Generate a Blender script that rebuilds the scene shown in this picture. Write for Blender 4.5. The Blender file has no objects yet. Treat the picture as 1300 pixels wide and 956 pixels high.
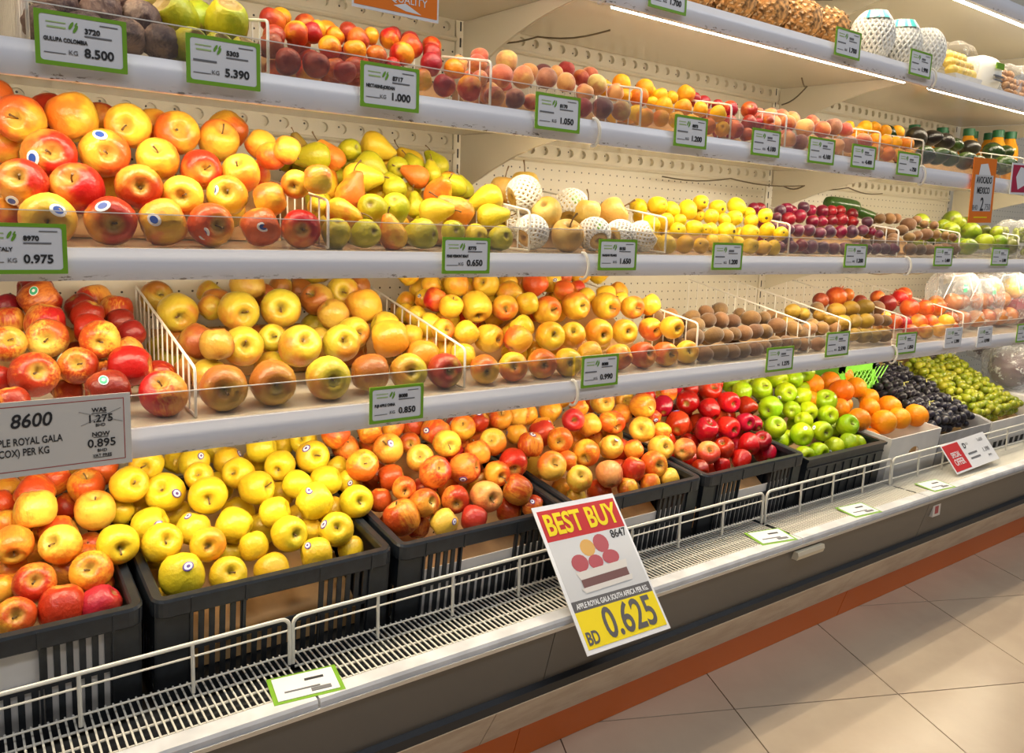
import bpy, math, random
from mathutils import Matrix, Vector, Quaternion
import numpy as np

random.seed(7)
RNG = np.random.default_rng(11)
C = bpy.context.scene.collection
SC = bpy.context.scene
H = 1.096            # eye height above the floor; everything below is laid out about the eye, then lifted by H
R_ = math.radians

# ------------------------------------------------------------------ camera
cam = bpy.data.cameras.new('camera')
cam_o = bpy.data.objects.new('camera', cam)
C.objects.link(cam_o)
cam.sensor_fit = 'HORIZONTAL'
cam.sensor_width = 36.0
cam.lens = 1000.92 * 36.0 / 1300.0
cam.shift_y = -45.0 / 1300.0
cam.clip_start = 0.05
rt = Vector((0.81318, -0.580995, 0.034389)); up = Vector((0.054599, 0.134977, 0.989343)); fw = Vector((0.579446, 0.802637, -0.141483))
cam_o.matrix_world = Matrix(((rt.x, up.x, -fw.x, 0), (rt.y, up.y, -fw.y, 0), (rt.z, up.z, -fw.z, H), (0, 0, 0, 1)))
SC.camera = cam_o

# ------------------------------------------------------------------ world, lights, exposure
world = bpy.data.worlds.new('world'); SC.world = world; world.use_nodes = True
bg = world.node_tree.nodes['Background']
bg.inputs[0].default_value = (0.93, 0.95, 1.0, 1); bg.inputs[1].default_value = 0.10
SC.view_settings.view_transform = 'Standard'
SC.view_settings.look = 'None'
SC.view_settings.gamma = 1.0
SC.view_settings.use_curve_mapping = False
SC.view_settings.exposure = 0.0

def area(name, loc, rot, sx, sy, power, col):
    l = bpy.data.lights.new(name, 'AREA'); l.shape = 'RECTANGLE'; l.size = sx; l.size_y = sy
    l.energy = power; l.color = col
    o = bpy.data.objects.new(name, l); C.objects.link(o); o.location = loc; o.rotation_euler = rot
    return o
# the store's ceiling luminaires over the aisle
for k, x in enumerate((-1.2, 1.4, 4.0)):
    area('ceiling_light', (x, -0.6, 3.1 - H), (R_(16), 0, 0), 1.8, 0.35, 22, (0.92, 0.95, 1.0))
# LED strips under the front edge of every shelf (their tubes are built with the shelves)
W = 1.25
Y0, Y1, Y2, Y3, YC, YB = 1.21, 1.2106, 1.225, 1.239, 1.2476, 1.7325
FY = {-1: 1.20, 0: Y0, 1: Y1, 2: Y2, 3: Y3}
ZS = {-1: 0.745, 0: 0.484, 1: 0.2155, 2: -0.0465, 3: -0.311}
MODS = [(-0.19, 1.06), (1.06, 2.31), (2.31, 3.56), (3.56, 4.81)]
LEDP = {-1: 1.7, 0: 1.5, 1: 2.5, 2: 2.5, 3: 2.6}
for lv in LEDP:
    for m, (x0, x1) in enumerate(MODS[:3]):
        a_ = area('led_strip', ((x0 + x1) / 2, FY[lv] + 0.034, ZS[lv] - 0.047), (R_(32), 0, 0), 1.1, 0.014, LEDP[lv], (1.0, 0.83, 0.56))

# ------------------------------------------------------------------ node helpers
def new_mat(name):
    m = bpy.data.materials.new(name); m.use_nodes = True
    nt = m.node_tree; nt.nodes.clear()
    out = nt.nodes.new('ShaderNodeOutputMaterial'); b = nt.nodes.new('ShaderNodeBsdfPrincipled')
    nt.links.new(b.outputs[0], out.inputs[0])
    return m, nt, b
class G:
    """Small wrapper: every call adds one node and returns its output socket."""
    def __init__(s, nt): s.nt = nt
    def set(s, sock, v):
        if isinstance(v, bpy.types.NodeSocket): s.nt.links.new(v, sock)
        elif isinstance(v, tuple) and len(v) == 3 and sock.type == 'RGBA': sock.default_value = (*v, 1)
        else: sock.default_value = v
    def math(s, op, a, b=0.0, c=None, clamp=False):
        n = s.nt.nodes.new('ShaderNodeMath'); n.operation = op; n.use_clamp = clamp
        s.set(n.inputs[0], a); s.set(n.inputs[1], b)
        if c is not None: s.set(n.inputs[2], c)
        return n.outputs[0]
    def vmath(s, op, a, b):
        n = s.nt.nodes.new('ShaderNodeVectorMath'); n.operation = op
        s.set(n.inputs[0], a); s.set(n.inputs[1], b); return n.outputs[0]
    def obj(s): return s.nt.nodes.new('ShaderNodeTexCoord').outputs['Object']
    def rnd(s): return s.nt.nodes.new('ShaderNodeObjectInfo').outputs['Random']
    def noise(s, vec, scale, detail=2.0, rough=0.5):
        n = s.nt.nodes.new('ShaderNodeTexNoise'); s.set(n.inputs['Vector'], vec)
        n.inputs['Scale'].default_value = scale; n.inputs['Detail'].default_value = detail; n.inputs['Roughness'].default_value = rough
        return n.outputs['Fac']
    def voro(s, vec, scale):
        n = s.nt.nodes.new('ShaderNodeTexVoronoi'); s.set(n.inputs['Vector'], vec); n.inputs['Scale'].default_value = scale
        return n.outputs['Distance']
    def ramp(s, v, lo, hi, a=0.0, b=1.0, smooth=True):
        n = s.nt.nodes.new('ShaderNodeMapRange'); n.interpolation_type = 'SMOOTHSTEP' if smooth else 'LINEAR'
        s.set(n.inputs[0], v); s.set(n.inputs[1], lo); s.set(n.inputs[2], hi); s.set(n.inputs[3], a); s.set(n.inputs[4], b); return n.outputs[0]
    def mix(s, f, a, b):
        n = s.nt.nodes.new('ShaderNodeMix'); n.data_type = 'RGBA'
        s.set(n.inputs[0], f); s.set(n.inputs[6], a); s.set(n.inputs[7], b); return n.outputs[2]
    def sep(s, v):
        n = s.nt.nodes.new('ShaderNodeSeparateXYZ'); s.set(n.inputs[0], v); return n.outputs
    def comb(s, x, y, z):
        n = s.nt.nodes.new('ShaderNodeCombineXYZ'); s.set(n.inputs[0], x); s.set(n.inputs[1], y); s.set(n.inputs[2], z); return n.outputs[0]
    def hsv(s, col, h=0.5, sat=1.0, v=1.0):
        n = s.nt.nodes.new('ShaderNodeHueSaturation'); s.set(n.inputs['Hue'], h); s.set(n.inputs['Saturation'], sat); s.set(n.inputs['Value'], v); s.set(n.inputs['Color'], col); return n.outputs[0]
    def bump(s, h, st=0.3, d=0.01):
        n = s.nt.nodes.new('ShaderNodeBump'); s.set(n.inputs['Height'], h); n.inputs['Strength'].default_value = st; n.inputs['Distance'].default_value = d; return n.outputs[0]
def plain(name, col, rough=0.5, metal=0.0, spec=0.5, noise=0.0, nscale=30.0):
    m, nt, b = new_mat(name); g = G(nt)
    b.inputs['Roughness'].default_value = rough; b.inputs['Metallic'].default_value = metal; b.inputs['Specular IOR Level'].default_value = spec
    if noise > 0:
        n = g.noise(g.obj(), nscale, 3)
        g.set(b.inputs['Base Color'], g.mix(g.ramp(n, 0.3, 0.7, 0, 1), tuple(c * (1 - noise) for c in col), tuple(min(1, c * (1 + noise)) for c in col)))
    else:
        b.inputs['Base Color'].default_value = (*col, 1)
    return m
def emis(name, col, st):
    m = bpy.data.materials.new(name); m.use_nodes = True; nt = m.node_tree; nt.nodes.clear()
    o = nt.nodes.new('ShaderNodeOutputMaterial'); e = nt.nodes.new('ShaderNodeEmission'); e.inputs[0].default_value = (*col, 1); e.inputs[1].default_value = st
    nt.links.new(e.outputs[0], o.inputs[0]); return m
def clear_mat(name, tint, alpha_face, alpha_edge, rough=0.08, wr=0.0, through=(1, 1, 1)):
    """Thin clear plastic: mostly see-through, whiter and glossier at grazing angles."""
    m = bpy.data.materials.new(name); m.use_nodes = True; nt = m.node_tree; nt.nodes.clear(); g = G(nt)
    o = nt.nodes.new('ShaderNodeOutputMaterial'); t = nt.nodes.new('ShaderNodeBsdfTransparent'); p = nt.nodes.new('ShaderNodeBsdfPrincipled')
    t.inputs[0].default_value = (*through, 1); p.inputs['Base Color'].default_value = (*tint, 1); p.inputs['Roughness'].default_value = rough
    mx = nt.nodes.new('ShaderNodeMixShader'); lw = nt.nodes.new('ShaderNodeLayerWeight'); lw.inputs[0].default_value = 0.35
    fac = g.ramp(lw.outputs['Facing'], 0.0, 1.0, alpha_face, alpha_edge, False)
    if wr > 0:
        n = g.noise(g.obj(), 34, 4, 0.65); fac = g.math('ADD', fac, g.ramp(n, 0.52, 0.72, 0, wr), clamp=True)
        g.set(p.inputs['Normal'], g.bump(n, 0.9, 0.02))
    nt.links.new(fac, mx.inputs[0]); nt.links.new(t.outputs[0], mx.inputs[1]); nt.links.new(p.outputs[0], mx.inputs[2]); nt.links.new(mx.outputs[0], o.inputs[0])
    return m

# ------------------------------------------------------------------ fruit skins
SATP = 1.27
def skin(name, base, blush, cov, stripe=0.0, rough=0.32, dimple=(0.30, 0.24, 0.05), soft=0.22, specks=0.25, speck_col=(0.95, 0.8, 0.45), side=0.28, hue=0.012, fuzz=0.0, drad=(0.34, 0.06)):
    base = tuple(c ** SATP for c in base); blush = tuple(c ** SATP for c in blush)
    m, nt, b = new_mat(name); g = G(nt)
    o = g.obj(); r = g.rnd()
    off = g.comb(g.math('MULTIPLY', r, 37.0), g.math('MULTIPLY', r, 61.0), g.math('MULTIPLY', r, 17.0))
    v = g.vmath('ADD', o, off)
    x, y, z = g.sep(o)[0:3]
    n1 = g.noise(v, 1.05, 2.5, 0.55)
    f = g.math('ADD', n1, g.math('MULTIPLY', x, side))
    f = g.math('ADD', f, g.math('MULTIPLY', g.math('SUBTRACT', r, 0.5), 0.16))
    if stripe > 0:
        sv = g.vmath('ADD', g.vmath('MULTIPLY', o, (8.0, 8.0, 0.7)), off)
        f = g.math('ADD', f, g.math('MULTIPLY', g.math('SUBTRACT', g.noise(sv, 1.0, 3.5, 0.6), 0.5), stripe))
    thr = 0.5 - (cov - 0.5) * 0.75
    fac = g.ramp(f, thr - soft, thr + soft)
    col = g.mix(fac, base, blush)
    if specks > 0:
        col = g.mix(g.math('MULTIPLY', g.ramp(g.voro(v, 9.0), 0.13, 0.05), specks), col, speck_col)
    rad = g.math('SQRT', g.math('ADD', g.math('MULTIPLY', x, x), g.math('MULTIPLY', y, y)))
    if dimple is not None:
        col = g.mix(g.ramp(rad, drad[0], drad[1], 0.0, 0.8), col, dimple)
    col = g.hsv(col, g.math('ADD', 0.5, g.math('MULTIPLY', g.math('SUBTRACT', g.math('FRACT', g.math('MULTIPLY', r, 13.7)), 0.5), hue * 2)), 1.0,
                g.math('ADD', 0.90, g.math('MULTIPLY', g.math('FRACT', g.math('MULTIPLY', r, 7.3)), 0.18)))
    g.set(b.inputs['Base Color'], col)
    b.inputs['Roughness'].default_value = rough
    b.inputs['Specular IOR Level'].default_value = 0.45
    if fuzz > 0:
        b.inputs['Sheen Weight'].default_value = fuzz; b.inputs['Sheen Roughness'].default_value = 0.5
    g.set(b.inputs['Normal'], g.bump(g.noise(v, 5.0, 2), 0.12, 0.02))
    return m
DY, DR = (0.60, 0.42, 0.08), (0.52, 0.14)
SK = {
 'ambrosia': {'y': skin('apple_yellow_blush', (0.84, 0.60, 0.09), (0.80, 0.26, 0.05), 0.36, dimple=DY, drad=DR), 'o': skin('apple_orange_blush', (0.84, 0.53, 0.08), (0.72, 0.16, 0.045), 0.55, dimple=DY, drad=DR), 'r': skin('apple_red_blush', (0.82, 0.43, 0.08), (0.54, 0.07, 0.025), 0.66, dimple=DY, drad=DR)},
 'gala': {'r': skin('apple_gala_red', (0.78, 0.32, 0.07), (0.42, 0.04, 0.018), 0.70, 0.9, dimple=DY, drad=DR), 'o': skin('apple_gala_orange', (0.84, 0.46, 0.10), (0.58, 0.07, 0.03), 0.54, 0.9, dimple=DY, drad=DR), 'd': skin('apple_gala_dark', (0.5, 0.12, 0.06), (0.30, 0.025, 0.022), 0.78, 0.5), 'y': skin('apple_gala_gold', (0.86, 0.58, 0.15), (0.62, 0.11, 0.04), 0.42, 0.9, dimple=DY, drad=DR)},
 'fuji': {'g': skin('apple_green_gold', (0.66, 0.54, 0.075), (0.62, 0.30, 0.06), 0.30), 'b': skin('apple_bronze', (0.62, 0.42, 0.09), (0.46, 0.18, 0.05), 0.60), 'o': skin('apple_gold_orange', (0.80, 0.52, 0.075), (0.72, 0.30, 0.05), 0.46), 'r': skin('apple_green_red', (0.60, 0.48, 0.09), (0.44, 0.08, 0.045), 0.60)},
 'golden': {'y': skin('apple_golden', (0.82, 0.59, 0.07), (0.80, 0.38, 0.045), 0.26), 'o': skin('apple_golden_orange', (0.82, 0.53, 0.07), (0.70, 0.20, 0.045), 0.50), 'r': skin('apple_golden_red', (0.80, 0.36, 0.06), (0.60, 0.09, 0.03), 0.72)},
 'crate': {'o': skin('apple_crate_orange', (0.86, 0.48, 0.07), (0.70, 0.17, 0.035), 0.54, 0.7, dimple=DY, drad=DR), 'y': skin('apple_crate_yellow', (0.86, 0.60, 0.11), (0.78, 0.30, 0.05), 0.36, 0.6, dimple=DY, drad=DR), 'r': skin('apple_crate_red', (0.82, 0.36, 0.07), (0.54, 0.085, 0.025), 0.64, 0.8, dimple=DY, drad=DR), 'R': skin('apple_crate_crimson', (0.72, 0.16, 0.08), (0.56, 0.045, 0.045), 0.74, 0.3), 'p': skin('apple_crate_pink', (0.84, 0.44, 0.17), (0.64, 0.17, 0.08), 0.58, 0.6)},
 'crate2': {'y': skin('apple_lemon', (0.78, 0.60, 0.05), (0.76, 0.53, 0.045), 0.35, 0.0, dimple=(0.4, 0.32, 0.04)), 'o': skin('apple_lemon_blush', (0.78, 0.58, 0.05), (0.78, 0.40, 0.05), 0.5, 0.0)},
 'crate5': {'R': skin('apple_deep_red', (0.50, 0.02, 0.018), (0.36, 0.008, 0.014), 0.55, 0.4, 0.22), 'r': skin('apple_bright_red', (0.72, 0.10, 0.03), (0.52, 0.02, 0.015), 0.62, 0.5, 0.24), 'p': skin('apple_pale_red', (0.84, 0.46, 0.14), (0.66, 0.14, 0.06), 0.5, 0.4, 0.28), 'o': skin('apple_red_orange', (0.84, 0.40, 0.05), (0.62, 0.07, 0.02), 0.5, 0.5, 0.26)},
 'crate6': {'g': skin('apple_green', (0.50, 0.62, 0.02), (0.36, 0.54, 0.02), 0.5, 0.0, 0.26, specks=0.4, speck_col=(0.8, 0.85, 0.5), dimple=(0.36, 0.42, 0.06))},
 'pears': {'g': skin('pear_green', (0.62, 0.56, 0.045), (0.46, 0.46, 0.03), 0.5, 0, 0.38, dimple=(0.22, 0.15, 0.05), specks=0.3, speck_col=(0.4, 0.3, 0.08)), 'y': skin('pear_yellow', (0.84, 0.62, 0.07), (0.72, 0.56, 0.05), 0.5, 0, 0.38, dimple=(0.3, 0.2, 0.05), specks=0.3, speck_col=(0.5, 0.36, 0.1)), 'o': skin('pear_blush', (0.82, 0.56, 0.06), (0.74, 0.26, 0.05), 0.5, 0, 0.38, dimple=(0.3, 0.2, 0.05)), 'b': skin('pear_russet', (0.5, 0.38, 0.06), (0.34, 0.22, 0.05), 0.55, 0, 0.45, dimple=(0.2, 0.14, 0.05))},
 'guava': {'y': skin('guava_yellow', (0.88, 0.70, 0.035), (0.82, 0.60, 0.04), 0.5, 0, 0.42, dimple=None, specks=0.2, speck_col=(0.7, 0.5, 0.05)), 'g': skin('guava_gold', (0.80, 0.56, 0.04), (0.70, 0.46, 0.04), 0.5, 0, 0.42, dimple=None, specks=0.2, speck_col=(0.6, 0.4, 0.05))},
 'plums': {'r': skin('plum_red', (0.34, 0.02, 0.05), (0.22, 0.012, 0.045), 0.5, 0, 0.3, dimple=(0.1, 0.02, 0.04), specks=0.35, speck_col=(0.55, 0.25, 0.28)), 'd': skin('plum_dark', (0.20, 0.03, 0.08), (0.10, 0.02, 0.06), 0.5, 0, 0.4, dimple=(0.06, 0.02, 0.03), specks=0.35, speck_col=(0.4, 0.25, 0.3), fuzz=0.3)},
 'kiwi': {'b': skin('kiwi_brown', (0.30, 0.17, 0.06), (0.20, 0.105, 0.035), 0.5, 0, 0.75, dimple=(0.14, 0.08, 0.03), specks=0.3, speck_col=(0.2, 0.11, 0.04), fuzz=0.3), 'l': skin('kiwi_light', (0.46, 0.27, 0.10), (0.36, 0.20, 0.07), 0.5, 0, 0.75, dimple=(0.2, 0.1, 0.04), specks=0.3, speck_col=(0.3, 0.17, 0.06), fuzz=0.3), 'y': skin('kiwi_gold', (0.52, 0.35, 0.05), (0.38, 0.24, 0.04), 0.5, 0, 0.55, dimple=(0.25, 0.15, 0.05), specks=0.3, speck_col=(0.34, 0.2, 0.05))},
 'mangos': {'g': skin('mango_green', (0.40, 0.46, 0.045), (0.22, 0.30, 0.03), 0.5, 0, 0.32, dimple=(0.15, 0.12, 0.03)), 'd': skin('mango_dark', (0.22, 0.22, 0.035), (0.11, 0.12, 0.02), 0.5, 0, 0.34, dimple=(0.1, 0.08, 0.03))},
 'nectarines': {'r': skin('nectarine_red', (0.78, 0.24, 0.05), (0.44, 0.035, 0.03), 0.70, 0, 0.36), 'o': skin('nectarine_orange', (0.88, 0.46, 0.04), (0.58, 0.07, 0.025), 0.52, 0, 0.36), 'd': skin('nectarine_dark', (0.5, 0.12, 0.06), (0.27, 0.03, 0.035), 0.68, 0, 0.4)},
 'peaches': {'p': skin('peach_pink', (0.84, 0.47, 0.19), (0.62, 0.17, 0.09), 0.50, 0, 0.65, fuzz=0.5, specks=0), 'y': skin('peach_yellow', (0.78, 0.56, 0.20), (0.60, 0.26, 0.12), 0.34, 0, 0.65, fuzz=0.5, specks=0), 'r': skin('peach_red', (0.78, 0.32, 0.10), (0.48, 0.08, 0.05), 0.62, 0, 0.6, fuzz=0.4, specks=0), 'd': skin('peach_dark', (0.50, 0.22, 0.13), (0.24, 0.06, 0.07), 0.6, 0, 0.6, fuzz=0.5, specks=0)},
 'apricots': {'y': skin('apricot_yellow', (0.92, 0.58, 0.02), (0.88, 0.44, 0.02), 0.5, 0, 0.55, dimple=(0.6, 0.3, 0.03), specks=0), 'o': skin('apricot_orange', (0.90, 0.46, 0.025), (0.80, 0.28, 0.03), 0.5, 0, 0.55, dimple=(0.55, 0.24, 0.03), specks=0)},
 'avocados': {'d': skin('avocado_dark', (0.055, 0.045, 0.028), (0.03, 0.022, 0.02), 0.5, 0, 0.3, dimple=(0.1, 0.08, 0.03), specks=0.4, speck_col=(0.12, 0.12, 0.06)), 'g': skin('avocado_green', (0.085, 0.14, 0.03), (0.035, 0.06, 0.018), 0.5, 0, 0.26, dimple=(0.1, 0.1, 0.03), specks=0.4, speck_col=(0.2, 0.25, 0.08))},
 'pomegranates': {'r': skin('pomegranate_red', (0.78, 0.24, 0.05), (0.55, 0.07, 0.03), 0.58, 0, 0.36, dimple=None), 'o': skin('pomegranate_orange', (0.86, 0.50, 0.08), (0.70, 0.20, 0.04), 0.45, 0, 0.36, dimple=None), 'd': skin('pomegranate_dark', (0.45, 0.10, 0.04), (0.28, 0.04, 0.03), 0.58, 0, 0.4, dimple=None)},
 'oranges': {'o': skin('orange_peel', (0.90, 0.36, 0.012), (0.86, 0.29, 0.01), 0.5, 0, 0.42, dimple=(0.6, 0.3, 0.03), specks=0.15, speck_col=(0.75, 0.26, 0.01))},
}
for k_ in ('crate1', 'crate3', 'crate4'): SK[k_] = SK['crate']
for k_ in ('kiwis2', 'kiwis3', 'goldkiwis'): SK[k_] = SK['kiwi']
SK['rednectarines'] = SK['nectarines']; SK['smallpeaches'] = SK['peaches']; SK['smallapricots'] = SK['apricots']

# ------------------------------------------------------------------ plain materials
M = {}
M['stem'] = plain('stem_brown', (0.16, 0.09, 0.035), 0.7)
M['stem_green'] = plain('stem_green', (0.32, 0.36, 0.06), 0.6)
M['blossom'] = plain('blossom_brown', (0.10, 0.055, 0.02), 0.8)
M['sticker_white'] = plain('sticker_white', (0.88, 0.88, 0.90), 0.35)
M['sticker_blue'] = plain('sticker_blue', (0.03, 0.09, 0.42), 0.35)
M['sticker_purple'] = plain('sticker_purple', (0.11, 0.06, 0.30), 0.35)
M['sticker_green'] = plain('sticker_green', (0.05, 0.42, 0.22), 0.35)
M['sticker_dark'] = plain('sticker_dark', (0.05, 0.05, 0.08), 0.35)
M['steel_cream'] = plain('powder_coated_cream', (0.74, 0.685, 0.56), 0.32, 0, 0.5)
M['steel_under'] = plain('shelf_underside_cream', (0.70, 0.64, 0.52), 0.16, 0, 0.6)
M['wire_white'] = plain('coated_wire', (0.86, 0.83, 0.76), 0.32)
M['wire_fence'] = plain('fence_wire', (0.78, 0.74, 0.64), 0.34)
M['crate_black'] = plain('crate_plastic', (0.014, 0.018, 0.024), 0.38, 0, 0.5, 0.2, 60)
M['lip'] = plain('lip_white', (0.66, 0.66, 0.67), 0.4, 0, 0.5, 0.15, 14)
M['panel_grey'] = plain('panel_grey', (0.125, 0.115, 0.10), 0.33, 0, 0.5)
M['alu'] = plain('aluminium', (0.66, 0.66, 0.66), 0.3, 0.9)
M['bumper'] = plain('bumper_black', (0.016, 0.018, 0.022), 0.4)
M['kick_orange'] = plain('kick_orange', (0.80, 0.17, 0.012), 0.38, 0, 0.5)
M['pan_dark'] = plain('pan_dark', (0.10, 0.095, 0.085), 0.6)
M['handle_cream'] = plain('handle_cream', (0.74, 0.66, 0.50), 0.45)
M['card'] = plain('cardboard', (0.56, 0.34, 0.15), 0.85, 0, 0.3, 0.12, 20)
M['box_white'] = plain('carton_white', (0.76, 0.73, 0.70), 0.7, 0, 0.3, 0.05, 12)
M['box_grey'] = plain('carton_grey', (0.42, 0.41, 0.42), 0.7, 0, 0.3, 0.12, 16)
M['foam'] = plain('foam_white', (0.88, 0.85, 0.78), 0.7)
M['green_basket'] = plain('basket_green', (0.22, 0.66, 0.05), 0.4)
M['tag_white'] = plain('tag_paper', (0.80, 0.80, 0.82), 0.35)
M['tag_green'] = plain('tag_green', (0.20, 0.42, 0.025), 0.35)
M['leaf_green'] = plain('leaf_print', (0.16, 0.36, 0.03), 0.5)
M['ink'] = plain('ink_black', (0.02, 0.02, 0.022), 0.6)
M['ink_grey'] = plain('ink_grey', (0.16, 0.16, 0.17), 0.6)
M['ink_light_green'] = plain('ink_light_green', (0.42, 0.58, 0.22), 0.6)
M['paper_cream'] = plain('paper_cream', (0.70, 0.66, 0.60), 0.5)
M['red_line'] = plain('red_line', (0.42, 0.05, 0.04), 0.5)
M['sign_red'] = plain('sign_red', (0.55, 0.03, 0.035), 0.55, 0, 0.3)
M['sign_yellow'] = plain('sign_yellow', (0.90, 0.70, 0.01), 0.5, 0, 0.3)
M['sign_white'] = plain('sign_white', (0.82, 0.82, 0.84), 0.25)
M['sign_grey'] = plain('sign_grey', (0.10, 0.09, 0.09), 0.35)
M['sign_photo'] = plain('sign_photo_grey', (0.60, 0.60, 0.61), 0.3)
M['sign_orange'] = plain('sign_orange', (0.86, 0.20, 0.008), 0.35)
M['sign_crimson'] = plain('sign_crimson', (0.45, 0.015, 0.06), 0.35)
M['print_apple'] = plain('print_apple_red', (0.42, 0.05, 0.06), 0.35)
M['print_apple_y'] = plain('print_apple_yellow', (0.66, 0.36, 0.06), 0.35)
M['print_crate'] = plain('print_crate', (0.68, 0.64, 0.60), 0.35)
M['print_dark'] = plain('print_dark', (0.16, 0.06, 0.05), 0.4)
M['cable'] = plain('cable_brown', (0.13, 0.10, 0.06), 0.6)
M['bottle_cap'] = plain('cap_green', (0.015, 0.15, 0.06), 0.4)
M['juice'] = plain('juice_orange', (0.82, 0.36, 0.02), 0.12, 0, 0.6)
M['cyan'] = plain('label_cyan', (0.10, 0.62, 0.62), 0.3)
M['pine'] = plain('pineapple_skin', (0.40, 0.20, 0.065), 0.65, 0, 0.4, 0.7, 5)
M['pine_leaf'] = plain('pineapple_leaf', (0.26, 0.24, 0.19), 0.6)
M['pine_tip'] = plain('pineapple_tip', (0.62, 0.42, 0.24), 0.6, 0, 0.4, 0.5, 5)
M['asian_pear'] = skin('asian_pear_skin', (0.84, 0.63, 0.24), (0.76, 0.50, 0.14), 0.5, 0, 0.4, dimple=(0.3, 0.17, 0.05), specks=0.4, speck_col=(0.6, 0.4, 0.12))
M['zucchini'] = plain('zucchini_green', (0.035, 0.095, 0.016), 0.28, 0, 0.5, 0.4, 8)
M['grape_black'] = skin('grape_black', (0.040, 0.034, 0.062), (0.020, 0.016, 0.032), 0.5, 0, 0.34, dimple=None, specks=0, fuzz=0.15)
M['grape_green'] = skin('grape_green', (0.46, 0.46, 0.05), (0.28, 0.33, 0.03), 0.5, 0, 0.28, dimple=None, specks=0)
M['vine'] = plain('vine_green', (0.52, 0.50, 0.14), 0.6)
M['gulupa'] = skin('gulupa_skin', (0.34, 0.24, 0.19), (0.13, 0.08, 0.085), 0.5, 0.9, 0.6, dimple=(0.3, 0.2, 0.12), specks=0.3, speck_col=(0.5, 0.4, 0.3))
M['cactus'] = skin('cactus_fig_skin', (0.60, 0.54, 0.035), (0.36, 0.42, 0.035), 0.5, 0, 0.42, drad=(0.60, 0.50), dimple=(0.36, 0.22, 0.09), specks=0.4, speck_col=(0.35, 0.26, 0.08))
M['onion'] = skin('onion_skin', (0.52, 0.22, 0.09), (0.36, 0.10, 0.05), 0.5, 0.8, 0.35, dimple=(0.3, 0.2, 0.1), specks=0)
M['cabbage'] = skin('red_cabbage_skin', (0.13, 0.035, 0.07), (0.07, 0.02, 0.045), 0.5, 0.3, 0.35, dimple=None, specks=0)
M['yellow_cut'] = plain('cut_fruit_yellow', (0.86, 0.58, 0.10), 0.35, 0, 0.5, 0.25, 20)
M['nut'] = plain('nut_brown', (0.40, 0.19, 0.06), 0.5, 0, 0.4, 0.3, 12)
M['tray_red'] = plain('tray_red', (0.34, 0.04, 0.07), 0.4)
M['tie'] = plain('clip_cream', (0.84, 0.79, 0.68), 0.35)
M['led'] = emis('led_tube_glow', (1.0, 0.93, 0.80), 14.0)
M['acrylic'] = clear_mat('acrylic_clear', (0.60, 0.58, 0.56), 0.04, 0.22, 0.04, 0.0, (0.84, 0.82, 0.80))
M['acrylic_edge'] = clear_mat('acrylic_edge', (0.92, 0.90, 0.86), 0.70, 0.9, 0.2)
M['film'] = clear_mat('clear_film', (0.93, 0.93, 0.95), 0.05, 0.40, 0.07, 0.5)
M['film_wrap'] = clear_mat('crinkled_film', (0.90, 0.90, 0.92), 0.14, 0.55, 0.12, 0.6)
M['film_thin'] = clear_mat('clear_film_thin', (0.93, 0.93, 0.95), 0.04, 0.28, 0.06, 0.3)

# price rail: glossy white with dark scuffs along its lower lip
m_, nt_, b_ = new_mat('rail_white'); g_ = G(nt_)
o_ = g_.obj(); x_, y_, z_ = g_.sep(o_)[0:3]
sc_ = g_.noise(g_.vmath('MULTIPLY', o_, (1.0, 1.0, 3.5)), 62, 5, 0.7)
patch = g_.noise(o_, 4.0, 2)
wear = g_.math('MULTIPLY', g_.math('MULTIPLY', g_.ramp(z_, 0.010, 0.004), g_.ramp(sc_, 0.55, 0.60)), g_.ramp(patch, 0.42, 0.56))
g_.set(b_.inputs['Base Color'], g_.mix(wear, (0.80, 0.79, 0.83), (0.10, 0.07, 0.05)))
b_.inputs['Roughness'].default_value = 0.30
M['rail'] = m_
# pegboard: fine dark holes on a 27 mm grid
m_, nt_, b_ = new_mat('pegboard_cream'); g_ = G(nt_)
x_, y_, z_ = g_.sep(g_.obj())[0:3]
fx = g_.math('SUBTRACT', g_.math('FRACT', g_.math('DIVIDE', g_.math('ADD', x_, 9.0), 0.027)), 0.5)
fz = g_.math('SUBTRACT', g_.math('FRACT', g_.math('DIVIDE', g_.math('ADD', z_, 9.0), 0.0262)), 0.5)
d_ = g_.math('SQRT', g_.math('ADD', g_.math('MULTIPLY', fx, fx), g_.math('MULTIPLY', fz, fz)))
g_.set(b_.inputs['Base Color'], g_.mix(g_.ramp(d_, 0.10, 0.075), (0.74, 0.69, 0.57), (0.03, 0.025, 0.02)))
b_.inputs['Roughness'].default_value = 0.30
M['peg'] = m_
# stone-look plinth
m_, nt_, b_ = new_mat('plinth_stone'); g_ = G(nt_)
v_ = g_.vmath('MULTIPLY', g_.obj(), (1.0, 1.0, 3.0))
g_.set(b_.inputs['Base Color'], g_.mix(g_.ramp(g_.noise(v_, 9, 6, 0.65), 0.35, 0.7), (0.76, 0.68, 0.56), (0.60, 0.50, 0.39)))
b_.inputs['Roughness'].default_value = 0.35
M['plinth'] = m_
# floor tile
m_, nt_, b_ = new_mat('floor_tile_beige'); g_ = G(nt_)
r_ = g_.rnd()
v_ = g_.vmath('ADD', g_.obj(), g_.comb(g_.math('MULTIPLY', r_, 9.0), 0.0, 0.0))
g_.set(b_.inputs['Base Color'], g_.mix(g_.ramp(g_.noise(v_, 3.5, 5, 0.6), 0.3, 0.75), (0.60, 0.48, 0.35), (0.53, 0.41, 0.30)))
b_.inputs['Roughness'].default_value = 0.22
M['tile'] = m_
M['grout'] = plain('grout_dark', (0.12, 0.08, 0.06), 0.9)
# pineapple skin handled by noise; dirt-free

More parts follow.
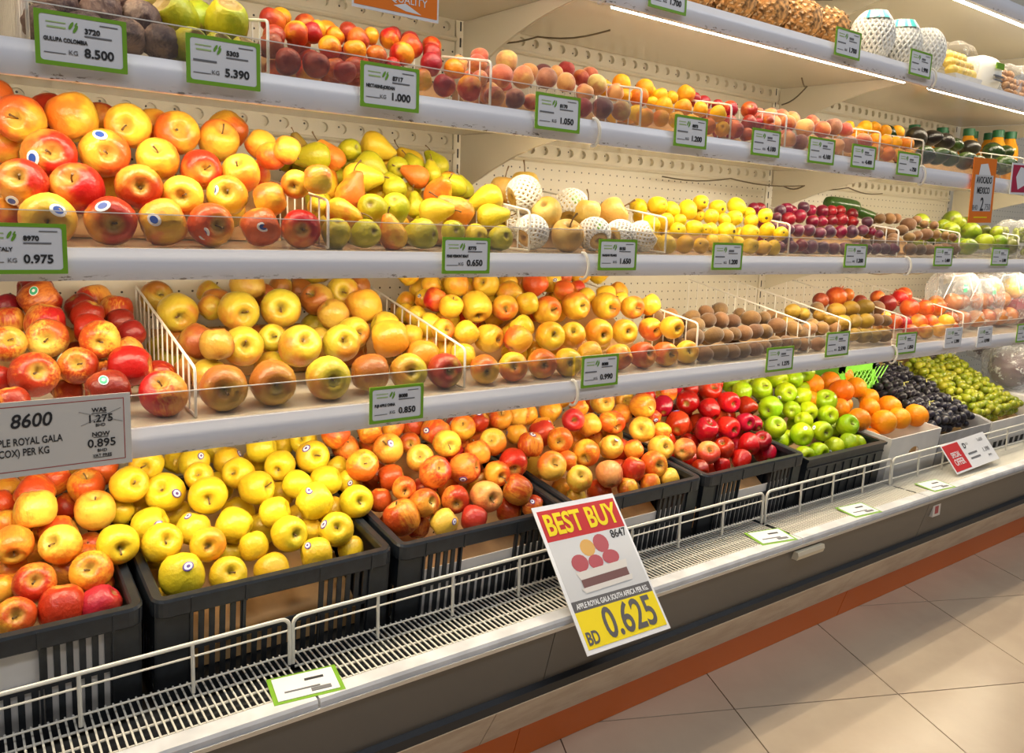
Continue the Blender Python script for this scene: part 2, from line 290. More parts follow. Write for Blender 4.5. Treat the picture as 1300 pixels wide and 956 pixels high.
# ------------------------------------------------------------------ geometry helpers
class MB:
    def __init__(s): s.v = []; s.f = []; s.mi = []; s.m = 0
    def add(s, vs, fs):
        b = len(s.v); s.v.extend(vs); s.f.extend([tuple(b + i for i in f) for f in fs]); s.mi.extend([s.m] * len(fs)); return s
    def box(s, x0, x1, y0, y1, z0, z1):
        return s.add([(x0, y0, z0), (x1, y0, z0), (x1, y1, z0), (x0, y1, z0), (x0, y0, z1), (x1, y0, z1), (x1, y1, z1), (x0, y1, z1)],
                     [(0, 3, 2, 1), (4, 5, 6, 7), (0, 1, 5, 4), (1, 2, 6, 5), (2, 3, 7, 6), (3, 0, 4, 7)])
    def prism_x(s, prof, x0, x1):
        """prof: (y, z) polygon; seen from +x it runs counter-clockwise."""
        n = len(prof)
        vs = [(x0, y, z) for y, z in prof] + [(x1, y, z) for y, z in prof]
        return s.add(vs, [tuple(range(n))[::-1], tuple(range(n, 2 * n))] + [(i, (i + 1) % n, n + (i + 1) % n, n + i) for i in range(n)])
    def prism_y(s, prof, y0, y1):
        n = len(prof)
        vs = [(x, y0, z) for x, z in prof] + [(x, y1, z) for x, z in prof]
        return s.add(vs, [tuple(range(n)), tuple(range(n, 2 * n))[::-1]] + [(i, n + i, n + (i + 1) % n, (i + 1) % n) for i in range(n)])
    def tube(s, pts, r, n=6, closed=False, cap=True):
        pts = [Vector(p) for p in pts]; k = len(pts); rings = []
        rr = r if isinstance(r, (list, tuple)) else [r] * k
        ref = None; base = len(s.v)
        vs = []
        for i, p in enumerate(pts):
            if closed: t = pts[(i + 1) % k] - pts[i - 1]
            else: t = pts[min(i + 1, k - 1)] - pts[max(i - 1, 0)]
            t.normalize()
            if ref is None:
                ref = Vector((0, 0, 1)) if abs(t.z) < 0.9 else Vector((1, 0, 0))
            a = t.cross(ref); 
            if a.length < 1e-5: a = t.orthogonal()
            a.normalize(); b = a.cross(t).normalized(); ref = b
            for j in range(n):
                th = 2 * math.pi * j / n
                vs.append(tuple(p + (a * math.cos(th) + b * math.sin(th)) * rr[i]))
        fs = []
        for i in range(k if closed else k - 1):
            for j in range(n):
                i2 = (i + 1) % k
                fs.append((i * n + j, i * n + (j + 1) % n, i2 * n + (j + 1) % n, i2 * n + j))
        if cap and not closed:
            fs.append(tuple(range(n))[::-1]); fs.append(tuple((k - 1) * n + j for j in range(n)))
        return s.add(vs, fs)
    def surf(s, fn, nu, nv):
        """fn(u, v) with u round (wraps) and v from pole to pole."""
        vs = [fn(0.0, 0.0)]
        for j in range(1, nv):
            for i in range(nu): vs.append(fn(i / nu, j / nv))
        vs.append(fn(0.0, 1.0)); top = len(vs) - 1
        fs = [(0, 1 + (i + 1) % nu, 1 + i) for i in range(nu)]
        for j in range(nv - 2):
            for i in range(nu):
                a = 1 + j * nu + i; b = 1 + j * nu + (i + 1) % nu
                fs.append((a, b, b + nu, a + nu))
        l = 1 + (nv - 2) * nu
        fs += [(l + i, l + (i + 1) % nu, top) for i in range(nu)]
        return s.add([tuple(q) for q in vs], fs)
    def disc(s, c, r, n, ax=(0, 0, 1)):
        q = Vector((0, 0, 1)).rotation_difference(Vector(ax)); c = Vector(c)
        return s.add([tuple(c + q @ Vector((r * math.cos(2 * math.pi * i / n), r * math.sin(2 * math.pi * i / n), 0))) for i in range(n)], [tuple(range(n))])
def mesh(name, mb, mats, smooth=False, angle=35):
    me = bpy.data.meshes.new(name); me.from_pydata(mb.v, [], mb.f); 
    for m in (mats if isinstance(mats, (list, tuple)) else [mats]): me.materials.append(m)
    if max(mb.mi, default=0) > 0: me.polygons.foreach_set('material_index', mb.mi)
    if smooth:
        me.shade_smooth(); me.set_sharp_from_angle(angle=R_(angle))
    me.update(); return me
TOP = []
def tag(o, label, cat, group=None, kind=None):
    if label: o['label'] = label
    if cat: o['category'] = cat
    if group: o['group'] = group
    if kind: o['kind'] = kind
    return o
def base_of(p):
    v = Vector((0, 0, 0))
    while p is not None: v += p.location; p = p.parent
    return v
def obj(name, mb, mat, parent=None, smooth=False, kind=None, angle=35):
    """One mesh object from a builder in layout coordinates; its origin is its parent's, or its own base when it stands alone."""
    if parent is not None:
        b = base_of(parent); mb.v = [(x - b.x, y - b.y, z - b.z) for x, y, z in mb.v]
        o = bpy.data.objects.new(name, mesh(name, mb, mat, smooth, angle)); o.parent = parent
    else:
        a = np.array(mb.v); c = (a.min(0) + a.max(0)) / 2; c[2] = a[:, 2].min()
        mb.v = [tuple(q) for q in (a - c)]
        o = bpy.data.objects.new(name, mesh(name, mb, mat, smooth, angle)); o.location = c
        TOP.append(o)
    C.objects.link(o)
    if kind: o['kind'] = kind
    return o
def thing(name, label, cat, loc, group=None, kind=None):
    o = bpy.data.objects.new(name, None); C.objects.link(o); o.location = loc; o.empty_display_size = 0.05
    tag(o, label, cat, group, kind); TOP.append(o); return o
def shared(name, me, parent, loc, mat=None, kind=None):
    o = bpy.data.objects.new(name, me); C.objects.link(o); o.parent = parent; o.location = Vector(loc) - (base_of(parent) if parent else Vector((0, 0, 0)))
    if parent is None: TOP.append(o)
    if kind: o['kind'] = kind
    return o
def words_ord(i):
    w = ['first', 'second', 'third', 'fourth', 'fifth', 'sixth', 'seventh', 'eighth', 'ninth', 'tenth', 'eleventh', 'twelfth', 'thirteenth', 'fourteenth', 'fifteenth', 'sixteenth', 'seventeenth', 'eighteenth', 'nineteenth', 'twentieth']
    return w[i] if i < len(w) else 'far'

# ------------------------------------------------------------------ setting: floor
FZ = -H
fl = MB().box(-3.0, 6.5, -3.2, 1.9, FZ - 0.05, FZ - 0.003)
floor = obj('floor', fl, M['grout'], None, kind='structure')
TS = 0.433
tile_me = mesh('tile', MB().box(-TS / 2 + 0.0016, TS / 2 - 0.0016, -TS / 2 + 0.0016, TS / 2 - 0.0016, -0.008, 0.0), M['tile'])
u1 = Vector((math.cos(R_(65.6)), math.sin(R_(65.6)), 0)); u2 = Vector((math.sin(R_(65.6)), -math.cos(R_(65.6)), 0))
p0 = Vector((2.414, 1.099, FZ))     # a tile corner seen in the photo
for i in range(-9, 4):
    for j in range(-7, 9):
        c = p0 + u1 * (i + 0.5) * TS + u2 * (j + 0.5) * TS
        if -1.2 < c.x < 5.6 and -2.6 < c.y < 1.55:
            o = shared('tile', tile_me, floor, c); o.rotation_euler = (0, 0, R_(65.6))

obj('wall_back', MB().box(-3.0, 6.5, 1.80, 1.90, FZ, 2.2), plain('wall_paint', (0.55, 0.54, 0.52), 0.7), None, kind='structure')
# ------------------------------------------------------------------ the refrigerated case
case = thing('display_case', 'long cream and grey refrigerated produce case with perforated back, black bumper and orange kick plate', 'display case', (1.9, 1.5, FZ))
XL, XR = -0.75, 4.81
peg_me = None
for x0, x1 in [(XL, -0.19)] + MODS:
    obj('back_panel', MB().box(x0 + 0.014, x1 - 0.014, YB, YB + 0.01, -0.80, 1.25), M['peg'], case)
    obj('upright_post', MB().box(x1 - 0.013, x1 + 0.013, YB - 0.004, YB + 0.02, -0.80, 1.25), M['steel_cream'], case)
    mb = MB()
    for k in range(52): mb.box(x1 - 0.002, x1 + 0.002, YB - 0.0048, YB - 0.0038, -0.78 + k * 0.038, -0.758 + k * 0.038)
    obj('post_slots', mb, M['ink'], case, kind='stuff')
# air-outlet rail with round holes, right under each shelf
def vent_rail(x0, x1, z0, z1):
    mb = MB(); pitch = 0.0446; n = int((x1 - x0) / pitch); xs0 = x0 + ((x1 - x0) - n * pitch) / 2; yf, yd = YB - 0.013, YB - 0.003
    K = 16; zc = (z0 + z1) / 2; r = 0.0112
    for i in range(n):
        xc = xs0 + (i + 0.5) * pitch; hw = pitch / 2; hh = (z1 - z0) / 2
        ring, rect, back = [], [], []
        for k in range(K):
            a = 2 * math.pi * (k + 0.5) / K; c, s = math.cos(a), math.sin(a)
            ring.append((xc + r * c, yf, zc + r * s)); back.append((xc + r * c, yd, zc + r * s))
            q = max(abs(c) / hw, abs(s) / hh); rect.append((xc + c / q, yf, zc + s / q))
        # exact corners
        for k in range(K):
            a = 2 * math.pi * (k + 0.5) / K
        mb.add(ring + rect + back, [(k, K + k, K + (k + 1) % K, (k + 1) % K)[::-1] for k in range(K)] + [(k, (k + 1) % K, 2 * K + (k + 1) % K, 2 * K + k)[::-1] for k in range(K)])
        # corner triangles left by the 16-gon
        for sx, sz in ((1, 1), (-1, 1), (-1, -1), (1, -1)):
            cx, cz = xc + sx * hw, zc + sz * hh
            a1 = (xc + sx * hw, yf, zc + sz * hw * math.tan(R_(33.75))); 
            a2 = (xc + sx * hh / math.tan(R_(56.25)) , yf, zc + sz * hh)
            mb.add([a1, (cx, yf, cz), a2], [(0, 1, 2)])
    mb.m = 1; mb.box(x0, x1, YB - 0.003, YB - 0.002, z0, z1); mb.m = 0
    prof = [(YB - 0.013, z0), (YB - 0.018, z0 - 0.002), (YB - 0.019, z0 - 0.006), (YB - 0.015, z0 - 0.010), (YB, z0 - 0.010), (YB, z0)]
    mb.prism_x(prof, x0, x1)
    return mb
UZ = {lv: ZS[lv] + 0.014 for lv in ZS}      # underside of the board at the back
for lv in (-1, 0, 1):
    for x0, x1 in [(XL, -0.19)] + MODS[:3]:
        obj('vent_rail', vent_rail(x0 + 0.016, x1 - 0.016, UZ[lv] - 0.041, UZ[lv]), [M['steel_cream'], M['peg']], case)
# deck, lip, front
mb = MB(); mb.prism_x([(1.215, -0.79), (YB + 0.01, -0.735), (YB + 0.01, -0.755), (1.215, -0.81)], XL, XR)
obj('base_pan', mb, M['pan_dark'], case)
obj('well', MB().box(XL, XR, 1.098, 1.22, -0.83, -0.80), M['pan_dark'], case)
for k, (xa, xb) in enumerate([(XL, 0.43)] + [(0.434, 1.672), (1.676, 2.284), (2.288, 3.53), (3.534, 4.8)]):
    obj('lip_strip', MB().prism_x([(1.074, -0.728), (1.071, -0.733), (1.071, -0.741), (1.104, -0.741), (1.104, -0.728)], xa, xb), M['lip'], case)
obj('lip_trim', MB().prism_x([(1.0705, -0.741), (1.0685, -0.742), (1.0685, -0.749), (1.104, -0.749), (1.104, -0.741)], XL, XR), M['alu'], case)
for xa, xb in ((XL, 0.9), (0.902, 2.30), (2.302, XR)):
    obj('front_panel', MB().prism_x([(1.074, -0.749), (1.105, -0.866), (1.15, -0.866), (1.104, -0.749)], xa, xb), M['panel_grey'], case)
obj('bumper', MB().prism_x([(1.106, -0.866), (1.095, -0.872), (1.094, -0.888), (1.108, -0.897), (1.19, -0.897), (1.19, -0.866)], XL, XR), M['bumper'], case)
obj('bumper_trim', MB().prism_x([(1.109, -0.897), (1.109, -0.902), (1.19, -0.902), (1.19, -0.897)], XL, XR), M['alu'], case)
for xa, xb in ((XL, 0.8), (0.802, 2.02), (2.022, 3.24), (3.242, XR)):
    obj('plinth', MB().prism_x([(1.113, -0.902), (1.172, -1.006), (1.2, -1.006), (1.2, -0.902)], xa, xb), M['plinth'], case)
for xa, xb in ((XL, 0.9), (0.902, 2.075), (2.078, 3.3), (3.302, XR)):
    obj('kick_plate', MB().prism_x([(1.172, -1.006), (1.196, -1.086), (1.198, FZ + 0.001), (1.22, FZ + 0.001), (1.2, -1.006)], xa, xb), M['kick_orange'], case)
obj('panel_handle', MB().prism_x([(1.064, -0.757), (1.062, -0.766), (1.066, -0.777), (1.083, -0.777), (1.077, -0.757)], 1.647, 1.757), M['handle_cream'], case)
stk = obj('front_sticker', MB().box(2.333, 2.377, 1.079, 1.088, -0.803, -0.764), M['paper_cream'], case)
obj('sticker_print', MB().box(2.345, 2.365, 1.0784, 1.0792, -0.795, -0.772), M['print_apple'], stk)
# air grille: short bars over the return slot
for k, (xa, xb) in enumerate([(XL, 0.43), (0.434, 1.672), (1.676, 2.284), (2.288, 3.53)]):
    gr = thing('air_grille', ['cream wire air grille below the left end crate', 'cream wire air grille behind the BEST BUY sign', 'short cream wire air grille below the green apple crate', 'cream wire air grille below the grape boxes'][k], 'grille', ((xa + xb) / 2, 1.15, -0.735))
    mb = MB(); x = xa + 0.008
    while x < xb - 0.004:
        mb.tube([(x, 1.1055, -0.7295), (x, 1.229, -0.7295), ], 0.0017, 5); x += 0.0106
    obj('bars', mb, M['wire_fence'], gr, smooth=True, kind='stuff')
    for yy in (1.112, 1.148, 1.188):
        obj('cross_wire', MB().tube([(xa + 0.002, yy, -0.7325), (xb - 0.002, yy, -0.7325)], 0.0021, 6), M['wire_fence'], gr, smooth=True)

# wire guard rails in front of the crates
def fence(x0, x1, xs, label):
    t = thing('guard_rail', label, 'rail', ((x0 + x1) / 2, 1.19, -0.73), 'wire guard rails along the deck')
    zt, zb, rr = -0.6455, -0.727, 0.0033
    arc = []
    pts = [(x0, 1.19, zb)]
    for k in range(5):
        a = math.pi - k * math.pi / 8; pts.append((x0 + 0.014 + 0.014 * math.cos(a), 1.19, zt - 0.014 + 0.014 * math.sin(a)))
    for k in range(5):
        a = math.pi / 2 - k * math.pi / 8; pts.append((x1 - 0.014 + 0.014 * math.cos(a), 1.19, zt - 0.014 + 0.014 * math.sin(a)))
    pts.append((x1, 1.19, zb))
    obj('top_rail', MB().tube(pts, rr, 8), M['wire_fence'], t, smooth=True)
    for z in (-0.669, -0.712):
        obj('thin_wire', MB().tube([(x0, 1.1935, z), (x1, 1.1935, z)], 0.0017, 6), M['wire_fence'], t, smooth=True)
    for x in xs: obj('post', MB().tube([(x, 1.19, zb), (x, 1.19, zt)], rr * 0.92, 8), M['wire_fence'], t, smooth=True)
fence(-0.74, 0.428, [-0.495, -0.341, -0.187, -0.032, 0.122, 0.276], 'cream wire guard rail in front of the left end crate')
fence(0.434, 1.668, [0.588 + 0.1543 * k for k in range(7)], 'cream wire guard rail passing behind the BEST BUY sign')
fence(1.682, 2.282, [1.83, 1.98, 2.133], 'short cream wire guard rail in front of the green apple crate')
fence(2.29, 3.525, [2.444 + 0.1543 * k for k in range(7)], 'cream wire guard rail holding the SPECIAL OFFER sign')

# ------------------------------------------------------------------ shelves
LVN = {-1: 'topmost', 0: 'pineapple', 1: 'nectarine level', 2: 'pear level', 3: 'lowest'}
MODN = ['left bay', 'middle bay', 'right bay', 'far bay']
def surf_z(lv, y): return ZS[lv] + (y - FY[lv]) * 0.038
def shelf(lv, m):
    x0, x1 = MODS[m]; fy = FY[lv]; zs = ZS[lv]
    lab = '%s cream shelf of the %s with white price rail' % ({-1: 'topmost', 0: 'second highest', 1: 'third highest', 2: 'fourth highest', 3: 'lowest'}[lv], MODN[m])
    t = thing('produce_shelf', lab, 'shelf', ((x0 + x1) / 2, fy, zs - 0.045), 'cream produce shelves')
    zb = surf_z(lv, YB - 0.022)
    obj('board', MB().prism_x([(fy + 0.004, zs - 0.010), (YB - 0.022, zb - 0.010), (YB - 0.022, zb), (fy + 0.004, zs)][::-1], x0 + 0.002, x1 - 0.002), M['steel_under'], t)
    # rail: convex extrusion, slightly leaning
    pr = []
    for k in range(9):
        a = k / 8; z = zs - 0.045 + 0.045 * a; y = fy - 0.004 - 0.0065 * math.sin(math.pi * min(1, a * 1.05)) + 0.002 * (1 - a)
        pr.append((y, z))
    prof = [(fy + 0.010, zs - 0.045), (fy + 0.010, zs)] + pr[::-1]
    mb = MB(); mb.v = []; mb.prism_x(prof, x0 + 0.003, x1 - 0.003)
    # object coordinates of the rail start at its lower edge so the scuffs sit there
    bb = base_of(t); 
    o = obj('price_rail', mb, M['rail'], t, smooth=True, angle=50)
    # LED tube behind the rail
    obj('light_tube', MB().tube([(x0 + 0.055, fy + 0.030, zs - 0.036), (x1 - 0.085, fy + 0.030, zs - 0.036)], 0.0062, 8), M['led'], t, smooth=True)
    obj('tube_holder', MB().box(x0 + 0.03, x1 - 0.06, fy + 0.022, fy + 0.040, zs - 0.030, zs - 0.010), M['steel_cream'], t)
    # end brackets
    for xe in (x0 + 0.0005, x1 - 0.0035):
        top = [(fy + 0.012, zs - 0.012), (YB - 0.022, zb - 0.011)]
        low = []
        for k in range(13):
            a = k / 12; y = YB - 0.022 - a * (YB - 0.034 - fy)
            z = zb - 0.011 - 0.030 - 0.100 * (1 - math.sin(a * math.pi / 2)) ** 1.15 - 0.010 * (1 - a)
            low.append((y, min(z, zs - 0.022 + (1 - a) * 0.01)))
        obj('bracket', MB().prism_x(top + low, xe, xe + 0.003), M['steel_cream'], t)
    # curled end clip where two rails meet
    cl = []
    for k in range(11):
        a = R_(80 + k * 21); cl.append((x1 - 0.012 + 0.006 * math.sin(k / 10 * math.pi), fy - 0.002 + 0.0135 * math.cos(a) - 0.004, zs - 0.024 + 0.027 * math.sin(a)))
    obj('end_clip', MB().tube(cl, 0.0032, 6), M['tie'], t, smooth=True)
    # clear front riser
    if lv in (1, 2, 3):
        ac = obj('clear_riser', MB().box(x0 + 0.004, x1 - 0.004, fy + 0.004, fy + 0.0055, zs - 0.004, zs + 0.048), M['acrylic'], t)
        obj('riser_edge', MB().box(x0 + 0.004, x1 - 0.004, fy + 0.0036, fy + 0.0059, zs + 0.048, zs + 0.0494), M['acrylic_edge'], ac)
for m in range(3):
    for lv in (-1, 0, 1, 2, 3): shelf(lv, m)

# wire dividers between the bins
def divider(lv, x, label, hf=0.077, hb=0.150, yb=YB - 0.035):
    fy = FY[lv] + 0.018; zs = surf_z(lv, fy) + 0.004; zbk = surf_z(lv, yb) + 0.004
    t = thing('wire_divider', label, 'divider', (x, fy, zs - 0.002), 'white wire bin dividers')
    ztf, ztb = zs + hf, zbk + hb
    r = 0.0024
    pts = [(x, fy, zs), (x, fy, ztf - 0.008), (x, fy + 0.003, ztf - 0.002), (x, fy + 0.010, ztf + 0.001), (x, yb, ztb), (x, yb, zbk), (x, fy, zs)]
    obj('frame', MB().tube(pts[:-1], r, 7), M['wire_white'], t, smooth=True)
    obj('foot_wire', MB().tube([(x, yb, zbk), (x, fy, zs)], r, 7), M['wire_white'], t, smooth=True)
    n = int((yb - fy) / 0.036)
    for k in range(1, n):
        y = fy + k * (yb - fy) / n; a = (y - fy) / (yb - fy)
        obj('upright', MB().tube([(x, y, zs + (zbk - zs) * a), (x, y, ztf + (ztb - ztf) * a)], 0.0016, 5), M['wire_white'], t, smooth=True)
D1 = [(0.103, 'beside the dark gulupa fruit'), (0.414, 'left of the nectarines'), (0.819, 'between nectarines and peaches'), (1.197, 'between peaches and yellow apricots'), (1.484, 'right of the yellow apricots'), (1.690, 'right of the red nectarines'), (2.112, 'right of the small peaches'), (2.345, 'left of the avocados'), (3.02, 'right of the avocados')]
D2 = [(0.516, 'between red apples and pears'), (0.930, 'between pears and foam-netted pears'), (1.310, 'left of the yellow guavas'), (1.760, 'between guavas and plums'), (2.285, 'right of the plums'), (2.656, 'between kiwis and green mangos'), (3.088, 'right of the green mangos')]
D3 = [(0.305, 'between red and green apples'), (0.798, 'between green and golden apples'), (1.453, 'between golden apples and kiwis'), (1.906, 'inside the brown kiwis'), (2.100, 'left of the golden kiwis'), (2.410, 'left of the pomegranates'), (2.775, 'right of the pomegranates')]
for x, l in D1: divider(1, x, 'white wire bin divider ' + l)
for x, l in D2: divider(2, x, 'white wire bin divider ' + l, hb=0.125)
for x, l in D3: divider(3, x, 'white wire bin divider ' + l, hf=0.098 if abs(x - 1.453) < 0.01 else 0.077)

# hanging cables under the shelves
def cable(pts, label):
    P = []
    for i in range(len(pts) - 1):
        a, b = Vector(pts[i]), Vector(pts[i + 1])
        for k in range(6):
            q = a.lerp(b, k / 6); q.z -= 0.010 * math.sin(math.pi * k / 6); P.append(q)
    P.append(Vector(pts[-1]))
    tag(obj('power_cable', MB().tube(P, 0.0022, 6), M['cable'], None, smooth=True), label, 'cable')
cable([(1.09, 1.70, 0.452), (1.20, 1.60, 0.462), (1.30, 1.45, 0.468)], 'thin cable looping under the pineapple shelf at its left bracket')
cable([(2.30, 1.66, 0.170), (2.18, 1.5, 0.162), (1.95, 1.60, 0.172), (1.75, 1.69, 0.168)], 'thin brown cable sagging behind the plums')
cable([(2.33, 1.66, 0.170), (2.5, 1.55, 0.175), (2.8, 1.6, 0.172)], 'thin brown cable sagging above the green mangos')
cable([(1.55, 1.6, -0.09), (1.8, 1.5, -0.10), (2.1, 1.45, -0.095), (2.29, 1.4, -0.09)], 'thin cable hanging above the brown kiwis')
cable([(2.34, 1.4, -0.09), (2.6, 1.42, -0.105), (2.9, 1.4, -0.09)], 'thin cable hanging above the pomegranates')
cable([(2.28, 1.68, 0.435), (2.15, 1.5, 0.455), (2.05, 1.45, 0.460)], 'thin cable crossing under the shelf of foam-netted fruit')
cable([(1.70, 1.70, 0.69), (1.95, 1.6, 0.716), (2.24, 1.5, 0.722)], 'thin cable under the topmost shelf above the pineapples')

# ------------------------------------------------------------------ crates and boxes
TILT = R_(7)
def local_thing(name, label, cat, loc, group=None):
    t = thing(name, label, cat, loc, group); t.rotation_euler = (TILT, 0, 0); return t
def lobj(name, mb, mat, parent, smooth=False, kind=None):
    o = bpy.data.objects.new(name, mesh(name, mb, mat, smooth)); o.parent = parent; C.objects.link(o)
    if kind: o['kind'] = kind
    return o
def rrect(x0, x1, z0, z1, r, n=4):
    pts = []
    for cx, cz, a0 in ((x1 - r, z0 + r, -90), (x1 - r, z1 - r, 0), (x0 + r, z1 - r, 90), (x0 + r, z0 + r, 180)):
        for k in range(n + 1):
            a = R_(a0 + 90 * k / n); pts.append((cx + r * math.cos(a), cz + r * math.sin(a)))
    return pts
CW, CD, CH = 0.203, 0.44, 0.190
def crate_parts():
    P = {}
    mb = MB(); a = CW
    # rim: a rounded flange, from the skirt outside over the top and down inside
    def loop(e, z): return [(x, y, z) for x, y in rrect(-a + e, a - e, -0.008 + e, CD - e, max(0.004, 0.022 - e), 5)]
    L = [loop(0.0015, CH - 0.031), loop(0, CH - 0.029), loop(0, CH - 0.004), loop(0.003, CH), loop(0.0145, CH), loop(0.0175, CH - 0.003), loop(0.0175, CH - 0.016)]
    n = len(L[0])
    mb.add([q for l in L for q in l], [(k * n + i, k * n + (i + 1) % n, (k + 1) * n + (i + 1) % n, (k + 1) * n + i) for k in range(len(L) - 1) for i in range(n)])
    for x in (-0.146, -0.062, 0.064, 0.160): mb.box(x - 0.0016, x + 0.0016, -0.0095, -0.008, CH - 0.031, CH - 0.002)
    P['rim'] = mb
    mb = MB(); y0, y1 = 0.0, 0.004; t = CH - 0.031
    mb.box(-a + 0.004, a - 0.004, y0, y1, 0, 0.022); mb.box(-a + 0.004, a - 0.004, y0, y1, 0.088, 0.100)
    mb.box(-a + 0.004, -0.142, y0, y1, 0.022, t); mb.box(0.156, a - 0.004, y0, y1, 0.022, t)
    x = -0.142
    while x < 0.153: mb.box(x + 0.0085, min(x + 0.0170, 0.156), y0, y1, 0.022, 0.088); x += 0.0170
    x = -0.142
    while x < -0.066: mb.box(x + 0.0080, x + 0.0165, y0, y1, 0.100, t); x += 0.0165
    x = 0.066
    while x < 0.150: mb.box(x, x + 0.0085, y0, y1, 0.100, t); x += 0.0165
    for xx in (-0.146, -0.064, 0.066, 0.160): mb.box(xx - 0.0018, xx + 0.0018, -0.004, y0, 0.0, t)
    P['front_panel'] = mb
    for s, nm in ((-1, 'side_panel'), (1, 'side_panel_b')):
        mb = MB(); x0, x1 = sorted((s * (a - 0.004), s * (a - 0.008)))
        mb.box(x0, x1, 0, CD - 0.004, 0, 0.03); mb.box(x0, x1, 0, CD - 0.004, 0.10, CH - 0.006)
        y = 0.0
        while y < CD - 0.02: mb.box(x0, x1, y, y + 0.012, 0.03, 0.10); y += 0.022
        P[nm] = mb
    P['back_panel'] = MB().box(-a + 0.004, a - 0.004, CD - 0.008, CD - 0.004, 0, CH - 0.006)
    P['base'] = MB().box(-a + 0.006, a - 0.006, 0.0, CD - 0.006, 0.0, 0.006)
    return {k: mesh(k, v, M['crate_black']) for k, v in P.items()}
CP = crate_parts()
CZ = -0.768
for k, lab in enumerate(['black slotted crate of orange striped apples at the left end', 'black slotted crate of plain yellow apples', 'black slotted crate of striped apples left of the BEST BUY sign', 'black slotted crate of red and yellow apples right of the BEST BUY sign', 'black slotted crate of dark red apples']):
    t = local_thing('plastic_crate', lab, 'crate', (0.0135 + 0.4165 * k, YC, CZ), 'black slotted crates')
    for nm, me in CP.items():
        o = bpy.data.objects.new(nm.replace('_b', ''), me); o.parent = t; C.objects.link(o)
    # cardboard lining that shows through the handle and the slots
    if k != 1: lobj('lining', MB().box(-CW + 0.012, CW - 0.012, 0.0043, 0.0055, 0.008, (0.157, 0.100, 0.122, 0.122, 0.122)[k]), M['card'] if k == 1 else M['box_white'], t)
# low solid crate of green apples
t = local_thing('plastic_crate', 'low solid black crate of green apples', 'crate', (2.098, YC - 0.004, CZ))
a = 0.200; mb = MB()
hh = 0.168
mb.box(-a, a, -0.006, 0.010, hh - 0.008, hh); mb.box(-a, -a + 0.014, 0.010, 0.42, hh - 0.008, hh); mb.box(a - 0.014, a, 0.010, 0.42, hh - 0.008, hh); mb.box(-a, a, 0.41, 0.424, hh - 0.008, hh)
lobj('rim', mb, M['crate_black'], t)
lobj('front_panel', MB().box(-a + 0.004, a - 0.004, 0.0, 0.004, 0, hh - 0.008), M['crate_black'], t)
mb = MB()
for k in range(9): mb.box(-a + 0.02 + k * 0.0415, -a + 0.0225 + k * 0.0415, -0.003, 0.0, 0.004, hh - 0.03)
mb.box(-a + 0.006, a - 0.006, -0.003, 0.0, hh - 0.032, hh - 0.027)
lobj('ribs', mb, M['crate_black'], t)
for s in (-1, 1): lobj('side_panel', MB().box(*sorted((s * (a - 0.004), s * (a - 0.008))), 0.004, 0.41, 0, hh - 0.008), M['crate_black'], t)
lobj('back_panel', MB().box(-a + 0.004, a - 0.004, 0.412, 0.416, 0, hh - 0.008), M['crate_black'], t)
lobj('base', MB().box(-a + 0.006, a - 0.006, 0.004, 0.41, 0.0, 0.006), M['crate_black'], t)

def carton(name, label, x0, x1, h, mat, d=0.36, cut=False, front_h=None):
    cx = (x0 + x1) / 2; a = (x1 - x0) / 2
    t = local_thing(name, label, 'box', (cx, YC - 0.004, CZ + 0.0))
    fh = front_h or h
    mb = MB()
    if cut:   # half-moon hand hole
        zc = fh * 0.62; r = 0.026
        pts = [(-a, 0), (a, 0), (a, fh), (-a, fh)]
        mb.box(-a, a, 0, 0.004, 0, zc - 0.001); mb.box(-a, -0.03, 0, 0.004, zc - 0.001, fh); mb.box(0.03, a, 0, 0.004, zc - 0.001, fh)
        K = 10; prev = None
        for k in range(K):
            xa, xb = -0.03 + 0.06 * k / K, -0.03 + 0.06 * (k + 1) / K
            za = zc + 0.020 * math.sqrt(max(0, 1 - ((xa + xb) / 2 / 0.031) ** 2)); mb.box(xa, xb, 0, 0.004, za, fh)
        lobj('hand_hole_flap', MB().box(-0.029, 0.029, 0.008, 0.010, zc - 0.004, zc + 0.024), M['card'], t)
    else:
        mb.box(-a, a, 0, 0.004, 0, fh)
    lobj('front_panel', mb, mat, t)
    for s in (-1, 1):
        m2 = MB(); m2.prism_x([(0.004, 0), (d, 0), (d, h), (0.05, h), (0.004, fh)], *sorted((s * a, s * (a - 0.004)))); lobj('side_panel', m2, mat, t)
    lobj('back_panel', MB().box(-a + 0.004, a - 0.004, d - 0.004, d, 0, h), mat, t)
    lobj('base', MB().box(-a + 0.004, a - 0.004, 0.004, d - 0.004, 0, 0.004), mat, t)
    return t
carton('fruit_carton', 'white cardboard carton of oranges with a hand hole in its front', 2.335, 2.640, 0.168, M['box_white'], cut=True)
mbx = MB()
gb = carton('fruit_carton', 'grey printed carton of black grapes', 2.652, 3.010, 0.150, M['box_grey'], front_h=0.140)
mb = MB()
mb.box(-0.12, 0.02, -0.0008, 0.0, 0.085, 0.092); mb.box(-0.08, 0.06, -0.0008, 0.0, 0.060, 0.066); mb.box(0.05, 0.13, -0.0008, 0.0, 0.100, 0.106)
lobj('print', mb, M['ink_grey'], gb)
wb = carton('fruit_carton', 'white carton of green grapes with black printing', 3.022, 3.46, 0.150, M['box_white'], front_h=0.140)
mb = MB()
for k in range(7): mb.box(-0.17 + k * 0.045, -0.145 + k * 0.045, -0.0008, 0.0, 0.035 + 0.001 * (k % 2), 0.058)
lobj('print', mb, M['ink'], wb)
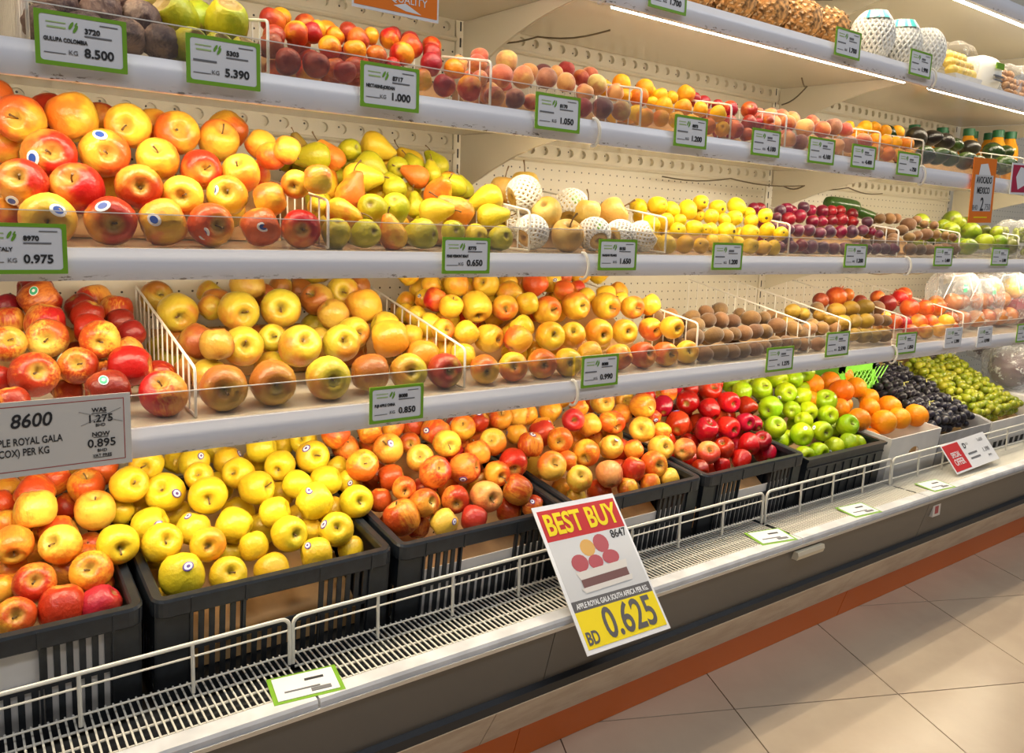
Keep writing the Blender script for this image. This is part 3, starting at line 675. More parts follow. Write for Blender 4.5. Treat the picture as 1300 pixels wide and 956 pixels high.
# green slatted basket behind the oranges
t = thing('plastic_basket', 'bright green plastic basket with lattice side behind the oranges', 'basket', (2.58, 1.55, -0.53))
mb = MB(); x0, x1, z0, z1, yy = 2.47, 2.695, -0.53, -0.428, 1.50
mb.box(x0, x1, yy, yy + 0.004, z1 - 0.026, z1); mb.box(x0, x1, yy, yy + 0.004, z0, z0 + 0.02); mb.box(x0, x0 + 0.035, yy, yy + 0.004, z0, z1); mb.box(x1 - 0.02, x1, yy, yy + 0.004, z0, z1)
for k in range(9):
    xa = x0 + 0.03 + k * 0.026
    mb.tube([(xa, yy + 0.002, z0 + 0.01), (xa + 0.07, yy + 0.002, z1 - 0.02)], 0.0028, 5); mb.tube([(xa + 0.03, yy + 0.002, z0 + 0.01), (xa - 0.04, yy + 0.002, z1 - 0.02)], 0.0028, 5)
obj('lattice_side', mb, M['green_basket'], t)
obj('rim', MB().box(x0 - 0.006, x1 + 0.006, yy - 0.006, yy + 0.10, z1, z1 + 0.010), M['green_basket'], t)
obj('end_panel', MB().box(x0, x0 + 0.004, yy + 0.004, yy + 0.10, z0, z1), M['green_basket'], t)
obj('end_panel', MB().box(x1 - 0.004, x1, yy + 0.004, yy + 0.10, z0, z1), M['green_basket'], t)

# ------------------------------------------------------------------ fruit shapes (unit radius, stem towards +z)
def cr(pts, t):
    n = len(pts) - 1; x = t * n; i = min(int(x), n - 1); f = x - i
    p0, p1, p2, p3 = pts[max(i - 1, 0)], pts[i], pts[i + 1], pts[min(i + 2, n)]
    return tuple(0.5 * (2 * p1[k] + (p2[k] - p0[k]) * f + (2 * p0[k] - 5 * p1[k] + 4 * p2[k] - p3[k]) * f * f + (3 * p1[k] - p0[k] - 3 * p2[k] + p3[k]) * f ** 3) for k in (0, 1))
PROF = {
 'apple': [(0, -0.66), (0.12, -0.70), (0.27, -0.83), (0.47, -0.87), (0.70, -0.74), (0.89, -0.46), (0.985, -0.08), (0.995, 0.22), (0.92, 0.52), (0.77, 0.74), (0.58, 0.86), (0.40, 0.87), (0.25, 0.78), (0.12, 0.62), (0, 0.52)],
 'tall': [(0, -0.84), (0.10, -0.87), (0.24, -0.96), (0.40, -0.98), (0.62, -0.86), (0.82, -0.54), (0.94, -0.12), (0.99, 0.25), (0.96, 0.58), (0.82, 0.82), (0.62, 0.95), (0.43, 0.96), (0.27, 0.86), (0.13, 0.68), (0, 0.56)],
 'pear': [(0, -0.88), (0.10, -0.90), (0.22, -0.98), (0.40, -0.99), (0.66, -0.86), (0.88, -0.56), (0.97, -0.16), (0.91, 0.26), (0.75, 0.64), (0.58, 0.98), (0.45, 1.26), (0.34, 1.46), (0.20, 1.57), (0.08, 1.58), (0, 1.55)],
 'round': [(0, -0.97), (0.25, -0.95), (0.50, -0.84), (0.73, -0.65), (0.90, -0.38), (0.99, -0.05), (0.985, 0.25), (0.89, 0.54), (0.70, 0.77), (0.47, 0.90), (0.27, 0.92), (0.13, 0.86), (0, 0.80)],
 'egg': [(0, -1.08), (0.25, -1.03), (0.52, -0.88), (0.76, -0.60), (0.91, -0.25), (0.96, 0.10), (0.91, 0.45), (0.77, 0.76), (0.55, 0.98), (0.30, 1.08), (0.12, 1.09), (0, 1.05)],
 'oval': [(0, -1.24), (0.28, -1.17), (0.54, -0.98), (0.76, -0.68), (0.90, -0.30), (0.94, 0.08), (0.88, 0.45), (0.74, 0.79), (0.52, 1.05), (0.28, 1.20), (0, 1.24)],
 'avo': [(0, -1.10), (0.30, -1.05), (0.58, -0.88), (0.80, -0.60), (0.93, -0.22), (0.93, 0.18), (0.82, 0.56), (0.65, 0.90), (0.46, 1.16), (0.26, 1.32), (0.10, 1.36), (0, 1.36)],
 'ball': [(0, -0.98), (0.30, -0.94), (0.57, -0.81), (0.80, -0.58), (0.95, -0.28), (1.0, 0.02), (0.95, 0.32), (0.80, 0.60), (0.57, 0.82), (0.30, 0.94), (0.12, 0.95), (0, 0.93)],
}
KIND = {'apple': ('apple', 0.030, 5), 'granny': ('apple', 0.02, 5), 'delicious': ('tall', 0.045, 5), 'pear': ('pear', 0.03, 3), 'guava': ('egg', 0.03, 4), 'plum': ('round', 0.0, 1), 'kiwi': ('oval', 0.02, 2), 'mango': ('avo', 0.05, 2),
        'nectarine': ('round', 0.0, 1), 'peach': ('round', 0.0, 1), 'apricot': ('round', 0.0, 1), 'avocado': ('avo', 0.03, 2), 'pomegranate': ('ball', 0.03, 6), 'orange': ('ball', 0.012, 3)}
NAME = {'granny': 'green_apple', 'delicious': 'red_apple', 'guava': 'yellow_guava'}
def fruit_mesh(kind, var, nu=22, nv=16):
    prof, lob, nl = KIND[kind]; P = PROF[prof]; rs = random.Random(var * 31 + len(kind))
    ph = rs.random() * 6; ph2 = rs.random() * 6; sq = rs.uniform(0.95, 1.04); ax_, ay_ = rs.uniform(-0.05, 0.05), rs.uniform(-0.05, 0.05)
    seam = kind in ('plum', 'nectarine', 'peach', 'apricot')
    bend = rs.uniform(-0.12, 0.12) if kind in ('pear', 'mango', 'avocado') else 0.0
    def fn(u, v):
        r, z = cr(P, v); r = max(r, 0.0); a = 2 * math.pi * u
        w = 0.5 - 0.5 * z if prof in ('apple', 'tall') else 1.0
        k = 1 + lob * w * math.cos(nl * a + ph) + 0.025 * math.cos(a + ph2)
        if prof in ('apple', 'tall') and r < 0.6: z = z + lob * 0.8 * math.cos(nl * a + ph) * (r / 0.6) * (1 if z < 0 else 0.5)
        if seam:
            d = abs((u + 0.5) % 1.0 - 0.5) * 2 * math.pi; k -= 0.075 * math.exp(-(d / 0.16) ** 2)
        z *= sq
        return (r * k * math.cos(a) + ax_ * z + bend * z * z, r * k * math.sin(a) + ay_ * z, z)
    mb = MB(); mb.surf(fn, nu, nv)
    me = mesh(NAME.get(kind, kind), mb, M['card'], True, 180); return me
FM = {k: [fruit_mesh(k, i) for i in range(4)] for k in KIND}
def rad_at(kind, d):
    """Radius of the unit fruit in a local direction (for stickers)."""
    P = PROF[KIND[kind][0]]; ang = math.acos(max(-1, min(1, d.z))); best = (9, 1.0)
    for i in range(41):
        r, z = cr(P, i / 40); a = math.atan2(r, z); e = abs(a - ang)
        if e < best[0]: best = (e, math.hypot(r, z))
    return best[1]
def stem_mesh(l, bend, r, z0):
    mb = MB(); pts = [(bend * (k / 4) ** 2, 0, z0 + l * k / 4) for k in range(5)]
    mb.tube(pts, [r, r * 0.8, r * 0.75, r * 0.85, r * 1.3], 6); return mb
STEM = {'apple': [mesh('stem', stem_mesh(l, b, 0.045, 0.48), M['stem'], True, 60) for l, b in ((0.42, 0.1), (0.6, 0.22), (0.5, -0.2))],
        'pear': [mesh('stem', stem_mesh(l, b, 0.055, 1.48), M['stem'], True, 60) for l, b in ((0.6, 0.2), (0.8, 0.35), (0.5, -0.2))]}
cb = MB()
for k in range(6):
    a = 2 * math.pi * k / 6; c, s = math.cos(a), math.sin(a)
    cb.add([(0.17 * math.cos(a - 0.5), 0.17 * math.sin(a - 0.5), 0.86), (0.17 * math.cos(a + 0.5), 0.17 * math.sin(a + 0.5), 0.86), (0.30 * c, 0.30 * s, 1.32), (0.12 * c, 0.12 * s, 0.95)], [(0, 1, 2), (1, 3, 2), (3, 0, 2)])
CROWN = mesh('crown', cb, M['print_dark'])
CROWN.materials.clear(); CROWN.materials.append(plain('crown_red', (0.46, 0.12, 0.05), 0.6))
def cap_mesh(rad, z0, mats, rim, core=0.34):
    """A small curved oval label lying on the skin, rim and centre in two prints."""
    mb = MB(); K = 14
    def ring(f, dz): return [(rad * f * math.cos(2 * math.pi * i / K), rad * 0.78 * f * math.sin(2 * math.pi * i / K), z0 + dz - 0.5 * (rad * f) ** 2 * 0.9) for i in range(K)]
    r0, r1, r2, r3 = ring(1.0, -0.004), ring(0.99, 0.02), ring(rim, 0.021), ring(core, 0.022)
    mb.m = 0; mb.add(r0 + r1, [(i, (i + 1) % K, K + (i + 1) % K, K + i) for i in range(K)]); mb.add(r1 + r2, [(i, (i + 1) % K, K + (i + 1) % K, K + i) for i in range(K)])
    mb.m = 1; mb.add(r2 + r3, [(i, (i + 1) % K, K + (i + 1) % K, K + i) for i in range(K)])
    mb.m = 2; mb.add(r3, [tuple(range(K))])
    return mesh('sticker', mb, mats)
STK = {'ambrosia': cap_mesh(0.31, 0, [M['sticker_white'], M['sticker_white'], M['sticker_blue']], 0.80, 0.62), 'gala': cap_mesh(0.27, 0, [M['sticker_white'], M['sticker_green'], M['sticker_white']], 0.86), 'golden': cap_mesh(0.22, 0, [M['sticker_white'], M['sticker_dark'], M['sticker_white']], 0.8),
       'crate': cap_mesh(0.27, 0, [M['sticker_purple'], M['sticker_white'], M['sticker_purple']], 0.74, 0.36), 'green': cap_mesh(0.22, 0, [M['sticker_white'], M['sticker_white'], M['sticker_dark']], 0.8)}
bm_ = MB(); bm_.surf(lambda u, v: (0.2 * math.sin(math.pi * v) * math.cos(2 * math.pi * u), 0.2 * math.sin(math.pi * v) * math.sin(2 * math.pi * u), 1.06 - 0.07 * math.cos(math.pi * v)), 8, 5)
BLOS = mesh('blossom_end', bm_, M['blossom'], True)

FRUIT = {
'ambrosia': '211 2865 276 73 o -27 -95 -7 4 1;352 2904 297 77 y -37 18 90 4 2;509 2882 287 74 y -32 -93 -7 4 3;654 2871 278 75 o -9 -98 13 4 4;793 2870 264 70 y 7 -81 56 4 5;168 2946 195 53 y -91 29 27 4 0;269 2752 165 77 r 1 -98 13 2 0 -60 -77 -16;419 2773 184 77 o 6 -99 -1 3 0 -22 -70 66;571 2756 177 67 y -15 -79 58 2 1;699 2742 154 67 r 7 -99 1 2 2;827 2739 150 65 y -47 -60 63 2 4;191 2639 77 68 r -29 -89 31 1 1 -45 -52 -71;329 2656 69 75 r -43 -73 51 1 2;490 2649 84 70 r -10 -98 1 1 3;620 2653 66 66 y -27 -95 -3 1 4;758 2649 73 66 y -31 -93 16 1 5 -80 -55 18;879 2600 66 58 o -87 40 -26 1 6;138 2680 -19 53 r -58 25 76 1 0;239 2549 -17 75 y -9 -98 -11 0 0 25 -91 31;396 2546 -19 72 r -1 -98 -16 0 1 -37 -73 55;536 2546 -20 72 o 94 -9 31 0 2 -51 -84 13;674 2544 -22 70 o 12 -98 0 0 3 -49 -78 -36;826 2541 -24 63 o 88 -22 40 0 4 -17 -98 2;961 2540 -26 66 r -26 -95 -7 0 5;970 2609 123 50 y -55 -76 -31 1 7;1014 2528 137 50 y 94 -31 0 1 8;941 2771 220 50 o 31 -93 11 3 3 59 -28 74;920 2867 164 52 o 12 17 -97 3 2;938 2877 267 54 y 81 -13 -56 4 6;981 2733 241 50 o 88 -16 -42 3 4;446 2986 315 53 r -89 43 3 5 2;602 2979 311 54 o 99 6 3 5 3;146 3005 341 64 oh -13 10 98 5 0;299 3035 315 69 rh 84 10 51 5 1;870 3025 323 72 oh -54 37 -74 5 4;788 2768 32 63 yh -7 34 -93 2 3;429 2903 92 70 yh 68 10 71 3 1',
'pears': '1110 2952 269 42 b -34 -4 93 6 1;1137 2862 237 56 g -92 36 -11 5 0;1227 2918 243 53 o -63 19 74 5 2;1312 2952 282 45 g -32 91 -22 6 2;1440 2987 310 61 y 82 -36 -42 6 4;1362 2867 220 58 g 72 -31 -61 5 4;1492 2885 223 49 g 37 89 22 5 6;1537 2808 188 48 o -76 50 40 4 3;1628 2849 207 42 g 6 23 96 4 5;1736 2904 187 44 o 7 99 -6 5 8;1333 3008 224 40 g -46 0 88 6 3;1284 2797 168 62 y 89 -43 8 4 1;1695 2787 162 52 g -90 -32 26 3 6;1213 2718 101 58 o 12 -11 98 3 1;1258 2630 50 58 g 52 80 -28 1 1;1367 2655 61 55 g 49 66 -55 2 2;1383 2839 112 45 y -27 43 85 4 2;1410 2757 139 48 g -26 71 64 3 3;1547 2875 133 42 y -70 63 30 4 4;1514 2771 68 43 g -12 21 96 3 4;1516 2640 53 55 y 85 -50 9 2 5;1595 2741 126 59 o 11 -75 64 3 5;1632 2648 57 60 o -72 41 54 2 6;1802 2696 116 59 y -80 53 -25 2 8;1765 2623 43 54 y 81 -56 8 1 2;1773 2835 153 43 g -24 28 92 4 6;1132 2620 37 50 o 82 -55 -4 1 0;1078 2687 56 39 y 49 67 55 2 0;1079 2530 -39 52 g 13 51 -84 0 0;1184 2527 -38 53 g -17 95 -21 0 1;1291 2527 -39 53 o -30 -11 94 0 2;1407 2534 -32 60 g -45 88 -1 0 3;1546 2547 -20 47 g 22 96 -9 0 4;1645 2536 -28 45 y 24 96 -2 0 5;1750 2526 -40 52 g 6 96 -22 0 6;1087 2728 -7 40 y -87 1 47 2 1;1513 2718 6 39 g 55 -20 80 2 4;1656 2730 11 41 y -46 -18 86 2 7;1589 2930 229 53 gh -14 66 73 5 7;1629 3026 268 50 yh -71 21 66 6 6;1750 3018 257 51 gh -26 42 86 6 7;1131 2812 72 51 gh -50 11 85 3 0;1186 2876 133 53 oh 45 27 84 4 0;1140 2965 182 50 gh -29 77 55 5 1;1090 3037 237 52 gh -16 64 74 6 0;1524 3044 247 56 oh -27 66 68 6 5;1424 2748 -8 51 oh -15 38 90 2 3;1260 2840 44 56 oh 48 -22 84 3 2;1262 2979 169 50 gh -96 17 18 5 3;1466 2975 167 50 yh -73 49 44 5 5',
'guava': '2658 2693 113 33 y 29 37 -87 3 0;2787 2715 132 48 y -10 -98 11 4 1;2873 2697 116 40 y -22 86 43 3 2;2658 2617 41 42 y -29 92 24 2 0;2782 2644 56 41 y 19 46 -86 2 2;2871 2639 64 33 y -18 86 -45 2 4;2991 2699 118 48 y 13 49 85 3 3;3126 2747 163 41 y -27 -95 -2 4 2;3156 2780 100 38 y -48 -85 -17 4 3;3125 2665 88 41 y -68 -59 41 3 4;3229 2723 140 45 y -17 -96 -14 4 4;3405 2738 154 48 y -9 79 59 4 5;3301 2669 91 43 y -8 -94 28 3 6;3470 2708 122 33 y -19 97 -4 4 6;3407 2644 76 39 y -63 -64 43 2 8;3474 2609 110 41 y -62 -71 -31 2 10;2789 2575 15 41 y -63 -74 20 1 1;2932 2604 32 40 y 14 -92 -33 2 5;3000 2587 23 32 y -75 -64 8 1 2;3064 2612 24 39 y -45 -72 -51 2 6;3153 2591 21 48 y 0 -99 2 1 4;3210 2655 79 33 y 68 -10 -72 3 5;3333 2589 20 45 y 0 -99 2 1 6;3471 2590 32 41 y 1 -64 76 2 9;3485 2514 19 38 y -52 -82 17 1 7;3348 2661 12 32 y 2 68 72 2 7;2693 2593 -46 39 g 72 -13 -66 1 0;2669 2518 -48 43 g -1 67 73 0 0;2788 2520 -45 43 g -14 81 -55 0 1;2889 2514 -52 40 g -77 -55 29 0 2;2995 2537 -28 33 y -5 75 64 0 3;3081 2539 -26 40 y -22 96 1 0 4;3246 2586 -31 32 y -20 97 9 1 5;3250 2518 -48 42 g -25 -96 1 0 5;3350 2514 -52 40 g -17 97 -12 0 6;3434 2514 -52 40 g 12 57 -80 0 7;2709 2741 73 39 yh 88 -24 -38 3 1;2750 2796 124 42 gh -27 87 40 4 0;3132 2640 -48 39 yh 84 -30 44 1 3;2748 2708 -1 43 yh 91 -29 -27 2 1;2838 2709 -4 39 yh -1 65 -74 2 3',
'plums': '3574 2761 151 34 r -52 69 -48 5 0;3873 2770 159 38 r -7 4 99 5 2;3803 2758 149 34 d -29 35 88 5 1;3805 2700 103 41 r -39 57 -71 4 2;3941 2727 125 41 r 53 -75 -37 4 3;4055 2783 177 36 d -54 80 -21 6 2;4124 2784 162 36 r 55 -81 -15 5 3;4225 2775 163 39 r 54 -82 -9 5 4;4325 2780 167 36 r -42 62 65 5 5;4420 2785 171 37 r 45 -68 -56 6 3;4015 2693 97 38 r 55 -82 -7 4 4;4108 2696 100 35 r 11 -14 -97 4 5;4223 2705 107 35 r 10 -11 -98 4 6;4343 2719 118 40 r 1 2 -99 4 7;4517 2762 153 39 r -36 55 74 5 6;4437 2705 107 36 r 21 -37 89 4 8;4528 2662 111 34 d -11 15 97 3 4;3785 2623 41 36 d 55 -79 -21 2 2;3890 2626 44 37 d -2 1 99 2 3;3967 2609 30 37 d 47 -71 -51 2 4;3723 2629 46 28 d -46 67 -57 2 1;4089 2625 43 38 d 38 -60 69 2 5;4202 2628 45 38 r -27 44 -85 2 6;4319 2632 48 39 d 40 -67 60 2 7;4454 2645 59 36 d 40 -66 -61 3 3;4526 2625 54 26 r -7 14 -98 2 8;4528 2579 41 26 d -42 73 52 2 9;3587 2513 -46 33 d 35 -48 79 0 0;3690 2527 -35 35 r 29 -43 -84 0 1;3773 2521 -40 37 d -41 60 -67 0 2;3864 2515 -45 36 d -12 20 96 0 3;3960 2510 -50 36 d -9 16 97 0 4;4066 2511 -49 37 d 52 -84 -9 0 5;4175 2512 -47 36 d -3 3 -99 0 6;4289 2514 -46 35 d 39 -67 -62 0 7;4393 2516 -45 35 d 25 -45 -84 0 8;4487 2517 -43 36 d -33 57 -74 0 9;4577 2508 -42 34 d -45 82 32 0 10;3578 2577 -51 33 d 43 -58 68 1 0;3707 2708 110 28 d 58 -79 -11 4 0;3587 2694 69 38 rh -10 10 98 3 1;3676 2801 154 36 rh 41 -50 -75 6 0;3966 2800 152 36 rh -50 68 52 6 1;3671 2604 -13 35 dh 54 -76 34 2 0;3669 2699 58 34 dh 58 -79 11 3 2;3746 2707 58 33 dh 26 -34 -90 4 1;3552 2672 5 33 rh 45 -60 -65 3 0;3893 2629 -51 37 dh 39 -60 -68 1 1',
'kiwis2': '5137 2737 113 47 b 83 -52 15 4 0;5266 2751 147 32 b 98 -11 10 4 1;5266 2699 122 29 b 99 -4 0 4 2;5271 2636 115 31 b 91 39 0 3 5;4988 2785 146 39 b 96 -21 -10 5 1;4867 2779 142 36 b 96 11 23 5 0;5076 2789 149 37 b 90 35 -22 5 2;4950 2677 71 38 b 90 -40 12 3 4;4946 2619 30 34 b 93 -32 10 2 3;5063 2634 41 36 b 97 2 20 2 4;5193 2646 52 43 b 91 -35 18 2 5;5269 2615 55 32 b 95 7 -28 2 6;5273 2557 48 29 b 95 13 -25 1 1;5277 2512 40 29 b 97 15 -12 1 2;4772 2515 -43 40 b 98 -5 15 0 1;4884 2511 -45 37 b 98 -13 -1 0 2;4992 2513 -44 37 b 96 -22 14 0 3;5106 2520 -39 38 b 94 -21 24 0 4;5223 2528 -33 39 b 97 -20 0 0 5;5314 2517 -36 43 b 99 4 7 0 6;4610 2546 -46 41 bh 94 -15 -26 0 0;4731 2610 -11 40 bh 88 -45 2 1 0;4727 2715 64 39 bh 90 -41 1 3 1;4849 2671 16 41 bh 91 28 26 2 2;4645 2723 52 42 bh 96 24 3 3 0;4817 2733 64 37 bh 96 23 -8 3 2;4892 2726 61 38 bh 88 -45 1 3 3;4905 2855 146 43 bh 99 -2 -7 6 0;4684 2681 -2 40 bh 88 -45 9 2 1;4605 2709 -28 39 bh 96 20 10 2 0',
'mangos': '5787 2777 165 70 g 83 52 -9 3 1;5602 2686 92 62 g 98 5 -12 2 3;5903 2692 91 68 g 97 -17 -4 2 5;6119 2695 101 46 d 99 6 -6 2 6;6111 2610 93 46 g 99 5 -5 1 3;5660 2771 124 48 g 95 -21 16 2 4;5887 2588 19 63 g 97 -16 15 1 2;6053 2564 23 58 g 93 32 -13 0 1;6160 2527 -2 53 d 97 -13 -14 0 2;5582 2551 -16 58 g 98 -14 9 0 0;5438 2650 3 60 dh 96 -3 22 1 0;5377 2714 89 58 gh 91 18 -36 2 1;5445 2812 144 58 gh 92 15 32 3 0;5956 2815 150 58 gh 93 9 -34 3 2;6100 2815 137 64 dh 85 -28 -42 3 3;5696 2649 -15 64 gh 94 21 -23 1 1;5489 2740 50 58 gh 97 -4 18 2 2;5376 2787 -8 63 gh 96 -18 13 2 0',
'nectarines': '932 2722 657 45 r 18 -29 93 4 0;905 2626 586 40 r 92 -26 -25 3 0;985 2642 611 43 o 93 -35 1 3 2;1053 2677 631 37 r 82 -41 37 3 4;1089 2731 656 35 o -55 2 83 4 2;1156 2726 643 36 o 62 -42 65 4 3;1093 2618 579 42 o -85 42 -29 2 1;1225 2769 675 39 r -90 35 19 5 1;1232 2700 641 42 r 70 -45 55 4 5;1302 2743 673 32 o 88 -34 -31 5 2;1187 2626 585 41 o -22 -11 96 3 5;1266 2617 579 38 r -79 46 -38 2 4;1375 2743 674 40 o 83 -48 25 5 3;1452 2717 654 47 r 56 -46 67 4 6;1385 2659 610 47 o 20 12 -96 3 8;878 2566 544 41 d 86 -36 32 2 0;905 2499 490 44 d -93 34 -3 0 0;999 2506 495 45 d 19 -26 94 0 1;1092 2492 484 39 r -20 -10 96 0 2;1531 2698 638 39 r -86 45 18 4 7;1487 2626 585 44 r 80 -35 -46 3 9;1581 2619 580 41 o 21 9 -96 2 6;1389 2515 502 39 o 81 -50 27 1 4;1469 2499 490 42 r 25 -32 90 0 5;1581 2510 498 48 o 83 -48 -24 1 5;1329 2626 556 32 o 72 -23 -64 2 5;1228 2484 471 35 r -85 46 -22 0 3;1296 2486 471 35 r -21 -7 96 0 4;1094 2576 507 38 rh -23 -9 96 1 2;1168 2583 522 39 rh 40 0 -91 2 3;993 2815 693 39 oh 88 -21 -40 6 0;1081 2807 686 40 rh -73 41 -52 5 0;1420 2805 699 38 dh 88 -46 6 5 4;1498 2812 692 43 dh 79 -50 32 5 5;1591 2812 695 39 oh 50 -7 -85 5 6;1161 2826 679 42 oh 89 -29 -31 6 1;1005 2597 483 43 oh 76 -39 50 1 1;1248 2590 488 40 rh 55 -40 71 1 3;1039 2663 534 43 oh 9 16 -97 3 3;918 2709 572 42 rh 25 11 -95 3 1;1047 2779 612 42 rh -44 35 -81 4 1;910 2614 477 41 rh 5 -19 97 1 0;1122 2680 503 38 rh 3 17 -97 2 2;1206 2682 512 41 rh -90 41 -6 3 6;1264 2733 555 38 rh -63 14 76 3 7;1213 2796 594 39 rh 78 -22 -57 4 4',
'peaches': '1699 2642 617 38 r -79 41 44 3 0;1668 2575 553 31 p -43 45 -77 2 0;1867 2689 659 46 y 82 -55 -9 4 3;1783 2602 580 46 p 71 -36 -58 2 2;1894 2612 590 45 p 68 -59 41 3 1;1678 2488 478 39 r -50 47 -71 0 0;1774 2492 482 39 d -81 58 -1 0 1;1846 2489 479 31 p 78 -51 -33 0 2;2028 2632 608 44 d -78 53 31 3 2;2115 2681 648 31 p -72 44 52 4 6;2182 2701 670 38 r 3 -26 95 4 7;2274 2709 653 37 r -65 64 -38 4 8;2310 2645 620 46 y -74 65 -1 3 4;2126 2628 604 41 p 10 14 -97 3 3;2194 2586 566 38 p 23 -39 88 2 3;2121 2503 491 38 r 59 -36 -71 0 5;1936 2483 470 38 p 1 -19 97 0 3;2018 2488 478 38 p 74 -63 19 0 4;2232 2515 503 45 d 66 -47 -57 1 2;2395 2618 595 38 p 67 -68 28 3 5;2337 2515 502 43 y -54 36 75 1 3;1766 2733 665 39 ph 83 -54 -1 5 0;2345 2734 673 41 ph -69 66 -26 5 2;1719 2577 508 38 ph 38 -7 -91 1 0;2015 2741 642 41 ph 76 -46 -43 4 5;2099 2748 652 41 dh -79 59 6 5 1;1814 2606 490 41 ph 82 -56 -7 1 1;1800 2708 593 41 dh 62 -53 55 4 2;1685 2753 629 36 ph 38 -42 81 4 0;1769 2671 517 39 ph 25 2 -96 2 1;1723 2722 575 37 rh 74 -55 38 4 1;1884 2730 567 37 ph 70 -57 40 4 4',
'apricots': '2512 2712 659 44 y 9 16 -97 4 1;2659 2711 660 44 o 5 18 -97 4 2;2550 2631 595 44 o -19 -4 97 3 1;2457 2626 591 31 y 44 -22 -86 3 0;2725 2752 651 36 y -6 -17 97 5 0;2725 2673 628 37 y -39 19 89 3 3;2662 2662 587 30 y -33 13 93 3 2;2803 2675 630 31 y -65 56 49 4 3;2927 2704 662 45 o 22 -45 85 4 4;2671 2594 566 44 y 61 -70 34 2 3;2815 2610 578 42 y -35 18 91 2 4;2461 2496 487 39 o -37 19 90 0 0;2569 2508 497 38 o -60 69 -37 0 1;2668 2512 500 39 y -25 8 95 0 2;2935 2613 584 37 y -67 71 18 2 5;2929 2501 553 41 y 55 -73 39 1 1;2771 2512 500 37 y 12 -31 93 0 3;2867 2504 493 39 o -15 35 -91 0 4;2944 2483 483 36 y -65 -71 25 0 5;2477 2569 513 37 yh -46 58 -66 1 0;2440 2744 637 37 oh 33 -48 80 4 0;2435 2663 518 41 yh 53 -34 -77 2 0;2518 2660 518 38 oh -7 26 -95 2 1;2610 2668 506 36 yh -33 47 -81 2 2',
'rednectarines': '3209 2666 622 43 r -55 74 -35 4 3;3339 2654 630 43 r -49 -76 41 3 0;3244 2573 548 43 r -59 65 45 2 4;3060 2501 496 41 r -24 46 -84 0 0;3131 2492 479 34 r 26 -15 -94 0 1;3132 2682 636 29 r 4 18 -97 4 2;3346 2538 570 27 r 30 -18 -93 1 2;3346 2594 560 31 r -2 -19 97 2 5;3346 2520 534 27 r -12 36 -91 1 3;3229 2491 483 36 r -35 59 -71 0 2;3306 2485 478 36 r 22 -46 85 0 3;3126 2574 524 36 rh 62 -69 -35 1 1;3004 2618 563 38 rh 21 -3 -97 2 0;3009 2725 650 37 rh -35 17 91 4 0;3083 2727 645 38 rh -17 41 -89 4 1;3176 2637 551 38 rh 64 -75 -7 2 2;3050 2587 495 38 rh 36 -26 -88 1 0;3009 2664 505 35 rh -50 67 -54 2 1;3234 2659 510 36 rh -63 70 31 2 3',
'smallpeaches': '3609 2611 589 44 r -58 72 36 2 2;3737 2600 579 50 p -49 78 -35 2 3;3908 2609 587 46 r 20 -9 -96 2 4;4060 2643 618 50 d -17 4 97 3 5;4175 2641 616 41 p 43 -78 44 3 6;3463 2498 488 40 p 11 3 -98 0 0;3555 2491 481 41 d 5 12 -98 0 1;3895 2504 493 41 p -54 82 10 0 4;4050 2532 518 48 d -24 54 -79 1 2;4175 2524 541 47 p -52 82 19 1 3;3486 2564 488 33 p 23 -13 -95 1 0;3676 2500 489 41 p 20 -47 85 0 2;3778 2496 485 41 p 30 -59 74 0 3;3429 2625 587 45 ph 60 -71 -33 2 0;3519 2635 581 40 ph -31 58 -74 2 1;3470 2699 619 43 ph 7 13 -98 3 0;3555 2689 628 43 ph -30 18 93 3 1;3645 2686 631 45 ph -41 69 -57 3 2;3747 2692 633 43 ph 33 -24 -90 3 3;3921 2690 632 43 ph 30 -60 73 3 4;3561 2589 514 42 ph 59 -79 -7 1 1',
'smallapricots': '4483 2711 659 47 y 51 -85 -1 4 2;4628 2735 678 38 y 19 -52 82 4 3;4714 2717 664 41 y 20 -11 -96 4 4;4881 2730 674 45 o -49 84 18 4 5;4451 2620 586 38 o 20 -13 -96 2 3;4552 2614 581 43 y -8 34 -92 2 4;4686 2625 590 38 y -4 28 -95 2 5;4812 2626 591 46 o -36 77 -51 2 6;4295 2514 502 38 o -51 83 20 0 0;4397 2503 493 43 o -26 60 -75 0 1;4514 2507 495 40 o 44 -69 -56 0 2;4338 2662 620 32 o 49 -84 17 3 0;4654 2522 507 39 o 42 -66 -60 0 3;4262 2624 566 42 oh 52 -84 -5 2 0;4358 2740 654 39 yh 47 -82 31 4 1;4392 2595 489 39 yh -17 11 97 1 0;4338 2654 532 42 oh -40 50 76 2 1;4252 2763 623 41 yh 55 -81 -13 4 0;4425 2674 511 41 oh -16 43 -88 2 2',
'avocados': '5091 2720 666 69 d 94 8 -28 2 0;5305 2736 679 57 d 74 -64 13 3 1;5463 2726 671 62 d 95 -26 -1 2 1;5590 2712 659 51 g 96 -16 -19 2 2;5770 2703 652 64 d 94 -24 17 2 3;6130 2713 660 69 g 87 -44 -18 2 4;6390 2735 678 59 g 94 31 6 3 2;4901 2549 529 61 g 97 12 13 0 1;5058 2555 534 58 g 63 -71 27 0 2;5209 2555 534 55 g 82 -55 -9 0 3;5419 2554 533 61 g 83 -50 19 0 4;5583 2553 533 53 g 94 -31 -4 0 5;5987 2570 546 69 g 67 -72 16 1 1;5737 2546 526 54 g 88 -42 -14 0 6;4845 2769 662 62 gh 81 -43 -37 3 0;4777 2546 488 55 dh 92 -30 -23 0 0;4833 2643 494 57 gh 93 -30 -15 1 0',
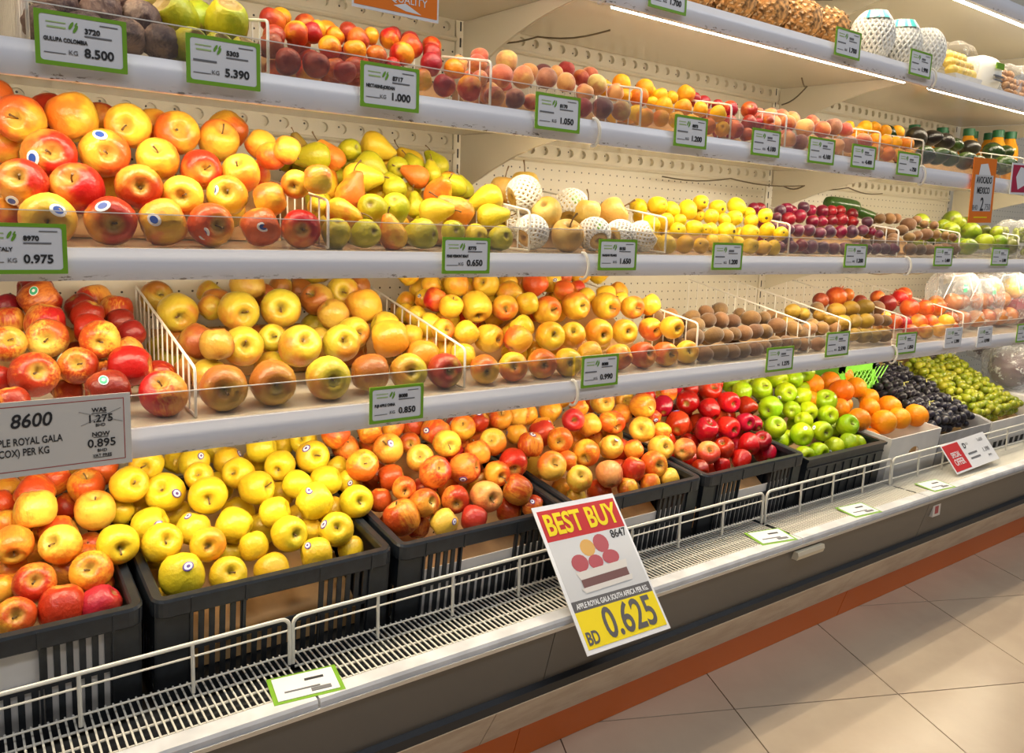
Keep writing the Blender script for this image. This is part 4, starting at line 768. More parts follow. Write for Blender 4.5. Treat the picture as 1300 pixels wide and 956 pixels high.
'gala': '259 3137 -299 69 r -85 5 -51 6 1 -32 -77 53;256 3260 -275 59 d 96 23 -12 7 0;162 3190 -329 49 d -36 22 89 6 0;163 3073 -359 49 o 4 -4 -99 5 0;142 2864 -407 57 o 6 -88 44 3 0;261 3021 -362 64 o -21 4 -97 4 0;256 2901 -402 66 y -11 -97 14 3 1;384 3145 -331 56 d 59 16 -78 5 2;391 3040 -346 53 r -39 21 -89 5 3;384 2940 -382 54 r -98 17 1 4 2;395 2829 -399 63 o -22 -96 -13 3 2;492 3065 -376 49 d 98 11 -9 5 4;508 2953 -406 48 d 89 18 39 4 3;484 2875 -451 48 o 55 -7 -82 3 3;466 2728 -480 68 r -91 38 -5 1 1;320 2751 -473 60 r -13 -91 36 2 3 -83 11 52;195 2707 -481 70 r 15 -93 31 1 0;108 2781 -507 49 r 40 38 82 2 0;299 2880 -559 47 r -57 50 63 2 2;382 2620 -530 65 d 97 14 13 0 1 -27 -69 65;533 2580 -548 73 o -26 -58 76 0 2;405 2816 -516 48 r -79 35 -48 2 4;559 2778 -522 49 r 83 -15 -51 2 5;133 2599 -540 49 r 9 -6 -98 0 0;293 2792 -561 45 r -6 39 91 2 1;503 3185 -349 61 oh -20 -6 -97 6 2;451 3302 -323 63 oh -17 26 94 7 1;370 3019 -484 59 dh -3 18 97 4 1;307 3115 -436 57 oh -83 39 37 5 1',
'fuji': '671 3336 -322 66 b 13 -86 47 6 0;684 3056 -346 73 g -7 -95 -26 4 2;862 3289 -303 52 g 65 -10 74 6 1;859 3182 -328 59 b 99 5 -9 5 2;813 3087 -338 50 g 73 5 67 5 1;886 2988 -340 77 g 2 -99 -9 4 3;972 3142 -264 68 b -29 42 85 5 3;1056 3204 -308 50 b 83 9 54 6 2;1052 3002 -337 80 g -32 -93 14 4 5;1137 3244 -280 50 b -28 11 -94 6 3;1234 3289 -302 63 b 78 -10 -60 6 4;1225 3060 -315 68 b -68 -48 53 4 6;719 2913 -437 64 b -51 13 -84 3 0;742 2758 -427 59 b 8 -7 -98 2 2;849 2828 -452 75 g -10 -96 21 2 3;977 2878 -437 54 g -26 -90 32 3 1;1037 2766 -454 79 g 0 -83 54 2 5;678 3070 -461 50 b 57 18 79 4 1;661 3216 -501 53 g 46 3 -88 5 0;663 3120 -533 50 g -1 -6 -99 4 0;673 2878 -534 50 b -66 35 65 2 0;725 2786 -541 60 g -90 42 6 2 1;716 2580 -542 78 b -24 -96 3 0 0;880 2589 -541 79 b -9 -98 -6 0 1;1355 3114 -289 70 g -36 -92 8 5 4;1457 3179 -273 54 b 91 -11 -39 5 5;1401 2989 -343 76 o -7 33 93 4 8;1241 2941 -363 63 b 66 -2 -73 3 3;1233 3103 -436 64 g -56 46 -68 4 7;1191 2747 -451 72 g -15 -93 31 2 6;1281 2840 -426 64 g 11 -98 12 2 7;1400 2750 -442 76 o -84 49 -20 2 8;1436 2874 -411 61 g 88 -22 -39 3 5;1540 2851 -457 54 o 87 -35 -32 2 9;1070 2582 -540 80 g -2 -99 8 0 2;1239 2595 -540 71 b 95 -26 0 0 3;1392 2584 -546 73 g -24 -94 18 0 4;1542 2572 -550 70 r -13 -98 10 0 5;1510 2694 -509 67 o 23 21 94 1 0;1328 3347 -206 70 gh 17 -4 -97 7 0;1177 2929 -478 66 bh -58 37 71 3 2;1319 2934 -511 65 bh -77 63 -2 3 4;960 2848 -547 64 gh 68 24 68 2 4;973 3063 -477 72 bh 81 -23 -53 4 4',
'golden': '1767 3075 -264 46 y -61 66 -41 6 2;1707 3038 -319 45 y 89 -40 -14 5 1 -80 -49 32;1848 2997 -253 58 y 17 15 -96 5 2;1967 3084 -280 46 y 77 -20 59 6 5;1708 2941 -316 52 r 52 -1 85 4 1;1675 3145 -340 44 y -63 55 54 6 1;1729 2843 -336 53 y 6 -45 88 3 2;1871 2870 -342 70 y -18 -68 -70 4 3;2002 2988 -254 61 y -81 -51 24 5 3;2152 3036 -254 47 y 55 -9 82 5 5;2108 2951 -296 59 y -57 51 -63 4 6;2015 2857 -351 61 o -49 -86 5 3 3;2054 3057 -313 47 y -64 41 -64 5 4;2134 2849 -336 54 y -9 36 92 3 5 -63 52 56;2284 3110 -261 56 o 41 -15 89 6 6;2285 2993 -255 65 o 51 -41 -74 5 6;2413 3032 -253 57 y 2 -1 -99 5 7 -30 -91 24;2248 2850 -370 68 o 1 -98 10 3 6;1643 3084 -387 44 y -27 59 75 5 0;1643 2992 -391 48 y 44 -10 -88 4 0;1652 2891 -417 54 y 77 -26 -56 3 1;1652 2780 -426 49 o -1 -97 18 2 0;1746 2749 -438 54 y 72 -14 67 2 2;1860 2747 -466 63 o 34 -93 -7 2 3 -99 -1 5;2046 2763 -431 56 y -44 45 76 2 5;1970 2687 -470 62 o 64 6 76 1 1;2152 2697 -463 67 y -21 -94 22 2 6;1680 2660 -516 55 y -77 60 -16 1 0;1643 2911 -511 45 y -34 49 79 3 0;1691 2815 -512 48 o 70 -1 70 2 1;1722 2565 -557 60 o -32 -93 -10 0 0;1858 2564 -558 63 o -43 -88 15 0 1;2011 2566 -556 64 o -39 -91 -1 0 2;2149 2564 -558 63 y -36 -92 3 0 3;2412 2932 -287 52 o 81 -56 -14 4 8;2569 3020 -290 46 r -14 37 91 5 9;2409 2835 -354 69 o 4 -98 14 3 7;2562 2937 -323 46 y 76 -16 61 4 10;2606 2841 -360 69 o -19 -97 -8 3 8;2683 2925 -318 56 y 76 -63 12 4 11;2740 2795 -366 59 o -19 -97 5 3 9;2780 2920 -343 47 y 21 -26 -93 4 12;2850 2781 -355 56 y -37 50 77 3 10;2274 2690 -468 60 y -47 -67 56 2 8;2435 2695 -464 68 y -15 -97 -9 2 10;2597 2693 -466 63 y -30 -93 13 2 12;2811 2734 -468 59 o -13 -98 -9 2 13;2849 2629 -450 58 y -16 -97 -9 1 2;2294 2589 -539 58 o 88 -35 28 0 4;2451 2563 -557 60 o -51 72 -46 0 5;2595 2565 -557 63 r 2 -95 28 0 6;2742 2561 -561 60 o -9 -98 10 0 7;2891 2559 -563 58 y -47 -83 24 0 8;1662 3107 -213 56 yh 67 -21 70 6 0;2541 3110 -228 57 oh -18 50 84 6 7;2663 3115 -220 59 yh 80 -41 42 6 8;2793 3117 -215 60 yh -42 62 65 6 9;2874 3047 -314 55 oh 58 -29 -75 5 10;2283 2799 -515 56 yh -28 44 -84 2 9;2537 2801 -516 58 yh 78 -57 23 2 11;1792 2975 -406 56 yh 42 -13 -89 4 2;2046 2977 -392 59 yh -68 64 -32 4 5;2290 2962 -386 57 oh -1 25 96 4 7;2412 2977 -392 57 yh 31 18 92 4 9;2044 2812 -550 60 yh 64 -27 -71 2 4;2158 2810 -555 57 yh 31 14 93 2 7;2102 2899 -478 64 yh -52 49 69 3 4;1912 2990 -422 61 rh -72 68 6 4 4;2480 3067 -346 61 yh -59 55 -58 5 8;1779 3173 -302 62 oh -24 52 80 6 3;1905 3166 -292 58 yh -28 30 -90 6 4',
'kiwis3': '3425 2819 -403 46 b 97 2 22 4 6;3306 2811 -408 41 b 98 -7 -15 4 5;3161 2781 -427 42 b 99 2 10 4 3;3253 2750 -445 45 b 98 15 1 3 3;3345 2742 -447 49 b 85 45 -24 3 4;3436 2736 -455 45 b 97 21 -7 3 5;3115 2714 -466 51 b 98 14 4 3 2;3595 2743 -448 50 b 87 -47 4 3 6;3729 2754 -450 43 b 77 61 -10 3 7;3601 2825 -429 37 b 91 38 -8 4 7;3032 2642 -509 51 b 97 20 4 2 1;3181 2644 -508 48 b 93 -25 23 2 3;3265 2636 -512 39 b 98 0 -14 2 5;3340 2643 -507 39 b 97 3 -20 2 6;3423 2648 -508 47 b 99 -2 1 2 7;3515 2649 -503 45 b 97 -22 0 2 8;3603 2649 -507 45 b 92 22 -28 2 9;3737 2672 -483 48 b 96 -23 8 2 10;2994 2543 -578 42 b 93 -31 15 0 0;3110 2550 -572 49 b 98 -13 -2 0 1;3207 2544 -578 43 b 98 9 -7 0 2;3296 2547 -575 46 b 81 57 0 0 3;3390 2545 -577 43 b 98 -11 -6 0 4;3470 2549 -569 41 b 89 43 -5 0 5;3575 2559 -554 41 b 89 42 13 0 6;3655 2552 -557 40 b 96 -7 24 0 7;3874 2657 -501 44 l 94 -20 -24 2 12;4005 2644 -508 42 l 99 0 -7 2 13;4129 2708 -493 34 l 99 9 -1 2 15;4125 2640 -510 38 l 95 -10 -25 2 14;4238 2634 -514 37 l 98 10 -10 1 1;3735 2553 -565 42 l 91 37 9 0 8;3814 2545 -577 41 l 96 -19 -13 0 9;3939 2542 -580 41 l 98 -6 13 0 10;4105 2540 -577 38 l 95 20 20 0 11;2954 2706 -500 42 bh 99 -7 5 2 0;4005 2781 -471 41 bh 95 27 5 3 9;4098 2781 -463 43 lh 95 -28 -7 3 10;2953 2848 -432 46 bh 97 -19 -6 4 0;3052 2838 -420 43 lh 99 6 0 4 1;3912 2786 -468 40 bh 89 42 7 3 8;3226 2722 -536 41 lh 98 10 6 2 4;3866 2727 -544 40 bh 94 -21 -21 2 11;3001 2796 -506 45 bh 97 20 -7 3 0;3136 2865 -462 42 lh 97 19 -7 4 2;3224 2866 -452 40 bh 99 7 7 4 4;3952 2872 -461 44 lh 99 -5 -8 4 8;3374 2673 -575 41 bh 91 -38 -7 1 0;3048 2735 -568 46 bh 93 -35 5 2 2;3091 2805 -509 46 bh 98 12 0 3 1',
'goldkiwis': '3996 2758 -419 45 y 99 -3 -2 3 0;4074 2737 -437 40 y 98 14 -1 3 1;4221 2729 -449 39 y 98 13 -3 3 2;4275 2784 -416 45 b 90 38 18 3 3;4416 2743 -431 54 y 99 -8 -5 3 4;4592 2755 -423 54 y 99 6 -3 3 5;4748 2759 -420 54 y 84 -51 8 3 6;4881 2749 -427 51 b 97 18 8 3 7;4356 2659 -490 51 y 98 15 0 2 3;4482 2657 -491 48 y 94 26 14 2 4;4600 2656 -492 52 y 97 -18 -11 2 5;4735 2659 -490 43 b 98 12 -6 2 6;4816 2652 -496 40 b 87 -46 3 2 7;4338 2571 -551 41 y 93 -15 31 0 0;4421 2559 -561 47 y 84 -50 16 0 1;4528 2552 -565 47 y 98 4 14 0 2;4633 2550 -567 46 y 94 -27 -17 0 3;4224 2657 -470 38 y 97 5 -17 2 1;3934 2645 -538 49 bh 89 39 -17 1 0;3889 2712 -486 45 yh 98 -1 -11 2 0;4419 2667 -573 44 bh 94 31 -3 1 1;4284 2764 -544 48 bh 83 54 -1 2 2',
'pomegranates': '4569 2847 -358 66 r 28 -36 88 4 0;4707 2858 -351 45 r -31 59 73 4 1;4367 2824 -374 49 d -13 7 -98 3 0;5088 2868 -376 48 r 14 -26 94 4 2;4773 2802 -390 45 d -50 84 -17 3 1;5051 2775 -408 61 d 48 -85 18 3 2;5294 2824 -379 58 r -44 86 21 3 3;5251 2730 -436 65 r 18 -48 -85 2 2;5448 2722 -446 59 r -13 38 90 2 3;5613 2727 -442 66 o 17 -49 -84 2 4;5194 2628 -521 57 o -34 77 52 1 2;5353 2629 -524 50 r -12 5 -98 1 3;5511 2605 -527 55 o 18 -18 96 1 4;5000 2623 -517 49 r 44 -87 -15 1 1;4907 2635 -506 49 r 40 -61 67 1 0;5143 2553 -569 48 o 33 -48 80 0 1;5321 2554 -568 46 o -9 40 90 0 2;4957 2553 -562 48 r 23 -61 -75 0 0;5598 2600 -569 44 r -42 83 -33 0 3;4935 2732 -493 54 oh -41 81 39 2 0;5523 2923 -376 59 rh -37 76 52 4 3;5161 2765 -522 54 dh -45 76 -45 2 1',
'crate1': '193 2859 -947 65 y -2 -25 -96 3 2;358 3003 -944 62 o 3 -38 91 4 1;267 3088 -922 63 o -90 -3 -41 5 2;418 3103 -912 60 o 90 -7 -41 5 4;133 3119 -950 46 o -95 28 2 5 1;111 3035 -968 46 o -87 -12 -47 5 0;204 3175 -961 48 o 95 9 -25 6 0;204 2984 -935 63 o -77 30 54 4 0;370 2890 -996 66 y -5 -28 95 3 5;298 3065 -1025 50 r 54 -21 -80 5 3;257 2877 -1046 58 o -87 16 -45 3 3;250 2753 -1043 64 y -53 -68 50 2 3;126 2799 -1030 61 y -7 -90 -41 2 2;113 2918 -1005 51 o 9 39 91 3 0;83 2755 -1154 47 o -94 9 -28 2 0;168 2691 -1125 63 r 1 -86 49 1 0;322 2675 -1121 66 o -18 -81 55 1 1;232 2592 -1176 68 r -6 -22 -96 0 1;333 2582 -1194 62 R -74 14 -65 0 2;110 2580 -1174 59 o 4 -87 47 0 0;346 2716 -1186 49 o -68 42 58 1 2;348 2920 -1127 47 r 99 -3 5 3 4;326 2832 -1130 46 o 26 36 89 2 5;259 2780 -1147 46 r -74 46 47 2 4;118 2836 -1130 48 o 96 23 -5 2 1;356 3237 -924 62 yh 18 -26 -94 6 1;177 2946 -1100 64 oh 92 11 35 3 1',
'crate2': '559 3027 -897 62 y -25 -95 13 5 0;477 2911 -930 66 y 33 -88 31 4 1;457 2950 -1036 47 y -75 39 52 4 0;406 2718 -1060 66 y 1 -99 2 2 0;599 2918 -983 71 y -40 -67 61 4 3 30 -92 22;687 3155 -940 50 y 56 27 77 6 2;732 3055 -928 59 y 29 46 83 5 1 24 -72 64;720 2948 -948 53 y -28 -83 47 4 4;725 2835 -984 70 y -25 -96 -1 3 2;867 3092 -947 57 y -9 -12 -98 5 2 67 -48 54;873 2973 -969 63 y -66 -65 37 4 6;524 3011 -1058 49 y -78 54 30 4 2;646 2965 -1081 51 y -96 23 5 3 1;529 2829 -1058 62 y -84 36 -39 3 0 23 -92 30;537 2707 -1084 67 y 17 -85 47 1 0;656 2775 -1080 61 y -36 -20 -90 2 2 -32 -20 92;673 2660 -1099 61 o -17 -95 23 1 1;793 2759 -1087 67 y -75 56 33 2 3;843 3192 -934 49 y -80 48 32 6 3;795 2839 -1233 48 y 18 -21 -95 2 4;984 3038 -898 60 y -84 50 -19 5 3;1025 2940 -949 60 y -54 -82 -13 4 7;1102 3142 -929 50 y 30 25 91 5 5;1170 3066 -903 57 y -56 -69 44 5 6;1159 2949 -936 69 y -6 -90 40 4 8 -54 -48 67;903 2854 -996 66 y 59 -76 24 3 4;1058 2843 -1005 56 y -60 69 38 3 6;1174 2842 -1008 62 y -81 44 -36 3 7;1080 2728 -1040 69 y 86 -2 49 2 8 -44 -36 81;1271 2958 -1003 49 y -43 49 75 4 9;1279 2869 -1035 49 y -34 61 70 3 8 -25 -95 15;1249 2733 -1072 67 y -7 -96 23 2 10;941 2759 -1066 59 y -79 50 -34 2 6;953 2649 -1113 66 y 17 -95 22 1 4;828 2654 -1135 52 y 22 -30 -92 1 3;1128 2636 -1131 66 y -20 -84 48 1 6 -80 -22 54;1178 2716 -1184 50 y -58 70 39 1 7;1067 2731 -1159 51 y -83 50 20 1 5;1178 2615 -1210 50 y 8 65 74 0 5;1028 2581 -1180 59 y 98 -14 6 0 4 -63 -23 73;1025 2928 -1060 53 y -85 50 10 3 5;574 2594 -1157 73 y 6 -14 -98 0 1 12 -74 65;718 2582 -1187 63 y -4 -83 54 0 2;870 2590 -1216 63 y -19 70 67 0 3;774 2758 -1198 47 y 23 53 80 1 2;532 3197 -840 67 yh 55 -5 -82 6 0;662 3219 -839 62 yh 68 -2 -72 6 1;926 3195 -824 61 yh 43 -32 -84 6 4;1062 3187 -829 63 yh 83 -27 -47 6 5;1211 3198 -830 66 yh -1 26 95 6 6;1197 2834 -1142 63 yh 77 12 62 2 9;533 2662 -1285 65 yh 99 8 -1 0 0;550 2854 -1174 59 yh -83 47 29 2 1;929 2860 -1160 68 yh 31 -29 -89 2 5;1076 2867 -1158 67 yh 94 -8 30 2 7;863 2958 -1116 63 yh 34 -28 -89 3 3;814 3055 -1043 62 yh -41 62 65 4 5;1007 3153 -982 61 yh -67 30 -66 5 4',
'crate3': '1271 2980 -867 58 o 67 -38 -62 5 0;1430 2996 -873 59 o 88 -31 33 5 1;1537 2986 -869 49 o 34 22 90 5 3;1688 3086 -900 59 o 52 -27 -80 5 4;1338 3025 -947 58 r -16 49 85 4 0;1463 3064 -946 48 o 64 -37 -66 5 2;1474 2899 -934 66 y -58 -37 71 4 1 -25 -77 56;1324 2842 -972 67 o -9 -83 52 3 0;1608 2963 -941 49 r -41 -89 15 4 2;1738 2971 -909 66 o 56 0 82 4 3 -89 -34 26;1602 2863 -986 61 y -42 -74 50 3 3;1725 2850 -932 62 y -24 -96 7 3 4;1865 2938 -900 61 o -46 -70 53 4 4 -85 33 39;1968 2964 -889 49 r -47 49 -72 4 6 -29 -41 85;2119 3075 -921 48 o -64 76 6 5 6;1452 2827 -1036 56 r -85 42 -27 3 2;1606 2743 -1015 67 r 6 -81 57 2 2;1870 2819 -988 60 r -13 40 89 3 6;1765 2762 -1027 68 r 59 -77 21 2 5 -53 -71 -44;1457 2726 -1052 50 o -31 -94 -1 2 1;1495 2636 -1095 59 r 29 -89 32 1 2;1663 2666 -1117 60 r -39 -91 -9 1 4;1798 2643 -1122 69 p -6 -98 14 1 5;1374 2771 -1101 49 r -5 -6 -99 2 0;1398 2628 -1133 73 r -42 26 86 1 0;1491 2665 -1203 49 r 24 42 87 0 1;1560 2579 -1167 57 y -74 25 -61 0 2 29 -90 29;1703 2579 -1181 58 R -73 65 11 0 3;2097 2975 -891 58 o -30 -59 73 4 8;2258 2986 -891 58 o -79 -47 36 5 7;2382 2962 -882 60 o 58 -51 -63 4 10;1979 2862 -964 64 y -61 -61 48 3 7;2139 2894 -956 52 o 10 27 95 3 9 -88 40 21;2137 2785 -976 62 r -8 -19 -97 3 8 -17 -43 88;2292 2893 -944 56 o -65 54 -52 4 9 -1 -74 65;2310 2785 -979 63 o -62 -76 11 3 10;2024 2761 -1039 67 r -43 -85 -28 2 9;1909 2726 -1063 58 o -11 -98 -3 2 7;1957 2628 -1115 67 r -75 51 39 1 6;1951 2680 -1225 59 o -70 70 6 0 4;2012 2592 -1185 49 r -73 67 0 0 5 -49 -56 65;2001 2811 -1093 60 r 91 -39 1 2 8;1561 2723 -1138 62 oh -26 76 58 1 3;1823 2920 -1034 65 rh 65 -5 74 3 5;1352 2665 -1253 58 yh 87 9 46 0 0;1433 2773 -1207 57 rh -41 65 62 1 1;1629 2865 -1131 59 rh 85 -50 -7 2 3;1755 2858 -1142 59 rh -70 57 -42 2 4;1900 2856 -1136 64 oh 88 -44 -3 2 6;1438 2949 -1060 62 rh 65 -47 -57 3 1;1885 3029 -997 65 rh 87 -43 18 4 5;2015 3028 -1003 62 oh 66 -58 -45 4 7;1947 3129 -947 59 rh -18 -13 -96 5 5',
'crate4': '2432 2843 -907 58 R -49 -83 24 3 1;2557 2945 -879 51 o -68 43 -58 4 1;2541 2847 -946 60 o 15 -44 -87 3 3;2651 2841 -943 49 o 65 -65 -37 3 4;2201 2705 -1070 70 y -30 -78 53 2 0;2433 2737 -1045 68 o -66 -71 -22 2 3;2626 2785 -1056 58 y 52 -47 -70 2 5;2305 2631 -1125 62 y -42 -69 58 1 0 -19 50 83;2309 2757 -1203 48 o -55 44 -69 1 1;2322 2669 -1223 47 y 78 -44 -41 1 2;2488 2689 -1234 60 o -34 85 38 1 3 74 -51 42;2314 2732 -1067 50 o -64 74 13 2 2;2749 2985 -880 66 y -33 -93 11 5 1 -69 44 -55;2987 3069 -909 58 y -47 -86 15 5 2;2960 2903 -907 69 o 11 -98 8 4 3;3055 2908 -976 50 o -56 80 14 4 4 -48 -85 -14;2743 2891 -967 61 o -18 -92 -31 3 6;2916 3002 -965 57 o -45 86 19 4 2;2863 2797 -1000 69 y -79 -56 23 3 8;2563 2697 -1027 57 y -30 -70 63 2 4 4 -48 86;2489 2628 -1129 66 p 24 57 77 1 4;2726 2713 -1064 51 o -44 71 -52 2 6;2646 2630 -1130 61 r -23 16 -95 1 5;2895 2694 -1075 66 y -23 -91 31 1 8;2789 2636 -1125 67 o -21 -95 18 1 7;2571 2586 -1195 51 o -21 -14 -96 0 1;2710 2571 -1193 50 o -9 -21 -96 0 2;2844 2575 -1190 50 y 80 -47 35 0 3;2978 2769 -1019 51 o -49 82 25 2 8;2282 2887 -966 68 Rh 78 -42 43 3 0;2202 2981 -888 60 yh -57 81 8 4 0;2533 3078 -859 61 yh 30 -34 -88 5 0;2206 2638 -1246 61 oh -31 6 -94 0 0;2668 2754 -1178 62 oh 88 -46 -8 1 6;2739 2831 -1100 63 rh 9 -20 -97 2 7;2216 2856 -1119 63 yh 76 -37 52 2 1;2530 2949 -1045 59 oh 50 -46 -72 3 2;2662 2958 -1054 61 oh -61 77 16 3 5;2805 2967 -1054 65 yh 1 -1 -99 3 7;2811 3145 -907 65 oh 62 -43 -64 6 0',
'crate5': '3198 2961 -865 58 o 97 -14 -10 5 1;3026 2950 -874 56 R 86 47 13 5 0;3105 2888 -923 56 R 61 66 42 4 0;3300 2895 -918 68 R 78 60 -5 4 1;3122 2792 -1001 68 R 75 60 25 3 0 1 30 94;3553 2956 -885 65 r -28 -82 49 5 4;3424 2839 -963 61 R 8 75 64 3 2;3591 2850 -938 63 r -22 -96 -4 4 3;3286 2743 -1040 64 R -1 -53 84 2 2;3464 2737 -1045 64 r -11 -98 -7 2 4;3046 2671 -1098 61 p 83 54 -2 1 0;3182 2631 -1129 63 p -45 -62 63 1 2;3323 2638 -1124 56 R -57 -15 79 1 4;3516 2686 -1222 54 R 40 41 81 1 5;3250 2585 -1195 46 R 22 27 93 0 3;3068 2570 -1178 46 R 50 81 26 0 1;3407 2966 -861 46 R 39 68 60 5 3;3736 2828 -971 59 R 2 -71 -69 3 6;3622 2747 -1036 55 R -25 -96 3 2 6;3717 2747 -1059 46 R 30 89 31 2 8;3528 2637 -1122 61 r -48 -51 -70 1 6;3645 2634 -1125 54 R -64 -33 68 1 8;3681 2617 -1192 46 r 54 55 62 0 7;3390 2575 -1181 56 R 57 54 61 0 5;3673 2651 -1214 44 R 48 86 -9 0 6;3311 3024 -860 57 Rh 67 -10 72 5 2;3023 2798 -1084 62 Rh 77 8 61 2 0;3690 3039 -875 59 rh 33 85 38 5 6;3011 2654 -1242 57 ph 45 85 23 0 0;3382 2818 -1107 55 Rh 90 40 -7 2 3;3575 2912 -1034 55 rh 66 17 72 3 4;3130 2676 -1245 56 Rh -32 49 80 0 2;3272 2669 -1250 54 rh 55 11 81 0 4;3073 2752 -1192 56 rh 49 67 -54 1 1;3202 2752 -1199 56 rh 52 74 40 1 3;3587 2756 -1189 56 Rh 30 43 84 1 7;3270 2838 -1136 54 Rh 42 22 87 2 1;3519 2842 -1125 60 Rh 59 45 66 2 5;3637 2828 -1123 54 rh 67 32 65 2 7;3314 2924 -1066 60 Rh 68 71 -9 3 1;3444 2926 -1070 61 Rh 44 59 66 3 3;3685 2927 -1057 60 rh 45 68 57 3 5;3397 3003 -991 56 Rh 10 63 76 4 2;3574 3077 -939 62 Rh 47 -64 60 5 5',
'crate6': '3843 3039 -891 60 g 64 62 43 5 0;4015 3054 -891 60 g 44 20 86 5 1;3812 2928 -915 61 g 54 34 76 4 0;3989 2933 -910 69 g -31 -77 54 4 1;4235 2994 -881 67 g 6 96 24 5 3;4362 2960 -890 61 g 70 23 66 5 4;4534 2993 -864 61 g 83 47 27 5 5;4185 2891 -947 67 g -48 -84 21 4 2 -92 -10 -35;4305 2851 -977 61 g 29 31 89 3 4 -98 -14 -2;3945 2816 -1003 72 g -94 -30 -7 3 0;4147 2810 -1037 56 g 80 57 -10 3 2;4488 2806 -1013 74 g -57 -43 68 3 5;4259 2769 -1049 61 g 48 83 25 2 2;4397 2726 -1077 65 g -52 -83 10 2 4;3853 2711 -1088 65 g -42 -68 58 2 0;3946 2877 -1103 49 g 27 73 -61 3 1;4131 2712 -1079 55 g 89 -18 -40 2 1;4030 2647 -1137 69 g 58 77 23 1 1 -40 -53 73;4166 2614 -1125 63 g -32 -94 -1 1 3 -89 19 40;4505 2756 -1193 59 g 38 64 65 1 5;4495 2647 -1138 69 g -25 -83 48 1 4;3967 2580 -1238 61 g -43 -89 -4 0 1;4104 2580 -1236 61 g -15 -98 7 0 2;4270 2582 -1234 63 g 67 55 48 0 3 -94 -19 -23;4424 2581 -1228 62 g 64 8 75 0 4;4503 2580 -1240 61 g 83 48 -24 0 5;3928 2728 -1181 59 g 40 71 56 1 0;4041 2751 -1184 49 g 95 24 15 1 2;3865 2642 -1257 63 gh 30 90 27 0 0;4145 3021 -970 61 gh 86 37 32 5 2;4528 3008 -983 62 gh -3 21 97 4 3;4265 2845 -1150 62 gh -17 -39 90 2 3;4204 2941 -1071 62 gh 47 87 -1 3 3',
'oranges': '4601 2977 -951 74 o 9 -42 -89 3 1;4836 3006 -953 71 o -9 -16 -97 4 0;4777 2877 -990 80 o -12 49 85 3 2;5001 2907 -993 72 o 51 -85 8 3 3;4433 2874 -1012 58 o -53 63 -55 3 0;4667 2814 -1084 70 o 51 -85 -1 2 0;4863 2899 -1094 58 o 15 11 97 2 1;5131 2884 -1074 69 o 18 3 97 2 2;4872 2622 -1155 83 o -41 87 23 0 1;5063 2621 -1150 74 o -49 77 -38 0 2;5293 2629 -1160 81 o 23 -3 96 0 3;5144 2739 -1107 81 o 40 -43 80 1 2;4917 2751 -1094 70 o -49 86 -3 1 1;4679 2680 -1128 75 o 32 -16 92 1 0;5066 3056 -934 77 oh 48 -61 61 4 1;4757 2642 -1264 77 oh -52 79 -29 0 0',
}
PILE = {
'ambrosia': (0.9, 1.27, -0.0125, 0.0354, (-0.35, 0.516), 1.518),
'pears': (0.75, 1.27, -0.0125, 0.0277, (0.516, 0.93), 1.522),
'guava': (0.9, 1.27, -0.0125, 0.0216, (1.31, 1.76), 1.398),
'plums': (0.8, 1.27, -0.0125, 0.0185, (1.76, 2.28), 1.4),
'kiwis2': (0.7, 1.27, -0.0125, 0.0209, (2.28, 2.655), 1.427),
'mangos': (0.8, 1.27, -0.0125, 0.0326, (2.655, 3.085), 1.407),
'nectarines': (0.75, 1.2556, 0.2495, 0.0212, (0.413, 0.82), 1.413),
'peaches': (0.9, 1.2556, 0.2495, 0.0206, (0.82, 1.2), 1.377),
'apricots': (0.8, 1.2556, 0.2495, 0.0202, (1.2, 1.485), 1.376),
'rednectarines': (0.8, 1.2556, 0.2495, 0.0193, (1.485, 1.69), 1.364),
'smallpeaches': (0.9, 1.2556, 0.2495, 0.0225, (1.69, 2.11), 1.35),
'smallapricots': (0.8, 1.2556, 0.2495, 0.0209, (2.11, 2.36), 1.382),
'avocados': (0.8, 1.2556, 0.2495, 0.0308, (2.36, 2.95), 1.384),
'gala': (0.45, 1.2837, -0.277, 0.0324, (-0.3, 0.306), 1.651),
'fuji': (0.5, 1.2837, -0.277, 0.0358, (0.306, 0.8), 1.674),
'golden': (0.7, 1.2837, -0.277, 0.0314, (0.8, 1.455), 1.586),
'kiwis3': (0.6, 1.2837, -0.277, 0.0228, (1.455, 2.1), 1.436),
'goldkiwis': (0.7, 1.2837, -0.277, 0.024, (1.92, 2.41), 1.392),
'pomegranates': (0.7, 1.2837, -0.277, 0.0296, (2.2, 2.8), 1.462),
'crate1': (0.55, 1.3025, -0.575, 0.0325, (-0.18, 0.215), 1.619),
'crate2': (0.6, 1.3025, -0.575, 0.0334, (0.235, 0.63), 1.609),
'crate3': (0.75, 1.3025, -0.575, 0.0326, (0.65, 1.05), 1.565),
'crate4': (0.8, 1.3025, -0.575, 0.0334, (1.07, 1.47), 1.573),
'crate5': (0.8, 1.3025, -0.575, 0.0305, (1.48, 1.885), 1.538),
'crate6': (0.8, 1.3025, -0.587, 0.0331, (1.9, 2.3), 1.527),
'oranges': (0.6, 1.3025, -0.587, 0.0384, (2.26, 2.65), 1.528),
}

